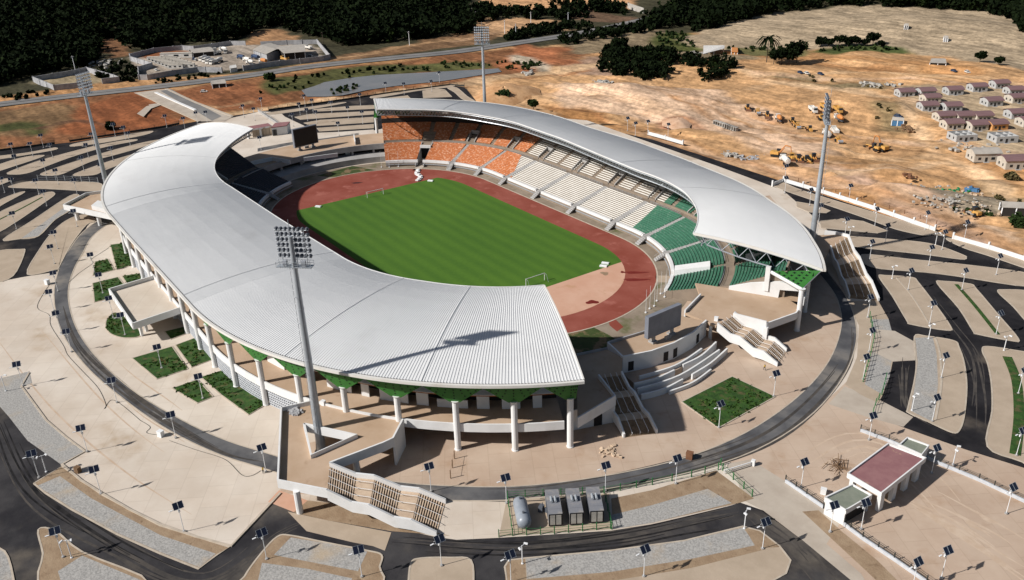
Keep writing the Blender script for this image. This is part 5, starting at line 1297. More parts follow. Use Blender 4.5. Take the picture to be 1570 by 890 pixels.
LAMPS = {
 'standing in or beside the small lawns of the nearer stand': [(158, 450), (174, 487.5), (192, 514), (248, 565), (311, 611.6), (145, 418)],
 'on the bare beige plaza along the curving ring road, left of the stand': [(110, 540), (179.6, 617.5), (83, 477), (94, 511), (269.7, 672), (408, 724), (84, 405), (89, 447)],
 'along the outer kerb of the left plaza': [(35.7, 592), (134, 693), (155, 758), (282.4, 815.6)],
 'beside the asphalt roads at the bottom left': [(60, 733), (97, 855), (409, 858), (555, 885), (677, 868)],
 'on the ring road edge in front of the nearer stand': [(661, 754), (776.5, 772), (928, 753), (1036, 742)],
 'at the corners of the right lawn': [(1102, 656), (1186, 608)],
 'on the parking strip along the bottom edge': [(783.5, 893), (987, 884.5), (1169, 842)],
 'around the walled courtyard with the gatehouses': [(1228, 748), (1332, 675), (1272.5, 816), (1320, 812), (1428, 726), (1542.5, 788), (1443, 887), (1398, 905)],
 'in the right parking rows below the far stand': [(1323, 582), (1332, 540), (1330, 487), (1392, 445), (1425, 497), (1474.5, 445), (1527, 513), (1443, 580), (1429, 646.6), (1561, 604), (1558, 699)],
 'in the upper right parking rows beside the white boundary wall': [(1203, 278), (1203, 297), (1255, 341), (1295, 363), (1301, 309.5), (1341, 347), (1357, 373), (1333, 399), (1418, 353), (1444, 383.5), (1423.5, 408), (1478, 368), (1527, 422), (1241, 316)],
 'in the left parking rows beyond the stand': [(21.6, 241), (51, 240), (67, 227), (27, 260), (81, 242), (136, 242), (144, 225), (129, 262.5), (71, 267), (90, 283), (118.6, 298.5), (60, 299), (7.5, 296), (22.5, 297), (72, 316.5), (118.5, 348), (89, 382), (25.5, 351.6), (158, 274)],
 'along the far left fence behind the roof tip': [(177, 209.5), (193, 214), (200, 223.5), (174, 247), (256, 196), (303, 191), (318, 190), (284, 200)],
 'on the far gate forecourt behind the roof tip': [(374.5, 180), (391, 185), (402, 168.5), (400.6, 231), (450, 194)],
 'in the parking rows between the two stands': [(460.5, 177), (480, 171), (472, 186), (509, 174), (534.6, 183), (556.5, 190), (520, 208), (486, 189.6), (468, 164), (553, 162)],
 'along the far fence beside the pond': [(592, 144), (620, 145), (662, 141), (674, 127)],
 'on the verge behind the roof of the far stand': [(962, 201), (974, 209), (993, 206), (1024, 211)],
}
first = True
for zone, L_ in LAMPS.items():
    for i, (u, v) in enumerate(sorted(L_)):
        q = g1(u, v, .05); sc_ = 1.0 if u > 500 or v > 400 else 1.0
        lab = (ORD[i]+' solar lamp post from the left '+zone) if len(L_) > 1 else 'solar lamp post '+zone
        lab = ' '.join(lab.split()[:16])
        rz = R_(-8)+random.uniform(-.12, .12)
        if first: o = lamp0; o.location = q; o.rotation_euler = (0, 0, rz); o['label'] = lab; first = False
        else: o = copy_tree(lamp0, q, rz, lab)
        o['group'] = 'white solar lamp posts'
# small white camera posts
def make_campost():
    r = thing('camera_post', 'x', 'camera post')
    mb = MB(); mb.tube((0, 0, 0), (0, 0, 4.4), .11, .09, n=8); mb.tube((0, 0, 0), (0, 0, .2), .25, n=8); mb.build('pole', 'pole_white', r)
    mb = MB(); mb.tube((0, -.9, 4.3), (0, .9, 4.3), .06, n=5); mb.build('crossarm', 'pole_white', r)
    for y in (-.9, .9): mb = MB(); mb.box((.2, y, 4.35), (.75, .28, .28), .3 if y > 0 else -.4); mb.build('camera', 'pole_white', r)
    return r
cp0 = make_campost()
CP = [(71, 724, 'white twin camera post on the corner at the lower left road junction'), (110, 856, 'white twin camera post on the triangular island at the bottom left'), (9, 600, 'white twin camera post at the left picture edge by the paver strip'), (801, 865, 'white twin camera post on the brown corner of the bottom parking strip'), (1141, 811, 'white twin camera post on the right tip of the bottom parking strip'), (1461, 713, 'white twin camera post along the upper courtyard fence road'), (1367.5, 428, 'white twin camera post at the top of the first slanted parking island'), (1423.5, 520, 'white twin camera post on the grey paver island top'), (1539, 538, 'white twin camera post on the rightmost lower parking island'), (1398, 630, 'white twin camera post at the foot of the grey paver island'), (1434, 376, 'white twin camera post at the gap in the white boundary wall'), (1302, 366, 'white twin camera post behind the right brown staircase')]
for i, (u, v, lab) in enumerate(CP):
    q = g1(u, v, .05)
    if i == 0: o = cp0; o.location = q; o['label'] = lab
    else: o = copy_tree(cp0, q, random.uniform(-.5, .5), lab)
    o['group'] = 'white camera posts'

# ------------------------------------------------------------------ fences and boundary walls
def fence(name, label, pts, ht=2.0, step=3.0, pmat='fence_dark', base=None, mesh=True, z=0.0, px=True, post=(.09, 4), rails=3, cap=0, cat='fence'):
    P = [Vector((p[0], p[1], z)) for p in (G(pts, z) if px else pts)]
    r = thing(name, label, cat, tuple(P[0]))
    if base: mb = MB(); mb.wall([tuple(p) for p in P], base[1], z, z+base[0]); mb.build('base_wall', base[2], r)
    rl = MB(); 
    for a, b in zip(P[:-1], P[1:]):
        n = max(1, round((b-a).length/step))
        for k in range(n+1):
            if k == n and b is not P[-1]: continue
            q = a+(b-a)*k/n; mb = MB(); mb.box((q.x, q.y, z+(ht+cap)/2), (post[0]*2, post[0]*2, ht+cap), math.atan2(b.y-a.y, b.x-a.x)); mb.build('post', pmat, r)
        if mesh:
            for j in range(rails):
                zz = z+(base[0] if base else .1)+(ht-(base[0] if base else .1))*(j+.5)/rails if rails > 1 else z+ht*.8
                rl.tube((a.x, a.y, zz), (b.x, b.y, zz), .035, n=4)
    if mesh: rl.build('rail', pmat if pmat != 'white_paint' else 'galvanised', r)
    return r
fence('boundary_wall', 'long white boundary wall with tall posts beside the upper right parking', [(1184, 286), (1201, 279), (1262, 297), (1340, 322), (1433, 355)], 1.5, 9.0, 'white_paint', (1.5, .35, 'white_paint'), False, post=(.28, 4), cap=1.0, cat='wall')
fence('boundary_wall', 'white boundary wall running off the right picture edge beyond the gap', [(1461, 367), (1515, 382), (1570, 400), (1640, 424)], 1.5, 9.0, 'white_paint', (1.5, .35, 'white_paint'), False, post=(.28, 4), cap=1.0, cat='wall')
fence('post_fence', 'row of thin rusty fence posts behind the white boundary wall', [(1205, 275), (1262, 291), (1340, 315), (1435, 346)], 2.0, 6.5, 'machine_rust', rails=1)
fence('metal_fence', 'dark post fence along the left edge of the parking below the red earth', [(0, 232), (43, 226.5), (84, 221)], 2.2, 6.0, 'fence_dark', (1.0, .3, 'fence_dark'))
fence('metal_fence', 'dark post fence from the left gate to the roof tip', [(107, 218), (180, 207), (256, 195), (275, 191)], 2.2, 6.0, 'fence_dark', (1.0, .3, 'fence_dark'))
fence('metal_fence', 'dark fence with green hedge line along the dirt track behind the far parking', [(412, 170), (470, 162), (527, 154), (600, 143), (690, 131), (712, 133)], 2.2, 5.0, 'fence_dark', (.9, .3, 'fence_dark'))
fence('metal_fence', 'pale mesh fence on the grey strip behind the left parking junction', [(59, 277), (100, 277.5), (151, 281)], 2.6, 4.0, 'galvanised')
fence('green_fence', 'green mesh fence around the gas tank and generators', [(778, 764), (786, 822)], 1.9, 2.6, 'fence_green')
fence('green_fence', 'green mesh fence along the road side of the generators', [(765, 824), (786, 822), (850, 819), (936, 811)], 1.9, 3.0, 'fence_green')
fence('green_fence', 'green mesh fence between generators and right paver strip', [(926, 757), (938, 812)], 1.9, 2.6, 'fence_green')
fence('green_fence', 'green mesh fence along the ring road behind the generators', [(778, 764), (860, 760), (926, 757), (1000, 744), (1060, 732), (1101, 721), (1105, 714)], 1.9, 4.0, 'fence_green')
fence('green_fence', 'dark post fence closing the right paver strip by the gate road', [(1108, 722), (1124, 736), (1140, 750), (1153, 762)], 1.9, 3.0, 'fence_green')
fence('green_fence', 'green mesh fence along the paver apron right of the ring road', [(1333, 487), (1340, 520), (1334, 548), (1323, 586)], 2.0, 3.0, 'fence_green')
fence('green_fence', 'green mesh fence beside the pale gate concrete on the right', [(1358, 582), (1352, 606), (1342, 622), (1338, 636)], 2.0, 3.0, 'fence_green')
fence('timber_posts', 'line of leaning timber posts under the nearer stand by the ring road', [(697, 704), (694, 718), (691, 734)], 2.2, 3.0, 'timber', rails=1)
fence('courtyard_fence', 'grey courtyard fence on a low wall, upper side beside the asphalt', [(1319, 662), (1362, 678), (1385, 688), (1440, 713), (1500, 738), (1572, 772)], 1.9, 3.2, 'fence_dark', (.8, .3, 'louvre_grey'))
fence('courtyard_fence', 'grey courtyard fence on a low wall, lower left of the white gatehouse', [(1204, 740), (1236, 762), (1262, 780)], 1.9, 3.2, 'fence_dark', (.8, .3, 'louvre_grey'))
fence('courtyard_fence', 'grey courtyard fence on a low wall running to the bottom edge', [(1285, 800), (1322, 828), (1370, 860), (1420, 895)], 1.9, 3.2, 'fence_dark', (.8, .3, 'louvre_grey'))
# white barrier arm
a, b = g1(1110, 722, 1.0), g1(1155, 708, 1.0); r = thing('gate_barrier', 'white swing barrier lying beside the pale gate concrete', 'barrier', (a.x, a.y, 0))
mb = MB(); mb.tube(a, b, .16, n=6); mb.tube(a+Vector((0, 0, -.6)), b+Vector((0, 0, -.6)), .1, n=6)
mb.build('arm', 'white_paint', r); mb = MB(); mb.box((b.x, b.y, .7), (.8, .8, 1.4), .4); mb.build('stand', 'white_paint', r)

# ------------------------------------------------------------------ left entrance canopy and side platform
t = thing('entrance_canopy', 'flat white entrance canopy with raised rim over the nearer stand drive', 'canopy', (0, -104, 0))
cpz = [tuple(p[:2]) for p in G([(168, 447), (204, 500), (281, 474), (241, 425)], 6.0)]
deck('slab', cpz, 5.1, 5.7, 'plaza_concrete', t)
for i in range(3):
    a, b = cpz[i if i < 2 else 3], cpz[(i+1) if i < 2 else 0]
    mb = MB(); mb.wall([a, b], .4, 4.9, 6.9); mb.build('rim', 'white_paint', t)
for u, v in ((218, 515), (225, 508)):
    q = g1(u, v, 0); mb = MB(); mb.box((q.x, q.y, 2.55), (1.0, .7, 5.1), .1); mb.build('pillar', 'white_paint', t)
q = g1(170, 470, 0); c0 = np.array(cpz[0])*.9+np.array(cpz[2])*.1; mb = MB(); mb.box((c0[0]+1, c0[1]+2, 2.55), (1.0, .7, 5.1), .1); mb.build('pillar', 'white_paint', t)
t = thing('side_platform', 'raised white parapet platform sticking out behind the left roof edge', 'platform', (-85, -100, 0))
SPX = [(98, 318), (135, 298), (158, 293), (186, 322), (200, 358), (182, 336)]
sp = [tuple(p[:2]) for p in G([(98, 318), (132, 300), (160, 296)], 5.5)]+[spos(-60, 97, -1), spos(-52, 97, -1)]+[tuple(p[:2]) for p in G([(183, 336)], 5.5)]
deck('deck', sp, 4.7, 5.5, 'deck_concrete', t)
for i in (0, 1, 2, 5):
    a, b = sp[i], sp[(i+1) % 6]
    if i == 2: continue
    mb = MB(); mb.wall([a, b], .4, 4.5, 6.6); mb.build('parapet', 'white_paint', t)
mb = MB(); mb.wall([sp[4], sp[5]], .4, 4.5, 6.6); mb.build('parapet', 'white_paint', t)
for u, v in ((120, 338), (154, 346)):
    q = g1(u, v, 0); mb = MB(); mb.lathe([(.75, 0), (.75, 4.8)], (q.x, q.y, 0), n=12); mb.build('column', 'white_paint', t)
q = [tuple(p[:2]) for p in G([(140, 316), (150, 308), (165, 312), (176, 325)], 7.0)]; mb = MB(); mb.prism(q, 5.5, 7.2); mb.build('roof_box', 'white_paint', t)

# ------------------------------------------------------------------ gatehouses, generators, tank
def gatehouse(name, label, pts, zt, roofmat, th=.9, posts=(), walls=()):
    Q = [tuple(p[:2]) for p in G(pts, zt)]; c = np.mean(Q, 0)
    r = thing(name, label, 'gatehouse', (c[0], c[1], 0))
    deck('roof_slab', Q, zt-th, zt-.25, 'white_paint', r)
    S = [tuple(np.array(q)*.955+c*.045) for q in Q]
    mb = MB(); mb.prism(S, zt-.3, zt-.1); mb.build('roof_surface', roofmat, r)
    mb = MB(); mb.wall(Q+[Q[0]], .3, zt-th, zt+.25); mb.build('rim', 'white_paint', r)
    for a, b in posts:
        p = np.array(Q[0])*(1-a)*(1-b)+np.array(Q[1])*a*(1-b)+np.array(Q[2])*a*b+np.array(Q[3])*(1-a)*b
        d = np.array(Q[1])-np.array(Q[0]); mb = MB(); mb.box((p[0], p[1], (zt-th)/2), (1.5, .8, zt-th), math.atan2(d[1], d[0])); mb.build('pillar', 'white_paint', r)
    for i, j, h0 in walls:
        S2 = [tuple(np.array(q)*.93+c*.07) for q in Q]
        mb = MB(); mb.wall([S2[i], S2[j]], .3, 0, zt-th); mb.build('wall', 'white_paint', r)
    if walls:
        S3 = [tuple(np.array(q)*.8+c*.2) for q in Q]; mb = MB(); mb.prism(S3, .05, zt-th-.4); mb.build('interior', 'dark_interior', r)
    return r
gatehouse('gatehouse_canopy', 'large gate canopy with mauve red flat roof on white pillars', [(1300, 727), (1362, 681), (1419, 703), (1351, 757)], 5.0, 'slate_red', posts=[(.08, .93), (.36, .93), (.64, .93), (.9, .93), (.08, .1), (.5, .1), (.9, .1)])
gatehouse('gatehouse', 'small white gatehouse with olive flat roof beside the lower fence', [(1265, 764), (1307, 744), (1336, 760), (1297, 783)], 3.9, 'roof_olive', walls=[(0, 1, 0), (3, 0, 0), (1, 2, 0)])
gatehouse('gatehouse', 'small olive roofed hut behind the mauve gate canopy', [(1379, 683), (1391, 672), (1424, 684), (1413, 698)], 3.9, 'roof_olive', walls=[(2, 3, 0), (1, 2, 0), (0, 1, 0)])
t = thing('gas_tank', 'long grey horizontal gas tank in the fenced compound', 'gas tank', tuple(g1(801, 812, 0)))
a, b = g1(805, 806, 1.9), g1(796, 766, 1.9); d = (b-a); ang = math.atan2(d.y, d.x); c = (a+b)/2; Ln = d.length
mb = MB(); mb.lathe([(.15, -Ln/2), (.8, -Ln/2+.15), (1.25, -Ln/2+.5), (1.45, -Ln/2+1.1), (1.45, Ln/2-1.1), (1.25, Ln/2-.5), (.8, Ln/2-.15), (.15, Ln/2)], tuple(c), axis='X', n=20, rz=ang); mb.build('vessel', 'tank_grey', t, smooth=True)
for k in (-.28, .28): mb = MB(); q = c+d*k; mb.box((q.x, q.y, .5), (.5, 2.4, 1.0), ang); mb.build('saddle', 'concrete_grey', t)
for k in (-.25, .3): mb = MB(); q = c+d*k; mb.tube((q.x, q.y, 3.2), (q.x, q.y, 3.7), .25, n=8); mb.build('valve', 'steel_dark', t)
def generator(u0, v0, u1, v1, label):
    a, b = g1(u0, v0, 0), g1(u1, v1, 0); d = b-a; ang = math.atan2(d.y, d.x); c = (a+b)/2; Ln = d.length; W = 2.7
    r = thing('generator_container', label, 'generator', (c.x, c.y, 0), group='grey generator containers in the compound')
    ux, uy = d.normalized(), Vector((-d.normalized().y, d.normalized().x, 0))
    P = lambda x, y, z: (c.x+ux.x*x+uy.x*y, c.y+ux.y*x+uy.y*y, z)
    mb = MB(); mb.box(P(0, 0, 1.75), (Ln, W, 2.9), ang); 
    for k in (-.3, 0.05, .3): mb.box(P(k*Ln, 0, 3.22), (.12, W*.98, .06), ang)
    mb.build('body', 'gen_grey', r)
    mb = MB(); mb.box(P(0, 0, .16), (Ln*.98, W*.9, .3), ang); mb.build('base_frame', 'steel_dark', r)
    mb = MB(); mb.box(P(-Ln/2-.03, 0, 1.7), (.1, W*1.0, 2.8), ang); mb.build('end_frame', 'black', r)
    for y in (-.6, .6): mb = MB(); mb.box(P(-Ln/2-.1, y, 1.75), (.08, .98, 2.3), ang); mb.build('grille_door', 'rubble_white', r)
    for y in (-.35, .45): mb = MB(); mb.tube(P(-.5, y, 3.55), P(1.0, y, 3.55), .26, n=10); mb.tube(P(.25, y, 3.1), P(.25, y, 3.5), .12, n=6); mb.build('silencer', 'galvanised', r)
    mb = MB()
    for k in range(5): mb.box(P(-Ln*.3+k*Ln*.14, W/2+.02, 1.8), (Ln*.1, .06, 2.2), ang); mb.box(P(-Ln*.3+k*Ln*.14, -W/2-.02, 1.8), (Ln*.1, .06, 2.2), ang)
    mb.build('side_door', 'steel_dark', r)
generator(852, 808, 846, 770, 'grey generator container nearest the gas tank')
generator(884, 806, 877, 768, 'grey generator container in the middle of the row of three')
generator(915, 803, 908, 766, 'brown stained generator container at the right end of the row')
q = g1(830, 784, 0); mb = MB(); mb.box((q.x, q.y, .7), (.9, 1.2, 1.4), .5); mb.tube((q.x+.4, q.y, 1.4), (q.x+.4, q.y, 2.4), .1, n=6); mb.box((q.x+.9, q.y+.6, .5), (.7, .5, 1), .5); tag(mb.build('pump_unit', 'steel_dark', origin=(q.x, q.y, 0)), 'small dark pump unit between gas tank and generators', 'pump')
# small things on the plaza
for u, v, s_, lab, mt in ((1057, 703, 1.4, 'rusty brown crate on the concrete near the ring road', 'machine_rust'), (120, 724, 1.2, 'small brown crate on the left plaza kerb', 'timber'), (247, 669, 1.3, 'pale cabinet with a hose beside the left ring road', 'pole_white'), (73, 436, 1.4, 'white cabinet beside the ring road at the left', 'pole_white'), (1262, 757, 1.1, 'white box beside the olive gatehouse', 'white_paint'), (496, 621, 1.0, 'pale box on the terrace beside the nearest mast', 'pole_white'), (1098, 492, 1.0, 'pale box on the deck above the white staircase', 'pole_white')):
    z = 6.3 if u in (496, 1098) else .05
    q = g1(u, v, z); mb = MB(); mb.box((q.x, q.y, z+s_*.55), (s_, s_*.8, s_*1.1), .5); mb.box((q.x, q.y, z+s_*1.12), (s_*1.08, s_*.88, .08), .5); mb.box((q.x, q.y, z+.05), (s_*.9, s_*.9, .1), .5); tag(mb.build('crate' if 'crate' in lab else 'cabinet', mt, origin=(q.x, q.y, z)), lab, 'crate' if 'crate' in lab else 'cabinet')
def rubble(label, u, v, n, spread, sz, mat, z=0.0, px=True):
    q = g1(u, v, z) if px else Vector((u, v, z)); mb = MB(); rr = random.Random(int(u*7+v))
    for _ in range(n):
        x, y = rr.gauss(0, spread), rr.gauss(0, spread*.7); s_ = rr.uniform(.4, 1)*sz
        mb.box((q.x+x, q.y+y, z+s_*.3), (s_, s_*rr.uniform(.5, 1), s_*.6), rr.uniform(0, 3), 0, rr.uniform(-.4, .4))
    return tag(mb.build('rubble_pile', mat, origin=tuple(q)), label, 'rubble')
rubble('grey rubble heaped in the corner of the terrace near the mast', 452, 632, 60, .9, .8, 'wall_weathered', 6.3)
rubble('pale rubble patch on the ground below the brown staircase', 935, 693, 30, 1.3, .8, 'stair_tread')
def scrap(label, u, v):
    q = g1(u, v, .1); mb = MB(); rr = random.Random(3)
    for _ in range(26): a = rr.uniform(0, 3.1); x, y = rr.gauss(0, .9), rr.gauss(0, 1.1); l = rr.uniform(.6, 2.2); mb.tube((q.x+x-l*math.cos(a), q.y+y-l*math.sin(a), .1+rr.random()*.5), (q.x+x+l*math.cos(a), q.y+y+l*math.sin(a), .1+rr.random()*.6), .06, n=4)
    return tag(mb.build('timber_pile', 'timber', origin=tuple(q)), label, 'timber pile')
scrap('scattered brown timber pile on the courtyard concrete', 1282, 716)
def hose(label, pts):
    P = catmull(G(pts, .06)[:, :2], False, 8); mb = MB()
    for a, b in zip(P[:-1], P[1:]): mb.tube((*a, .1), (*b, .1), .045, n=4)
    tag(mb.build('hose', 'fence_dark', origin=(*P[0], 0)), label, 'hose')
hose('thin dark hose snaking over the left plaza', [(76, 436), (57, 470), (75, 483), (78, 500), (97, 530), (104, 545), (125, 568), (150, 595), (162, 620), (160, 627), (170, 614), (185, 620), (215, 645)])
hose('thin dark hose running from the pale cabinet to the terrace', [(247, 668), (225, 664), (230, 655), (215, 645)])
hose('thin dark hose over the ring road towards the small lawns', [(105, 434), (120, 420), (142, 404), (140, 398), (155, 388), (167, 380)])
hose('thin dark hose along the kerb below the terrace corner', [(260, 676), (300, 690), (345, 705), (370, 728), (385, 730), (400, 722)])

# far gate buildings behind the left roof tip
q = [tuple(p[:2]) for p in G([(418, 209), (441, 206), (446, 200), (424, 202)])]; c = np.mean(q, 0)
t = thing('gatehouse', 'white far gatehouse with red roof rim behind the black scoreboard', 'gatehouse', (c[0], c[1], 0))
mb = MB(); mb.prism(q, 0, 4.2); mb.build('wall', 'white_paint', t)
mb = MB(); mb.prism([tuple(np.array(p)*1.04-c*.04) for p in q], 4.2, 4.6); mb.build('roof', 'slate_red', t)
a, b = np.array(q[0]), np.array(q[1]); d_ = math.atan2(*(b-a)[::-1])
for k in (.12, .22): p = a+(b-a)*k; mb = MB(); mb.box((p[0], p[1], 1.7), (1.4, .5, 3.0), d_); mb.build('window', 'glass_dark', t)
q = [tuple(p[:2]) for p in G([(370, 196), (412, 189), (418, 193), (378, 200)], 4.6)]; c = np.mean(q, 0)
t = thing('gatehouse_canopy', 'long mauve roofed canopy of the far gate behind the left roof tip', 'gatehouse', (c[0], c[1], 0))
mb = MB(); mb.prism(q, 3.9, 4.6); mb.build('roof_slab', 'white_paint', t)
mb = MB(); mb.prism([tuple(np.array(p)*.95+c*.05) for p in q], 4.5, 4.68); mb.build('roof_surface', 'slate_red', t)
for p in q+[tuple((np.array(q[2])+np.array(q[3]))/2)]: p = np.array(p)*.92+c*.08; mb = MB(); mb.box((p[0], p[1], 1.95), (1.0, 1.0, 3.9), .3); mb.build('pillar', 'white_paint', t)
P = G([(388, 211), (397, 210), (406, 208.5), (416, 207)])[:, :2]; t = thing('storage_wall', 'row of beige walled bays beside the far white gatehouse', 'wall', (*P[0], 0))
for a, b in zip(P[:-1], P[1:]): mb = MB(); mb.wall([a, b], .5, 0, 4.0); mb.box((b[0], b[1], 2.2), (1.2, 1.2, 4.4)); mb.build('wall_panel', 'beige_pavers', t)
fence('metal_fence', 'grey ramp fence running from the far gate to the track road', [(396, 172), (412, 183), (427, 193)], 2.6, 3.0, 'galvanised', (1.4, .4, 'concrete_grey'))
fence('boundary_wall', 'short white boundary wall piece behind the middle of the far stand', [(994, 207), (1020, 214), (1047, 222)], 1.6, 9.0, 'white_paint', (1.6, .35, 'white_paint'), False, post=(.28, 4), cap=.6, cat='wall')
# ------------------------------------------------------------------ houses of the new estate
ANG_H = R_(60)
def make_house(wall='block_wall', roof='roof_mauve', LX=8.2, LY=7.4, h=2.9, roofed=True):
    r = thing('house', 'x', 'house')
    mb = MB(); mb.wall([(-LX/2, -LY/2), (LX/2, -LY/2), (LX/2, LY/2), (-LX/2, LY/2), (-LX/2, -LY/2)], .25, 0, h)
    if roofed:
        for sx in (-1, 1):
            mb.hexa([(sx*LX/2-.12, -LY/2, h), (sx*LX/2+.12, -LY/2, h), (sx*LX/2+.12, LY/2, h), (sx*LX/2-.12, LY/2, h)], [(sx*LX/2-.12, -.6, h+1.25), (sx*LX/2+.12, -.6, h+1.25), (sx*LX/2+.12, .6, h+1.25), (sx*LX/2-.12, .6, h+1.25)])
    else:
        mb.wall([(-LX*.1, -LY/2), (-LX*.1, LY/2)], .25, 0, h-.1); mb.wall([(-LX/2, 0), (LX/2, .5)], .25, 0, h-.15); mb.wall([(LX*.25, -LY/2), (LX*.25, LY/2)], .25, 0, h-.1)
    mb.build('wall', wall, r)
    if roofed:
        mb = MB(); n = 10; o = .55
        for k in range(n):
            y0, y1 = -LY/2-o+(LY+2*o)*k/n, -LY/2-o+(LY+2*o)*(k+1)/n
            f = lambda y: h+1.45*math.cos(min(abs(y)/(LY/2+o), 1)*math.pi/2*.98)**.8
            mb.hexa([(-LX/2-o, y0, f(y0)-.02), (LX/2+o, y0, f(y0)-.02), (LX/2+o, y1, f(y1)-.02), (-LX/2-o, y1, f(y1)-.02)], [(-LX/2-o, y0, f(y0)+.16), (LX/2+o, y0, f(y0)+.16), (LX/2+o, y1, f(y1)+.16), (-LX/2-o, y1, f(y1)+.16)])
        mb.build('roof', roof, r)
    else:
        mb = MB(); mb.box((0, 0, .1), (LX-.5, LY-.5, .1)); mb.build('floor', 'concrete_grey', r)
    for x, y, dx, dy in ((LX*.22, -LY/2, 1.5, .34), (-LX*.3, -LY/2, 1.2, .34), (-LX/2, LY*.2, .34, 1.0), (-LX/2, -LY*.22, .34, .8)):
        mb = MB(); mb.box((x, y, 1.6), (dx, dy, 1.1)); w_ = mb.build('window', 'glass_dark', r)
    mb = MB(); mb.box((-LX*.04, -LY/2, 1.05), (1.0, .36, 2.1)); mb.build('door', 'dark_interior', r)
    mb = MB(); mb.box((-LX*.04, -LY/2-.7, .08), (2.4, 1.4, .16)); mb.build('step', 'concrete_grey', r)
    return r
hs = {'g': make_house(), 'c': make_house('block_wall_cream'), 'o': make_house('wall_orange'), 'u': make_house('block_wall', roofed=False, LX=10, LY=8, h=3.2)}
used = set()
HOUSES = [
 (1386, 147, 'g', 'leftmost grey block house with mauve roof at the edge of the estate'),
 (1418, 146, 'g', 'second grey house in the back left row of the estate'),
 (1425, 156, 'c', 'mauve roofed house half hidden behind the front left grey house'),
 (1421, 168, 'g', 'grey house standing in front of the half hidden mauve roof'),
 (1457, 169, 'g', 'grey house right beside the front left pair'),
 (1460, 144, 'g', 'lone grey house in the gap of the back row'),
 (1497, 139, 'g', 'pale grey house on the back row, third before the right edge'),
 (1531, 134, 'g', 'farthest grey house of the estate at the top right'),
 (1553, 144, 'g', 'long mauve roofed house touching the right picture edge at the back'),
 (1556, 156, 'c', 'cream walled house at the right edge under the back row'),
 (1519, 161, 'g', 'big pale house alone in the middle right of the estate'),
 (1556, 180, 'g', 'pale blue grey house at the right edge in the middle rows'),
 (1446, 184, 'c', 'leftmost house of the middle row beside the dirt road bend'),
 (1475, 184, 'c', 'middle house of the row of three behind the orange house'),
 (1503, 184, 'c', 'right house of the row of three behind the orange house'),
 (1458, 196, 'c', 'cream house in front of the leftmost middle row house'),
 (1495, 198, 'c', 'cream house directly left of the orange walled house'),
 (1525, 197, 'o', 'orange walled house with mauve roof'),
 (1574, 192, 'c', 'house cut off by the right picture edge beside the orange one'),
 (1474, 214, 'u', 'roofless weathered block house shell beside the dirt road'),
 (1536, 216, 'u', 'roofless new grey block house shell with white wall tops'),
]
for u, v, k, lab in HOUSES:
    q = gt(u, v); q.z -= .1
    rz = ANG_H+random.uniform(-.05, .05)
    if k not in used: o = hs[k]; o.location = q; o.rotation_euler = (0, 0, rz); o['label'] = lab; used.add(k)
    else: o = copy_tree(hs[k], q, rz, lab)
    o['group'] = 'houses of the new estate'
for u, v, lab in ((1506, 245, 'long unfinished block house with faded roof and no windows, left one'), (1554, 256, 'unfinished block house with mauve and grey roof at the right edge')):
    h_ = make_house('block_wall_cream', 'shed_roof' if u < 1520 else 'roof_mauve', 11, 7.5, 3.6); h_.location = gt(u, v); h_.rotation_euler = (0, 0, ANG_H-.1); h_['label'] = lab; h_['group'] = 'houses of the new estate'
def shed(label, pts, zt, roof, wallmat=None, open_=True, name='shed', rise=1.2):
    Q = [gt(u, v) for u, v in pts]; c = (Q[0]+Q[1]+Q[2]+Q[3])/4
    r = thing(name, label, 'shed', tuple(c)); zb = min(q.z for q in Q)
    m0, m1 = (Q[0]+Q[3])/2, (Q[1]+Q[2])/2
    mb = MB()
    for a, b, p, q in ((Q[0], Q[1], m1, m0), (m0, m1, Q[2], Q[3])):
        za = (zt, zt, zt+rise, zt+rise) if a is Q[0] else (zt+rise, zt+rise, zt, zt)
        V_ = [Vector((x.x, x.y, zb+z)) for x, z in zip((a, b, p, q), za)]
        mb.hexa([x-Vector((0, 0, .15)) for x in V_], V_)
    mb.build('roof', roof, r)
    for q in Q+[(Q[0]+Q[1])/2, (Q[2]+Q[3])/2]:
        p = q*.94+c*.06; mb = MB(); mb.box((p.x, p.y, zb+zt/2), (.35, .35, zt)); mb.build('post', 'pole_white' if open_ else 'concrete_grey', r)
    if wallmat:
        S = [q*.9+c*.1 for q in Q]; mb = MB(); mb.wall([tuple(q) for q in S]+[tuple(S[0])], .25, zb, zb+zt-.3); mb.build('wall', wallmat, r)
    return r
shed('wide grey roofed workshop shed inside the walled yard', [(389, 89), (410, 96), (441, 86), (416, 78)], 6, 'shed_roof', 'wall_weathered')
shed('beige gable roofed workshop on the right of the walled yard', [(437, 95), (470, 92), (468, 80), (420, 84)], 6, 'shed_roof', 'dark_interior')
shed('low grey shed with red gable behind the parked tankers', [(296, 89), (330, 86), (322, 79), (290, 83)], 3.5, 'shed_roof', 'dark_interior')
shed('small white gate cabin in the yard wall', [(354, 112), (364, 110), (362, 106), (353, 108)], 3, 'truck_white', 'truck_white', name='cabin')
shed('grey roofed low barn at the right edge beyond the rubble', [(1533, 332), (1580, 333), (1580, 322), (1530, 321)], 3.5, 'shed_roof', 'dark_interior')
shed('thin white roofed open shelter by the thicket', [(1078, 84), (1110, 83), (1110, 77), (1078, 78)], 4, 'truck_white')
shed('half collapsed hut of sheets beside the dirt road', [(1366, 193), (1385, 194), (1384, 186), (1368, 184)], 3, 'shed_roof', 'tarp_blue')
shed('small dark hut on the pale hill', [(1386, 46), (1392, 46), (1392, 42), (1386, 42)], 3, 'shed_roof', 'dark_interior', name='hut')
shed('small grey hut lower down on the pale hill', [(1446, 65), (1453, 65), (1452, 61), (1446, 61)], 3, 'shed_roof', 'wall_weathered', name='hut')
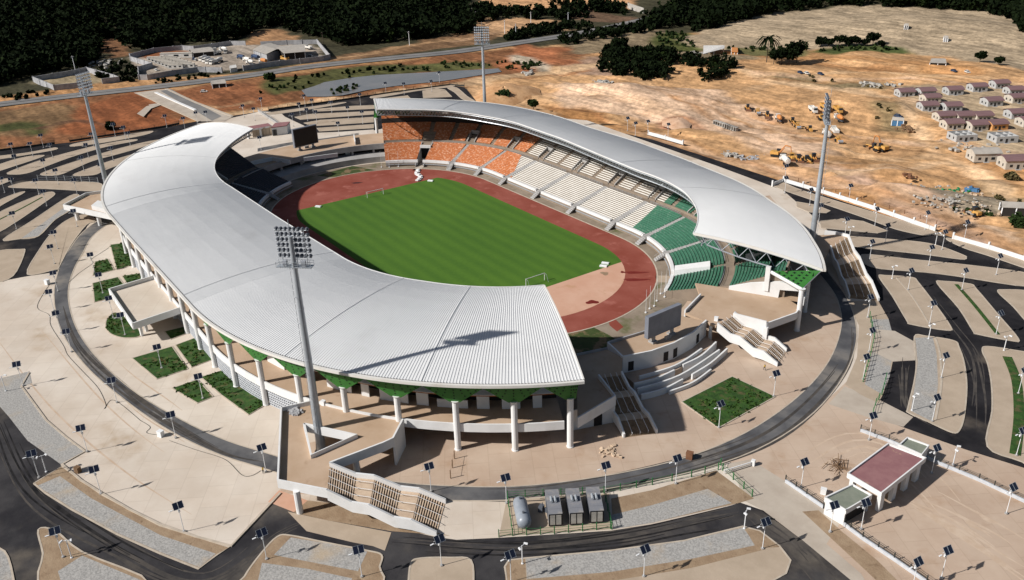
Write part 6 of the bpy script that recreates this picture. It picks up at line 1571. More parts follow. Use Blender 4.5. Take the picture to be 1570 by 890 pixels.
shed('long low yellow roofed trailer hut on the red earth', [(326, 137), (348, 134), (345, 129), (324, 132)], 3.2, 'shed_roof', 'dark_interior')
shed('orange brick hut beside the white shelter', [(1121, 84), (1131, 84), (1130, 79), (1121, 79)], 3, 'machine_orange', 'wall_orange', name='hut')
shed('rough shelter of pale sheets on the orange earth', [(1424, 104), (1450, 105), (1446, 98), (1428, 98)], 3.5, 'shed_roof', 'dark_interior')

# ------------------------------------------------------------------ walled yards
def yard_wall(label, pts, ht=3.6, mat='wall_weathered'):
    P = GT(pts); r = thing('yard_wall', label, 'wall', (P[0][0], P[0][1], P[0][2]))
    for a, b in zip(P[:-1], P[1:]):
        n = max(1, int(np.hypot(*(b-a)[:2])/12)); 
        for k in range(n):
            p, q = a+(b-a)*k/n, a+(b-a)*(k+1)/n; mb = MB(); mb.wall([p, q], .45, [p[2]-1, q[2]-1], [p[2]+ht, q[2]+ht])
            mb.box((p[0], p[1], p[2]+ht/2), (.8, .8, ht+.6)); mb.build('wall_panel', mat, r)
yard_wall('grey weathered wall around the left half of the machinery yard', [(341, 112), (316, 111), (303, 111), (265, 116), (227, 123), (214, 123), (213, 110), (234, 104), (201, 94), (200, 90), (237, 81), (267, 78), (280, 77), (298, 78), (354, 70), (377, 70)])
yard_wall('grey weathered wall around the right half of the machinery yard', [(374, 109), (399, 105), (430, 101), (461, 98), (494, 94), (506, 91), (487, 68), (440, 69), (400, 71)])
yard_wall('bare walled enclosure of grey blocks left of the machinery yard', [(141, 133), (84, 139), (52, 126), (112, 116), (134, 111), (176, 123), (183, 126), (157, 129)])

# ------------------------------------------------------------------ vehicles
def wheels(mb, xs, w, rad, z=None):
    for x in xs:
        for s in (-1, 1): mb.tube((x, s*(w/2-.35), rad), (x, s*w/2, rad), rad, n=12)
def build_parts(r, parts):
    for nm, mat, fn in parts:
        mb = MB(); fn(mb); mb.build(nm, mat, r)
def truck(body='tank', cab='truck_white', bodymat='truck_white'):
    r = thing('tanker_truck' if body == 'tank' else ('dump_truck' if body == 'dump' else 'mixer_truck'), 'x', 'truck')
    def cabf(mb):
        mb.hexa([(2.4, -1.2, .9), (4.4, -1.2, .9), (4.4, 1.2, .9), (2.4, 1.2, .9)], [(2.4, -1.15, 3.1), (4.0, -1.1, 3.1), (4.0, 1.1, 3.1), (2.4, 1.15, 3.1)]); mb.box((4.35, 0, .75), (.35, 2.4, .5))
    P = [('cab', cab, cabf), ('windscreen', 'glass_dark', lambda mb: (mb.hexa([(4.30, -1.0, 2.0), (4.34, -1.0, 2.0), (4.34, 1.0, 2.0), (4.30, 1.0, 2.0)], [(4.06, -.95, 2.95), (4.10, -.95, 2.95), (4.10, .95, 2.95), (4.06, .95, 2.95)]), mb.box((3.4, 0, 2.4), (1.0, 2.36, .7)))), ('chassis', 'steel_dark', lambda mb: mb.box((-.2, 0, .85), (8.2, .9, .3))), ('wheels', 'tyre', lambda mb: wheels(mb, (3.4, -1.6, -3.0), 2.4, .52))]
    if body == 'tank':
        P.append(('tank', bodymat, lambda mb: (mb.lathe([(.3, -4.3), (1.15, -4.2), (1.22, -4.0), (1.22, 1.9), (1.15, 2.1), (.3, 2.2)], (0, 0, 2.15), axis='X', n=14), mb.box((-1, 0, 3.4), (4.5, .5, .1)))))
    elif body == 'dump':
        P.append(('tipper_body', bodymat, lambda mb: (mb.box((-1.1, 0, 1.25), (6.2, 2.4, .2)), mb.hexa([(-4.2, -1.25, 1.3), (2.0, -1.25, 1.3), (2.0, -1.1, 1.3), (-4.2, -1.1, 1.3)], [(-4.2, -1.35, 2.7), (2.0, -1.35, 2.7), (2.0, -1.2, 2.7), (-4.2, -1.2, 2.7)]), mb.hexa([(-4.2, 1.1, 1.3), (2.0, 1.1, 1.3), (2.0, 1.25, 1.3), (-4.2, 1.25, 1.3)], [(-4.2, 1.2, 2.7), (2.0, 1.2, 2.7), (2.0, 1.35, 2.7), (-4.2, 1.35, 2.7)]), mb.box((2.05, 0, 2.2), (.15, 2.6, 2.0)), mb.box((2.6, 0, 3.2), (1.4, 2.4, .12)), mb.box((-4.2, 0, 2.0), (.12, 2.5, 1.3)))))
    else:
        P.append(('drum', bodymat, lambda mb: mb.lathe([(.5, -4.2), (.9, -3.6), (1.3, -1.5), (1.2, .5), (.6, 1.9)], (0, 0, 2.4), axis='X', n=14)))
    build_parts(r, P); return r
def excavator():
    r = thing('excavator', 'x', 'excavator')
    def tracks(mb):
        for s in (-1, 1):
            mb.hexa([(-2.0, s*1.3-.32, .0), (2.0, s*1.3-.32, .0), (2.0, s*1.3+.32, 0), (-2.0, s*1.3+.32, 0)], [(-2.3, s*1.3-.32, .9), (2.3, s*1.3-.32, .9), (2.3, s*1.3+.32, .9), (-2.3, s*1.3+.32, .9)])
    build_parts(r, [('tracks', 'tyre', tracks), ('house', 'machine_yellow', lambda mb: (mb.box((-.6, 0, 1.75), (3.6, 2.7, 1.3)), mb.box((-2.2, 0, 1.6), (.8, 2.6, 1.4)), mb.tube((0, 0, .8), (0, 0, 1.2), 1.0, n=12))), ('cab', 'glass_dark', lambda mb: (mb.box((.7, .85, 2.4), (1.6, 1.0, 1.7)), mb.box((.7, .85, 3.3), (1.7, 1.1, .12)))),
     ('boom', 'machine_orange', lambda mb: (mb.tube((1.2, -.2, 1.8), (3.8, -.2, 5.6), .38, .30, 4), mb.tube((3.8, -.2, 5.6), (6.2, -.2, 5.4), .30, .26, 4), mb.tube((2.0, -.2, 2.2), (3.6, -.2, 4.4), .12, .12, 6))), ('stick', 'machine_orange', lambda mb: mb.tube((6.2, -.2, 5.4), (6.9, -.2, 2.0), .26, .18, 4)), ('bucket', 'machine_rust', lambda mb: mb.hexa([(6.2, -.8, .5), (7.3, -.8, .9), (7.3, .4, .9), (6.2, .4, .5)], [(6.4, -.8, 1.7), (7.2, -.8, 2.1), (7.2, .4, 2.1), (6.4, .4, 1.7)]))]); return r
def dozer():
    r = thing('bulldozer', 'x', 'bulldozer')
    build_parts(r, [('tracks', 'tyre', lambda mb: [mb.hexa([(-1.6, s*1.1-.28, 0), (1.5, s*1.1-.28, 0), (1.5, s*1.1+.28, 0), (-1.6, s*1.1+.28, 0)], [(-1.9, s*1.1-.28, 1.1), (1.8, s*1.1-.28, .9), (1.8, s*1.1+.28, .9), (-1.9, s*1.1+.28, 1.1)]) for s in (-1, 1)]), ('body', 'machine_yellow', lambda mb: (mb.box((.9, 0, 1.5), (2.2, 1.3, 1.1)), mb.box((-1.0, 0, 1.2), (1.4, 1.6, .8)), mb.tube((1.2, .3, 2.0), (1.2, .3, 2.9), .09, n=6))), ('cab', 'machine_yellow', lambda mb: (mb.box((-.7, 0, 3.05), (1.7, 1.7, .14)), [mb.box((-.7+x*.75, y*.75, 2.2), (.12, .12, 1.7)) for x in (-1, 1) for y in (-1, 1)])), ('cab_glass', 'glass_dark', lambda mb: mb.box((-.7, 0, 2.2), (1.4, 1.4, 1.5))), ('blade', 'machine_rust', lambda mb: (mb.hexa([(2.6, -1.8, .05), (2.85, -1.8, .05), (2.85, 1.8, .05), (2.6, 1.8, .05)], [(2.5, -1.8, 1.3), (2.7, -1.8, 1.3), (2.7, 1.8, 1.3), (2.5, 1.8, 1.3)]), mb.box((1.7, 1.45, .5), (1.9, .18, .25)), mb.box((1.7, -1.45, .5), (1.9, .18, .25))))]); return r
def roller():
    r = thing('road_roller', 'x', 'roller')
    build_parts(r, [('drum', 'steel_grey', lambda mb: mb.tube((1.7, -1.05, .78), (1.7, 1.05, .78), .78, n=16)), ('drum_frame', 'machine_yellow', lambda mb: (mb.box((1.5, 1.2, .85), (2.4, .2, .4)), mb.box((1.5, -1.2, .85), (2.4, .2, .4)), mb.box((.45, 0, .9), (.5, 2.3, .5)))), ('body', 'machine_yellow', lambda mb: (mb.box((-1.9, 0, 1.35), (2.0, 1.6, 1.0)), mb.box((-.5, 0, .95), (1.4, 1.2, .7)))), ('wheels', 'tyre', lambda mb: wheels(mb, (-1.7,), 2.3, .75)), ('canopy', 'machine_yellow', lambda mb: (mb.box((-.5, 0, 2.95), (1.8, 1.7, .12)), [mb.box((-.5+x*.75, y*.75, 2.1), (.1, .1, 1.7)) for x in (-1, 1) for y in (-1, 1)]))]); return r
def grader():
    r = thing('motor_grader', 'x', 'grader')
    build_parts(r, [('frame', 'machine_yellow', lambda mb: (mb.tube((-.5, 0, 1.6), (4.2, 0, 1.5), .22, n=6), mb.box((-2.3, 0, 1.5), (2.8, 1.3, 1.1)), mb.box((4.2, 0, 1.1), (.4, 2.0, .4)))), ('cab', 'glass_dark', lambda mb: (mb.box((-.5, 0, 2.3), (1.4, 1.4, 1.7)), mb.box((-.5, 0, 3.2), (1.6, 1.6, .12)))), ('wheels', 'tyre', lambda mb: wheels(mb, (4.2, -1.6, -3.1), 2.4, .65)), ('blade', 'machine_rust', lambda mb: mb.box((1.9, 0, .55), (.15, 3.6, .6), .5)), ('circle', 'machine_orange', lambda mb: mb.tube((1.9, 0, 1.0), (1.9, 0, 1.12), .8, n=14))]); return r
def loader():
    r = thing('wheel_loader', 'x', 'loader')
    build_parts(r, [('body', 'machine_yellow', lambda mb: (mb.box((-1.6, 0, 1.6), (2.6, 1.8, 1.2)), mb.box((.9, 0, 1.2), (1.6, 1.2, .8)))), ('cab', 'glass_dark', lambda mb: (mb.box((-.2, 0, 2.6), (1.4, 1.5, 1.6)), mb.box((-.2, 0, 3.45), (1.6, 1.7, .12)))), ('wheels', 'tyre', lambda mb: wheels(mb, (1.2, -1.7), 2.6, .8)), ('arms', 'machine_orange', lambda mb: [mb.tube((.6, s*.55, 2.0), (3.0, s*.55, .8), .16, n=5) for s in (-1, 1)]), ('bucket', 'machine_rust', lambda mb: mb.hexa([(2.8, -1.4, .15), (3.9, -1.4, .15), (3.9, 1.4, .15), (2.8, 1.4, .15)], [(2.8, -1.4, 1.4), (3.3, -1.4, 1.4), (3.3, 1.4, 1.4), (2.8, 1.4, 1.4)]))]); return r
def car(mat):
    r = thing('parked_car', 'x', 'car')
    build_parts(r, [('body', mat, lambda mb: (mb.hexa([(-2.2, -.88, .35), (2.2, -.88, .35), (2.2, .88, .35), (-2.2, .88, .35)], [(-2.15, -.85, .95), (2.1, -.82, .85), (2.1, .82, .85), (-2.15, .85, .95)]), mb.hexa([(-1.7, -.72, 1.45), (.5, -.72, 1.45), (.5, .72, 1.45), (-1.7, .72, 1.45)], [(-1.6, -.68, 1.52), (.4, -.68, 1.52), (.4, .68, 1.52), (-1.6, .68, 1.52)]))), ('windows', 'glass_dark', lambda mb: mb.hexa([(-2.0, -.8, .93), (1.1, -.8, .9), (1.1, .8, .9), (-2.0, .8, .93)], [(-1.7, -.7, 1.45), (.5, -.7, 1.45), (.5, .7, 1.45), (-1.7, .7, 1.45)])), ('wheels', 'tyre', lambda mb: wheels(mb, (1.35, -1.35), 1.8, .34))]); return r
PROTO = {'tank': truck('tank'), 'dump': truck('dump'), 'dumpy': truck('dump', 'machine_yellow', 'machine_yellow'), 'mix': truck('mix', 'truck_white', 'machine_orange'), 'tankc': truck('tank', 'truck_white', 'machine_orange'), 'mixw': truck('mix', 'truck_white', 'truck_white'), 'tankb': truck('tank', 'vehicle_blue', 'vehicle_blue'), 'exc': excavator(), 'doz': dozer(), 'rol': roller(), 'gra': grader(), 'loa': loader(), 'carw': car('truck_white'), 'card': car('vehicle_blue')}
usedp = set()
VEH = [
 ('loa', 1146, 170, -40, 'first yellow loader of the machine line, nearest the thicket', 'v'), ('rol', 1162, 175, -40, 'yellow road roller second in the machine line', 'v'), ('loa', 1176, 181, -45, 'yellow loader third in the machine line', 'v'),
 ('mix', 1194, 186, 140, 'truck with white cab and orange body in the machine line', 'v'), ('gra', 1215, 190, -40, 'dusty grader in the middle of the machine line', 'v'), ('rol', 1223, 197, -35, 'small yellow roller below the dusty grader', 'v'), ('gra', 1241, 202, 140, 'yellow grader at the end of the machine line', 'v'),
 ('tank', 1267, 210, 140, 'white water tanker parked left of the right mast', 'v'), ('dump', 1279, 205, 140, 'grey dusty dump truck behind the white water tanker', 'v'), ('rol', 1286, 219, -30, 'small yellow roller behind the white water tanker', 'v'),
 ('dump', 1246, 172, -35, 'white dump truck at the back of the machine park', 'v'), ('dumpy', 1284, 172, -35, 'yellow dump truck right of the mast lamps', 'v'), ('doz', 1259, 184, 145, 'yellow bulldozer in front of the white dump truck', 'v'), ('mix', 1286, 186, 150, 'white and orange truck right of the mast lamps', 'v'), ('dumpy', 1264, 168, -35, 'yellow dump truck half hidden by the mast lamps', 'v'),
 ('exc', 1190, 240, 20, 'orange excavator with raised boom beside the tanker', 'v'), ('tank', 1203, 251, 145, 'cream water tanker beside the orange excavator', 'v'), ('doz', 1214, 246, -35, 'yellow bulldozer behind the cream tanker', 'v'), ('loa', 1224, 249, -35, 'dark muddy loader behind the cream tanker', 'v'), ('gra', 1237, 250, -30, 'dark muddy grader at the right end of the tanker group', 'v'), ('loa', 1247, 247, -30, 'muddy loader at the far right end of the tanker group', 'v'),
 ('exc', 1353, 231, 165, 'lone excavator with bent boom on the open orange earth', 'v'), ('gra', 1338, 230, 170, 'yellow grader parked left of the lone excavator', 'v'), ('loa', 1492, 331, 160, 'yellow loader working by the rubble heap', 'v'),
 ('card', 1227, 113, -20, 'dark car parked at the top of the orange slope', 'c'), ('carw', 1237, 114, -20, 'white car between two dark cars on the orange slope', 'c'), ('card', 1258, 115, -15, 'dark car right of the white one on the slope', 'c'),
 ('card', 1463, 107, -20, 'dark car beside the rough shelter on the orange earth', 'c'), ('carw', 1484, 107, -30, 'white car near the top right end of the orange earth', 'c'),
 ('card', 1377, 180, 0, 'dark car parked behind the half collapsed hut', 'c'),
 ('carw', 240, 109, 10, 'white car parked alone at the left of the yard', 'c'), ('carw', 300, 93.5, -30, 'white car leftmost beside the parked tankers', 'c'), ('card', 297, 92, -30, 'dark car beside the low grey shed', 'c'),
 ('tank', 312, 93, -50, 'first white tanker in the yard row', 'y'), ('tank', 317, 95, -50, 'second white tanker in the yard row', 'y'), ('tank', 322, 97.5, -50, 'third white tanker in the yard row', 'y'), ('dump', 328, 98.5, -50, 'grey white truck at the right of the tanker row', 'y'), ('mixw', 336, 96, -55, 'white cab truck standing clear of the tanker row', 'y'),
 ('dump', 326, 80, -55, 'white truck at the back of the yard by the wall', 'y'), ('dump', 333, 84, -60, 'white truck with dark bed behind the low shed', 'y'), ('dump', 346, 82, -20, 'white truck at the back between shed and workshop', 'y'), ('mixw', 343, 79, 200, 'pale truck against the back wall of the yard', 'y'),
 ('tankb', 370, 91, 190, 'long dark tanker in front of the grey workshop', 'y'), ('tank', 379, 95, 190, 'cream tanker in front of the dark one', 'y'), ('mixw', 384, 99, 190, 'white cab truck closest to the front wall', 'y'), ('tankb', 400, 90, 190, 'dark blue tanker beside the grey workshop', 'y'), ('tankc', 404, 97, 190, 'white cab tanker with rusty orange tank', 'y'), ('tankb', 392, 91, 190, 'dark blue truck squeezed between the tankers', 'y'), ('dumpy', 437, 93.5, 190, 'truck with white cab in front of the beige workshop', 'y'), ('dump', 473, 76, 190, 'white truck at the right end of the yard', 'y'), ('carw', 476, 87, 190, 'white pickup by the front wall of the beige workshop', 'c'),
 ('carw', 313, 142, 60, 'small white van on the red earth near the trailer hut', 'c'),
]
GRP = {'v': 'construction machines on the orange earth', 'c': 'parked cars beyond the stadium', 'y': 'trucks parked in the machinery yard'}
for k, u, v, a, lab, gr in VEH:
    q = gt(u, v); q.z += .05
    if k not in usedp: o = PROTO[k]; o.location = q; o.rotation_euler = (0, 0, R_(a)); o['label'] = lab; usedp.add(k)
    else: o = copy_tree(PROTO[k], q, R_(a), lab)
    o['group'] = GRP[gr]
# white containers in the yard
def container():
    r = thing('site_cabin', 'x', 'cabin')
    mb = MB(); mb.box((0, 0, 1.4), (11, 3.2, 2.7)); mb.build('body', 'truck_white', r)
    mb = MB(); mb.box((0, 0, 2.85), (11.3, 3.5, .2)); mb.build('roof', 'block_wall_cream', r)
    for x in (-3.5, 0, 3.5): mb = MB(); mb.box((x, -1.62, 1.5), (1.6, .1, 1.0)); mb.build('window', 'glass_dark', r)
    mb = MB(); mb.box((-5.52, .2, 1.2), (.1, 1.0, 2.1)); mb.build('door', 'wall_weathered', r)
    return r
cb = container(); n_ = 0
for row in range(2):
    for k in range(7):
        u = 238+5.3*k+row*17.5; v = 93.5+1.95*k-row*1.2
        q = gt(u, v); q.z = -.1; lab = ORD[k]+' white site cabin from the back in the '+('left' if row == 0 else 'right')+' column of the yard'
        if n_ == 0: o = cb; o.location = q; o.rotation_euler = (0, 0, R_(58)); o['label'] = lab
        else: o = copy_tree(cb, q, R_(58), lab)
        o['group'] = 'white site cabins in the yard'; n_ += 1
q = gt(272, 89); q.z = -.1; o = copy_tree(cb, q, R_(56), 'long white site cabin standing alone at the back of the yard'); o.scale = (2.2, 1.2, 1.3); o['group'] = 'white site cabins in the yard'

# ------------------------------------------------------------------ rubble, pipes, heaps of the building land
for i in range(10):
    u, v = 1097+3.4*i, 191+1.15*i; q = gt(u, v); mb = MB()
    mb.wall([(q.x-.9, q.y-1), (q.x-.9, q.y+1)], .25, q.z, q.z+2.0); mb.wall([(q.x+.9, q.y-1), (q.x+.9, q.y+1)], .25, q.z, q.z+2.0); mb.box((q.x, q.y, q.z+2.0), (2.1, 2.1, .22)); mb.box((q.x, q.y, q.z+.1), (2.1, 2.1, .2))
    tag(mb.build('concrete_culvert', 'rubble_white', origin=tuple(q)), 'pale box culvert unit in the row of ten on the bare earth', 'culvert', 'row of culvert units')
def rub(label, u, v, n, sp, sz, mat):
    q = gt(u, v); mb = MB(); rr = random.Random(int(u*3+v))
    for _ in range(n):
        x, y = rr.gauss(0, sp), rr.gauss(0, sp*.8); s_ = rr.uniform(.4, 1)*sz
        mb.box((q.x+x, q.y+y, q.z+s_*.2), (s_*1.4, s_, s_*.7), rr.uniform(0, 3), 0, rr.uniform(-.4, .4))
    stuff(mb.build('rubble', mat, origin=tuple(q)), label, 'rubble')
rub('pale concrete blocks piled behind the far roof', 925, 128, 40, 4.5, 2.2, 'rubble_white'); rub('white blocks beside the dirt track near the far mast', 809, 114, 22, 3, 2.0, 'rubble_white'); rub('grey stones heaped beside the tanker group', 1120, 238, 26, 2.4, 1.6, 'rubble_white'); rub('line of grey stones right of the stone heap', 1152, 243, 34, 3.6, 1.3, 'wall_weathered')
rub('small brown blocks on the orange earth below the lone excavator', 1392, 268, 14, 2.5, 1.3, 'machine_rust'); rub('white rubble scattered over the rubble ground', 1440, 303, 90, 8, .9, 'rubble_white'); rub('pale rubble at the right part of the rubble ground', 1490, 312, 90, 8, .9, 'stair_tread'); rub('green plastic scraps on the rubble ground', 1455, 293, 40, 5, 1.0, 'plastic_green'); rub('blue sheet bundle on the rubble ground', 1487, 293, 8, 1.2, 2.2, 'tarp_blue'); rub('grey broken slabs at the estate path', 1338, 128, 50, 7, 2.0, 'rubble_white'); rub('white stones by the thicket shelter', 1066, 83, 30, 4, 2.0, 'rubble_white'); rub('timber litter beside the half collapsed hut', 1402, 199, 30, 4, 1.6, 'timber'); rub('white ruin blocks among the dark trees', 723, 19, 30, 6, 4.0, 'rubble_white'); rub('pale ruins left of the machinery yard', 165, 98, 40, 9, 2.4, 'rubble_white')
rub('pale foundation strips in front of the roofless shell', 1490, 228, 30, 6, 1.4, 'rubble_white')
def mound(label, u, v, rx, ry, h, mat, ang=0):
    q = gt(u, v); mb = MB(); n, m = 22, 8; base = []
    rr = random.Random(int(u+v))
    for j in range(m+1):
        ring = []
        for k in range(n):
            t = 2*math.pi*k/n; f = 1-j/m; wob = 1+.12*math.sin(3*t+u)+.08*math.sin(7*t)
            x, y = rx*f*wob*math.cos(t), ry*f*wob*math.sin(t); z = h*(1-f**1.6)*(1+.1*rr.uniform(-1, 1)*(j > 0))
            ring.append((q.x+x*math.cos(ang)-y*math.sin(ang), q.y+x*math.sin(ang)+y*math.cos(ang), q.z-.6+z))
        base.append(ring)
    i0 = 0
    for ring in base: mb.v += ring
    for j in range(m):
        for k in range(n): mb.f.append((j*n+k, j*n+(k+1) % n, (j+1)*n+(k+1) % n, (j+1)*n+k)); mb.m.append(0)
    o = mb.build('earth_mound', mat, smooth=True); struct(o)
pm('soil_orange', (.58, .35, .18), (.48, .26, .12), scale=.15, c3=(.36, .19, .085), scale3=.4, bump=.6, bscale=.8)
pm('soil_pink', (.60, .40, .27), (.52, .32, .2), scale=.15, c3=(.42, .23, .14), scale3=.3, bump=.6, bscale=.8)
mound('a', 772, 146, 34, 20, 6, 'soil_orange', 2.2); mound('a', 1040, 187, 17, 8, 2.2, 'soil_pink', 2.3); mound('c', 1275, 268, 4, 3, 1.6, 'soil_orange');

# ------------------------------------------------------------------ trees and bushes
def leaf_mesh(name, C, RAD, per, size, mat, squash=.8, seed=1, parent=None, origin=None):
    """many small leaf-clump faces spread through ellipsoid crowns (centres C, radii RAD)"""
    g = np.random.default_rng(seed); N = len(C); M = N*per
    d = g.normal(size=(M, 3)); d /= np.linalg.norm(d, axis=1)[:, None]
    r = (0.45+.55*g.random(M)**.6)[:, None]
    lump = 1+.28*np.sin(d[:, [0]]*5+np.repeat(g.random(N)*6, per)[:, None])*np.cos(d[:, [1]]*4)
    rad = np.repeat(np.asarray(RAD, float), per)[:, None]
    cen = np.repeat(np.asarray(C, float), per, 0)+d*r*lump*rad*np.array([1, 1, squash])
    s = (size*(.5+g.random(M)))[:, None]
    a = g.normal(size=(M, 3)); a[:, 2] *= .6; a /= np.linalg.norm(a, axis=1)[:, None]
    b = np.cross(a, g.normal(size=(M, 3))); b /= np.linalg.norm(b, axis=1)[:, None]
    V = np.stack([cen-a*s-b*s*.6, cen+a*s-b*s*.6, cen+a*s*.5+b*s, cen-a*s*.7+b*s*.8], 1).reshape(-1, 3)
    o3 = np.zeros(3) if origin is None else np.array(origin)
    me = bpy.data.meshes.new(name); me.vertices.add(4*M); me.vertices.foreach_set('co', (V-o3).ravel())
    me.loops.add(4*M); me.loops.foreach_set('vertex_index', np.arange(4*M, dtype=np.int32)); me.polygons.add(M)
    me.polygons.foreach_set('loop_start', np.arange(0, 4*M, 4, dtype=np.int32)); me.polygons.foreach_set('loop_total', np.full(M, 4, np.int32)); me.update()
    me.materials.append(MATS[mat]); o = bpy.data.objects.new(name, me); COL.objects.link(o)
    if parent is not None: o.parent = parent
    elif origin is not None: o.location = tuple(o3)
    return o
def wood(label, poly, density, hmin, hmax, mat, seed, per=34, leaf=1.5, name='wood', avoid=()):
    P = [tuple(p[:2]) for p in GT(poly)]; A = np.array(P); g = np.random.default_rng(seed)
    lo, hi = A.min(0), A.max(0); n = int((hi-lo).prod()*density)
    X = g.uniform(lo[0], hi[0], n); Y = g.uniform(lo[1], hi[1], n)
    k = inpoly(X, Y, P)
    for av in avoid: k &= ~inpoly(X, Y, [tuple(p[:2]) for p in GT(av)])
    k &= (X > -1340) & (Y < 995)
    X, Y = X[k], Y[k]; hgt = g.uniform(hmin, hmax, len(X)); r = hgt*.42
    C = np.stack([X, Y, TS(X, Y)+hgt*.5], -1)
    o = leaf_mesh(name, C, r, per, leaf, mat, 1.05, seed)
    return stuff(o, label, 'wood')
wood('dark wooded hillside beyond the highway, top left', [(-160, -16), (705, -16), (715, 14), (722, 34), (728, 50), (700, 54), (665, 60), (600, 66), (525, 72), (505, 66), (478, 60), (462, 54), (430, 42), (395, 46), (375, 60), (330, 66), (270, 70), (200, 80), (180, 60), (150, 62), (160, 90), (120, 106), (50, 118), (0, 132), (-160, 150)], .027, 5, 15, 'leaf_dark', 5, 38, 1.35, avoid=[[(36, 32), (90, 22), (85, 30), (45, 37)], [(320, 28), (352, 40), (345, 48), (318, 36)], [(185, 20), (200, 24), (196, 28), (184, 24)], [(586, 44), (604, 47), (600, 50), (586, 48)], [(140, 40), (180, 42), (178, 52), (145, 50)], [(250, 30), (275, 34), (270, 42), (248, 38)], [(20, 70), (60, 66), (70, 74), (25, 80)], [(160, 72), (176, 60), (190, 70), (176, 84)], [(360, 14), (380, 16), (378, 22), (358, 20)], [(480, 30), (505, 32), (500, 40), (484, 38)]])
wood('dark wood along the highway and behind the pale hill', [(1000, 46), (985, 38), (1010, 26), (1050, 8), (1060, -16), (1760, -16), (1760, 80), (1566, 52), (1555, 32), (1500, 17), (1430, 15), (1390, 11), (1340, 14), (1290, 8), (1260, 13), (1180, 22), (1100, 43), (1062, 50), (1050, 40)], .026, 6, 16, 'leaf_dark', 6, 36, 1.4)
wood('dark tree belt along the near side of the highway', [(858, 72), (856, 63), (900, 55), (985, 38), (1005, 30), (1005, 50), (960, 54), (905, 66)], .03, 4, 8, 'leaf_dark', 7, 40, 1.0)
wood('dark green thicket left of the thin white shelter', [(915, 108), (922, 86), (945, 70), (962, 77), (1000, 80), (1060, 90), (1120, 99), (1132, 108), (1110, 108), (1062, 103), (1022, 104), (1035, 122), (1010, 121), (985, 126), (945, 120)], .05, 4, 8, 'leaf_dark', 8, 50, .8)
wood('small dark thicket at the right of the bare patch', [(1068, 122), (1072, 108), (1100, 108), (1120, 116), (1100, 122), (1082, 127)], .05, 3.5, 7, 'leaf_dark', 9, 50, .8)
wood('dark bush belt on the far side of the highway', [(768, 64), (790, 52), (850, 40), (908, 40), (905, 46), (850, 52), (800, 62)], .03, 4, 7, 'leaf_dark', 10, 40, 1.0)
wood('dark bushes between the bare orange slopes at the top', [(700, 30), (745, 14), (785, 20), (880, 18), (900, 28), (860, 32), (780, 30), (735, 34)], .02, 6, 11, 'leaf_dark', 12, 34, 1.4)
wood('dark bushes at the top edge left of the highway end', [(840, 8), (930, 6), (965, 18), (960, 24), (880, 18)], .02, 5, 9, 'leaf_dark', 13, 34, 1.4)
wood('green scrub on the bank of the pond', [(380, 140), (470, 128), (578, 112), (700, 97), (800, 93), (800, 99), (770, 103), (660, 109), (560, 117), (490, 127), (430, 148)], .02, 1.2, 2.6, 'leaf_mid', 14, 26, .6, name='scrub')
wood('dark scrub islands in the pond', [(500, 142), (530, 132), (552, 131), (545, 138), (510, 147)], .09, 1, 2.2, 'leaf_mid', 15, 30, .5, name='scrub')
wood('green scrub at the near end of the pond by the far mast', [(772, 106), (790, 98), (830, 98), (832, 104), (800, 109)], .06, 1.5, 3.5, 'leaf_mid', 16, 30, .6, name='scrub')
wood('dark scrub around the bare enclosure', [(0, 150), (60, 140), (85, 142), (60, 152), (0, 158)], .03, 1.5, 3.5, 'leaf_dark', 17, 30, .7, name='scrub')
wood('dark scrub along the outer yard wall', [(228, 126), (300, 114), (340, 113), (330, 118), (240, 130)], .04, 1, 2.5, 'leaf_dark', 18, 30, .6, name='scrub')
wood('scrub growing over the bank below the yard', [(190, 95), (212, 112), (214, 126), (195, 128), (150, 120), (150, 108)], .03, 2, 5, 'leaf_dark', 19, 34, .8, name='scrub')
wood('green low scrub under the pale hill', [(1000, 52), (1052, 50), (1070, 74), (1010, 70)], .03, 1.2, 3.0, 'leaf_mid', 20, 26, .7, name='scrub')
wood('green strip of scrub at the foot of the pale hill', [(1100, 72), (1240, 72), (1260, 74), (1340, 70), (1390, 78), (1360, 82), (1250, 80), (1120, 80)], .02, 1.2, 2.6, 'leaf_mid', 21, 26, .7, name='scrub')
wood('dry brown scrub beside the half collapsed hut', [(1330, 168), (1350, 160), (1385, 168), (1390, 186), (1355, 190), (1335, 180)], .03, 1, 2.6, 'leaf_brown', 22, 26, .5, name='scrub')
wood('dry brown scrub around the rubble ground', [(1450, 266), (1500, 278), (1570, 312), (1570, 330), (1520, 318), (1500, 290), (1460, 272)], .03, .8, 2.0, 'leaf_brown', 23, 26, .45, name='scrub')
wood('dark green scrub in front of the rubble ground', [(1435, 310), (1470, 318), (1530, 322), (1530, 334), (1470, 328), (1440, 316)], .05, .8, 2.0, 'leaf_mid', 24, 26, .45, name='scrub')
wood('scrub along the estate path', [(1225, 114), (1300, 124), (1370, 136), (1360, 140), (1290, 132), (1225, 120)], .015, 1, 2.4, 'leaf_brown', 25, 26, .5, name='scrub')
wood('dark scrub beside the water channel', [(438, 124), (560, 107), (620, 100), (615, 106), (560, 112), (445, 128)], .03, 1.2, 3, 'leaf_dark', 26, 26, .6, name='scrub')

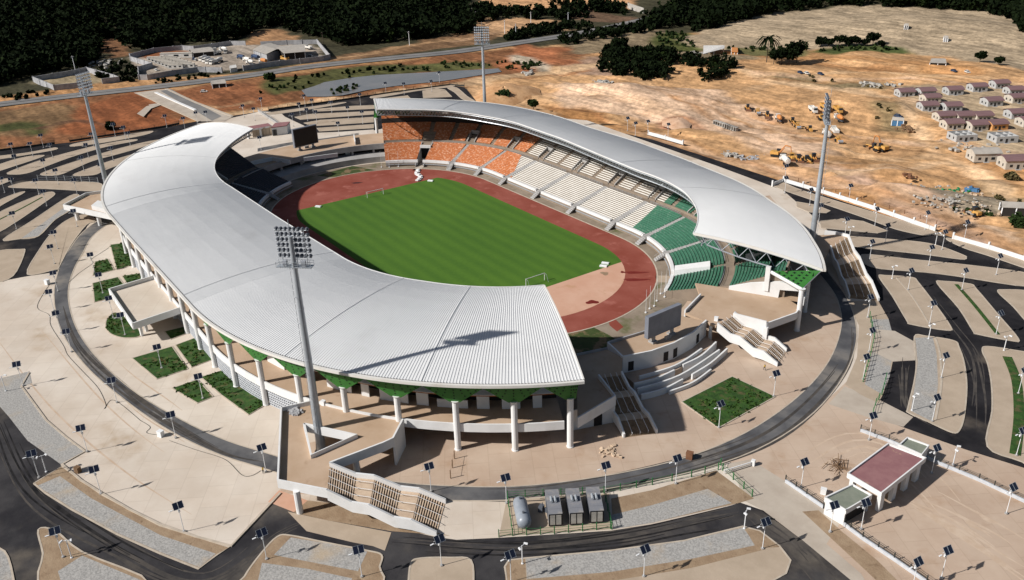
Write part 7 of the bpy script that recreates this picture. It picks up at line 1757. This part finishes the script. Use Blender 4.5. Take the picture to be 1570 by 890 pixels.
_t = []
_g = np.random.default_rng(77)
for P_ in LAWNS+[[(178, 480), (165, 489), (162, 498), (165, 508), (175, 515), (194, 519), (216, 515), (204, 496)]]:
    Q_ = G(P_)[:, :2]; lo_, hi_ = Q_.min(0), Q_.max(0); n_ = int((hi_-lo_).prod()*1.1)
    X_ = _g.uniform(lo_[0], hi_[0], n_); Y_ = _g.uniform(lo_[1], hi_[1], n_); k_ = inpoly(X_+_g.normal(0, .18, n_), Y_+_g.normal(0, .18, n_), [tuple(q) for q in Q_]) & (fbm(X_, Y_, 5, 17, 3) > .47)
    _t.append(np.stack([X_[k_], Y_[k_], np.full(k_.sum(), .2)], -1))
_t = np.concatenate(_t)
pm('leaf_lawn', (.020, .052, .008), (.050, .098, .018), scale=.5, lo=.3, hi=.7, c3=(.13, .10, .04), scale3=.4, lo3=.56, hi3=.68, rough=.9, spec=.1)
stuff(leaf_mesh('grass', _t, _g.uniform(.2, .45, len(_t)), 6, .2, 'leaf_lawn', .5, 3), 'short tufted grass growing in the lawn beds', 'grass')

def tree(name, label, u, v, h, cr, mat, seed, palm=False, group=None, cat='tree'):
    q = gt(u, v); r = thing(name, label, cat, tuple(q), group=group); rr = random.Random(seed)
    mb = MB(); th_ = h*.55; lean = Vector((rr.uniform(-.3, .3), rr.uniform(-.3, .3), 0))
    top = q+Vector((0, 0, th_))+lean
    mb.tube(q-Vector((0, 0, .4)), top, .10*cr**.5+.08, .06*cr**.5+.04, 7)
    if palm:
        mb.tube(top, q+Vector((0, 0, h*.9))+lean, .2, .16, 7)
        mb.build('trunk', 'bark', r); mb = MB(); t0 = q+Vector((0, 0, h*.9))+lean
        for k in range(34):
            a = 2*math.pi*k/17+rr.uniform(-.2, .2); up = rr.uniform(-.1, .9); p = t0
            for j in range(4):
                e = p+Vector((math.cos(a), math.sin(a), up-.55*j)).normalized()*cr*.3; sd_ = Vector((-math.sin(a), math.cos(a), 0))*(.9-.15*j)
                mb.quad([p-sd_, p+sd_, e+sd_*.8, e-sd_*.8]); p = e
        mb.build('crown', mat, r); return r
    cs_ = [top+Vector((0, 0, h*.1))]
    for k in range(5):
        a = rr.uniform(0, 6.28); e = top+Vector((math.cos(a)*cr*.55, math.sin(a)*cr*.55, h*rr.uniform(.05, .35)))
        mb.tube(top-Vector((0, 0, th_*.3)), e, .07*cr**.5+.03, .03, 5); cs_.append(e)
    mb.build('trunk', 'bark', r)
    C = np.array([tuple(c) for c in cs_]); o = leaf_mesh('crown', C-np.array(q), [cr*.62*rr.uniform(.8, 1.1) for _ in cs_], 150, .28*cr**.5, mat, .8, seed, r)
    return r
tree('bush_tree', 'round green bush on the sand heap beside the far mast', 770, 156, 5.5, 4.2, 'leaf_mid', 31); tree('bush_tree', 'smaller green bush on the sand heap right of the round one', 818, 168, 4.5, 3, 'leaf_mid', 32)
tree('palm_tree', 'palm tree with a spreading crown under the pale hill', 1175, 96, 17, 8.5, 'leaf_dark', 33, True)
tree('dark_tree', 'dark tree just right of the palm tree', 1198, 98, 10, 6, 'leaf_dark', 34); tree('dark_tree', 'dark tree at the right end of the palm group', 1221, 96, 12, 7, 'leaf_dark', 35); tree('dark_tree', 'small dark tree below the palm crown', 1186, 99, 8, 4.5, 'leaf_dark', 36); tree('dark_tree', 'dark tree between the palm and the right end tree', 1209, 99, 10, 5.5, 'leaf_dark', 44)
for i, (u, v, h, c) in enumerate(((1258, 72, 6, 4), (1271, 72, 5, 3.4), (1286, 71, 8, 4.6), (1299, 72, 6, 4), (1312, 71, 6, 3.6), (1338, 70, 8, 4.6), (1352, 73, 4, 3), (1326, 71, 5, 3))):
    tree('dark_bush', ORD[i]+' dark bush from the left in the row under the pale hill', u, v, h, c, 'leaf_dark', 50+i, group='bush row under the pale hill', cat='bush')
tree('dark_bush', 'round lone bush at the lower right of the pale hill', 1502, 96, 6, 4, 'leaf_dark', 60, cat='bush'); tree('dark_bush', 'smaller lone bush farther right on the pale hill edge', 1531, 100, 4.5, 3, 'leaf_dark', 61, cat='bush')
tree('dark_bush', 'dark bush on the red earth beyond the left parking', 169, 199, 3, 3.2, 'leaf_dark', 62, cat='bush'); tree('bush_tree', 'green bush on the road verge in front of the yard', 414, 124, 4, 4, 'leaf_mid', 63)
tree('bush_tree', 'scrubby bush at the right edge below the grey barn', 1562, 348, 3, 3.4, 'leaf_mid', 64); tree('dark_bush', 'dark bush beside the unfinished estate houses', 1552, 277, 2.6, 2.6, 'leaf_brown', 65, cat='bush')
tree('bush_tree', 'tall dark tree standing left of the thicket top', 951, 82, 10, 6, 'leaf_dark', 66)
# utility poles along the highway
for u, v, lab in ((496, 71, 'wooden power pole at the right corner of the yard'), (814, 38, 'pale power pole before the dark bushes, left one'), (871, 39, 'pale power pole before the dark bushes, right one'), (628, 70, 'pale power pole on the bank above the highway'), (774, 52, 'pale power pole behind the far mast lamps'), (791, 58, 'short pale power pole beside the highway bend'), (116, 110, 'thin power pole behind the bare enclosure')):
    q = gt(u, v); mb = MB(); mb.tube(q-Vector((0, 0, .4)), q+Vector((0, 0, 11)), .28, .2, n=6); mb.box((q.x, q.y, q.z+10.3), (.2, 2.4, .2)); tag(mb.build('power_pole', 'pole_white' if 'wood' not in lab else 'bark', origin=tuple(q)), lab, 'pole')
# white wall by the end of the highway
a, b = gt(963, 13), gt(987, 21); mb = MB(); mb.wall([a, b], .6, a.z-1, a.z+5); mb.box((a.x, a.y, a.z+2.5), (1, 1, 6)); tag(mb.build('white_wall', 'rubble_white', origin=tuple(a)), 'white wall at the top end of the highway', 'wall')

# ------------------------------------------------------------------ people
def person(label, u, v, z, shirt, stride=.25, h=1.75, face=0.0):
    q = g1(u, v, z); r = thing('person', label, 'person', tuple(q))
    J = {'pel': (0, 0, .52), 'chest': (0, 0, .76), 'neck': (0, 0, .84), 'head': (0, .01, .93), 'top': (0, .0, .985), 'lh': (-.055, 0, .50), 'lk': (-.06, stride*.3, .27), 'la': (-.06, stride*.25, .03), 'lt': (-.06, stride*.25+.08, .015), 'rh': (.055, 0, .50), 'rk': (.06, -stride*.1, .27), 'ra': (.06, -stride*.5, .03), 'rt': (.06, -stride*.5+.08, .015), 'ls': (-.11, 0, .81), 'le': (-.14, -.05, .64), 'lw': (-.14, .03, .48), 'lf': (-.14, .05, .43), 'rs': (.11, 0, .81), 're': (.14, .05, .64), 'rw': (.14, .12, .50), 'rf': (.14, .14, .45)}
    R = dict(pel=.085, chest=.09, neck=.035, head=.055, top=.035, lh=.055, lk=.038, la=.025, lt=.02, rh=.055, rk=.038, ra=.025, rt=.02, ls=.038, le=.027, lw=.02, lf=.018, rs=.038, re=.027, rw=.02, rf=.018)
    E = [('pel', 'chest'), ('chest', 'neck'), ('neck', 'head'), ('head', 'top'), ('pel', 'lh'), ('lh', 'lk'), ('lk', 'la'), ('la', 'lt'), ('pel', 'rh'), ('rh', 'rk'), ('rk', 'ra'), ('ra', 'rt'), ('chest', 'ls'), ('ls', 'le'), ('le', 'lw'), ('lw', 'lf'), ('chest', 'rs'), ('rs', 're'), ('re', 'rw'), ('rw', 'rf')]
    ks = list(J); c, s = math.cos(face), math.sin(face)
    me = bpy.data.meshes.new('body'); me.from_pydata([((J[k][0]*c-J[k][1]*s)*h, (J[k][0]*s+J[k][1]*c)*h, J[k][2]*h) for k in ks], [(ks.index(a), ks.index(b)) for a, b in E], [])
    ob = bpy.data.objects.new('body', me); COL.objects.link(ob); ob.parent = r
    bm = bmesh.new(); bm.from_mesh(me); ly = bm.verts.layers.skin.verify()
    for v_, k in zip(bm.verts, ks): v_[ly].radius = (R[k]*h, R[k]*h); v_[ly].use_root = (k == 'pel')
    bm.to_mesh(me); bm.free(); m = ob.modifiers.new('skin', 'SKIN'); m2 = ob.modifiers.new('sub', 'SUBSURF'); m2.levels = 1; m2.render_levels = 1
    dg = bpy.context.evaluated_depsgraph_get(); em = bpy.data.meshes.new_from_object(ob.evaluated_get(dg)); ob.modifiers.clear(); ob.data = em
    em.materials.clear()
    for mm in ('skin_brown', shirt, 'trouser_dark'): em.materials.append(MATS[mm])
    for p in em.polygons:
        z_ = p.center.z/h; x_ = abs(p.center.x*c+p.center.y*s)/h
        p.material_index = 0 if z_ > .845 or z_ < .035 or (x_ > .115 and z_ < .66) else (1 if z_ > .54 else 2)
    hm = MB(); hm.lathe([(.05*h, .93*h), (.058*h, .955*h), (.045*h, .985*h), (.012*h, 1.0*h)], tuple(q), n=10); hm.build('hair', 'black', r)
person('person in a yellow shirt walking on the plaza between the white staircase and right lawn', 1172, 568, .05, 'shirt_yellow', .5, 1.8, 1.2)
person('person standing on the balcony behind the white column near the canopy', 292, 483, 6.3, 'trouser_dark', .1, 1.75, .4)
person('person working at the foot of the lamp post left of the terrace', 404, 726, .05, 'shirt_yellow', .1, 1.75, 2.0)
person('person walking beside the yellow loader at the rubble heap', 1477, 332, .3, 'shirt_yellow', .4, 1.75, 2.0)
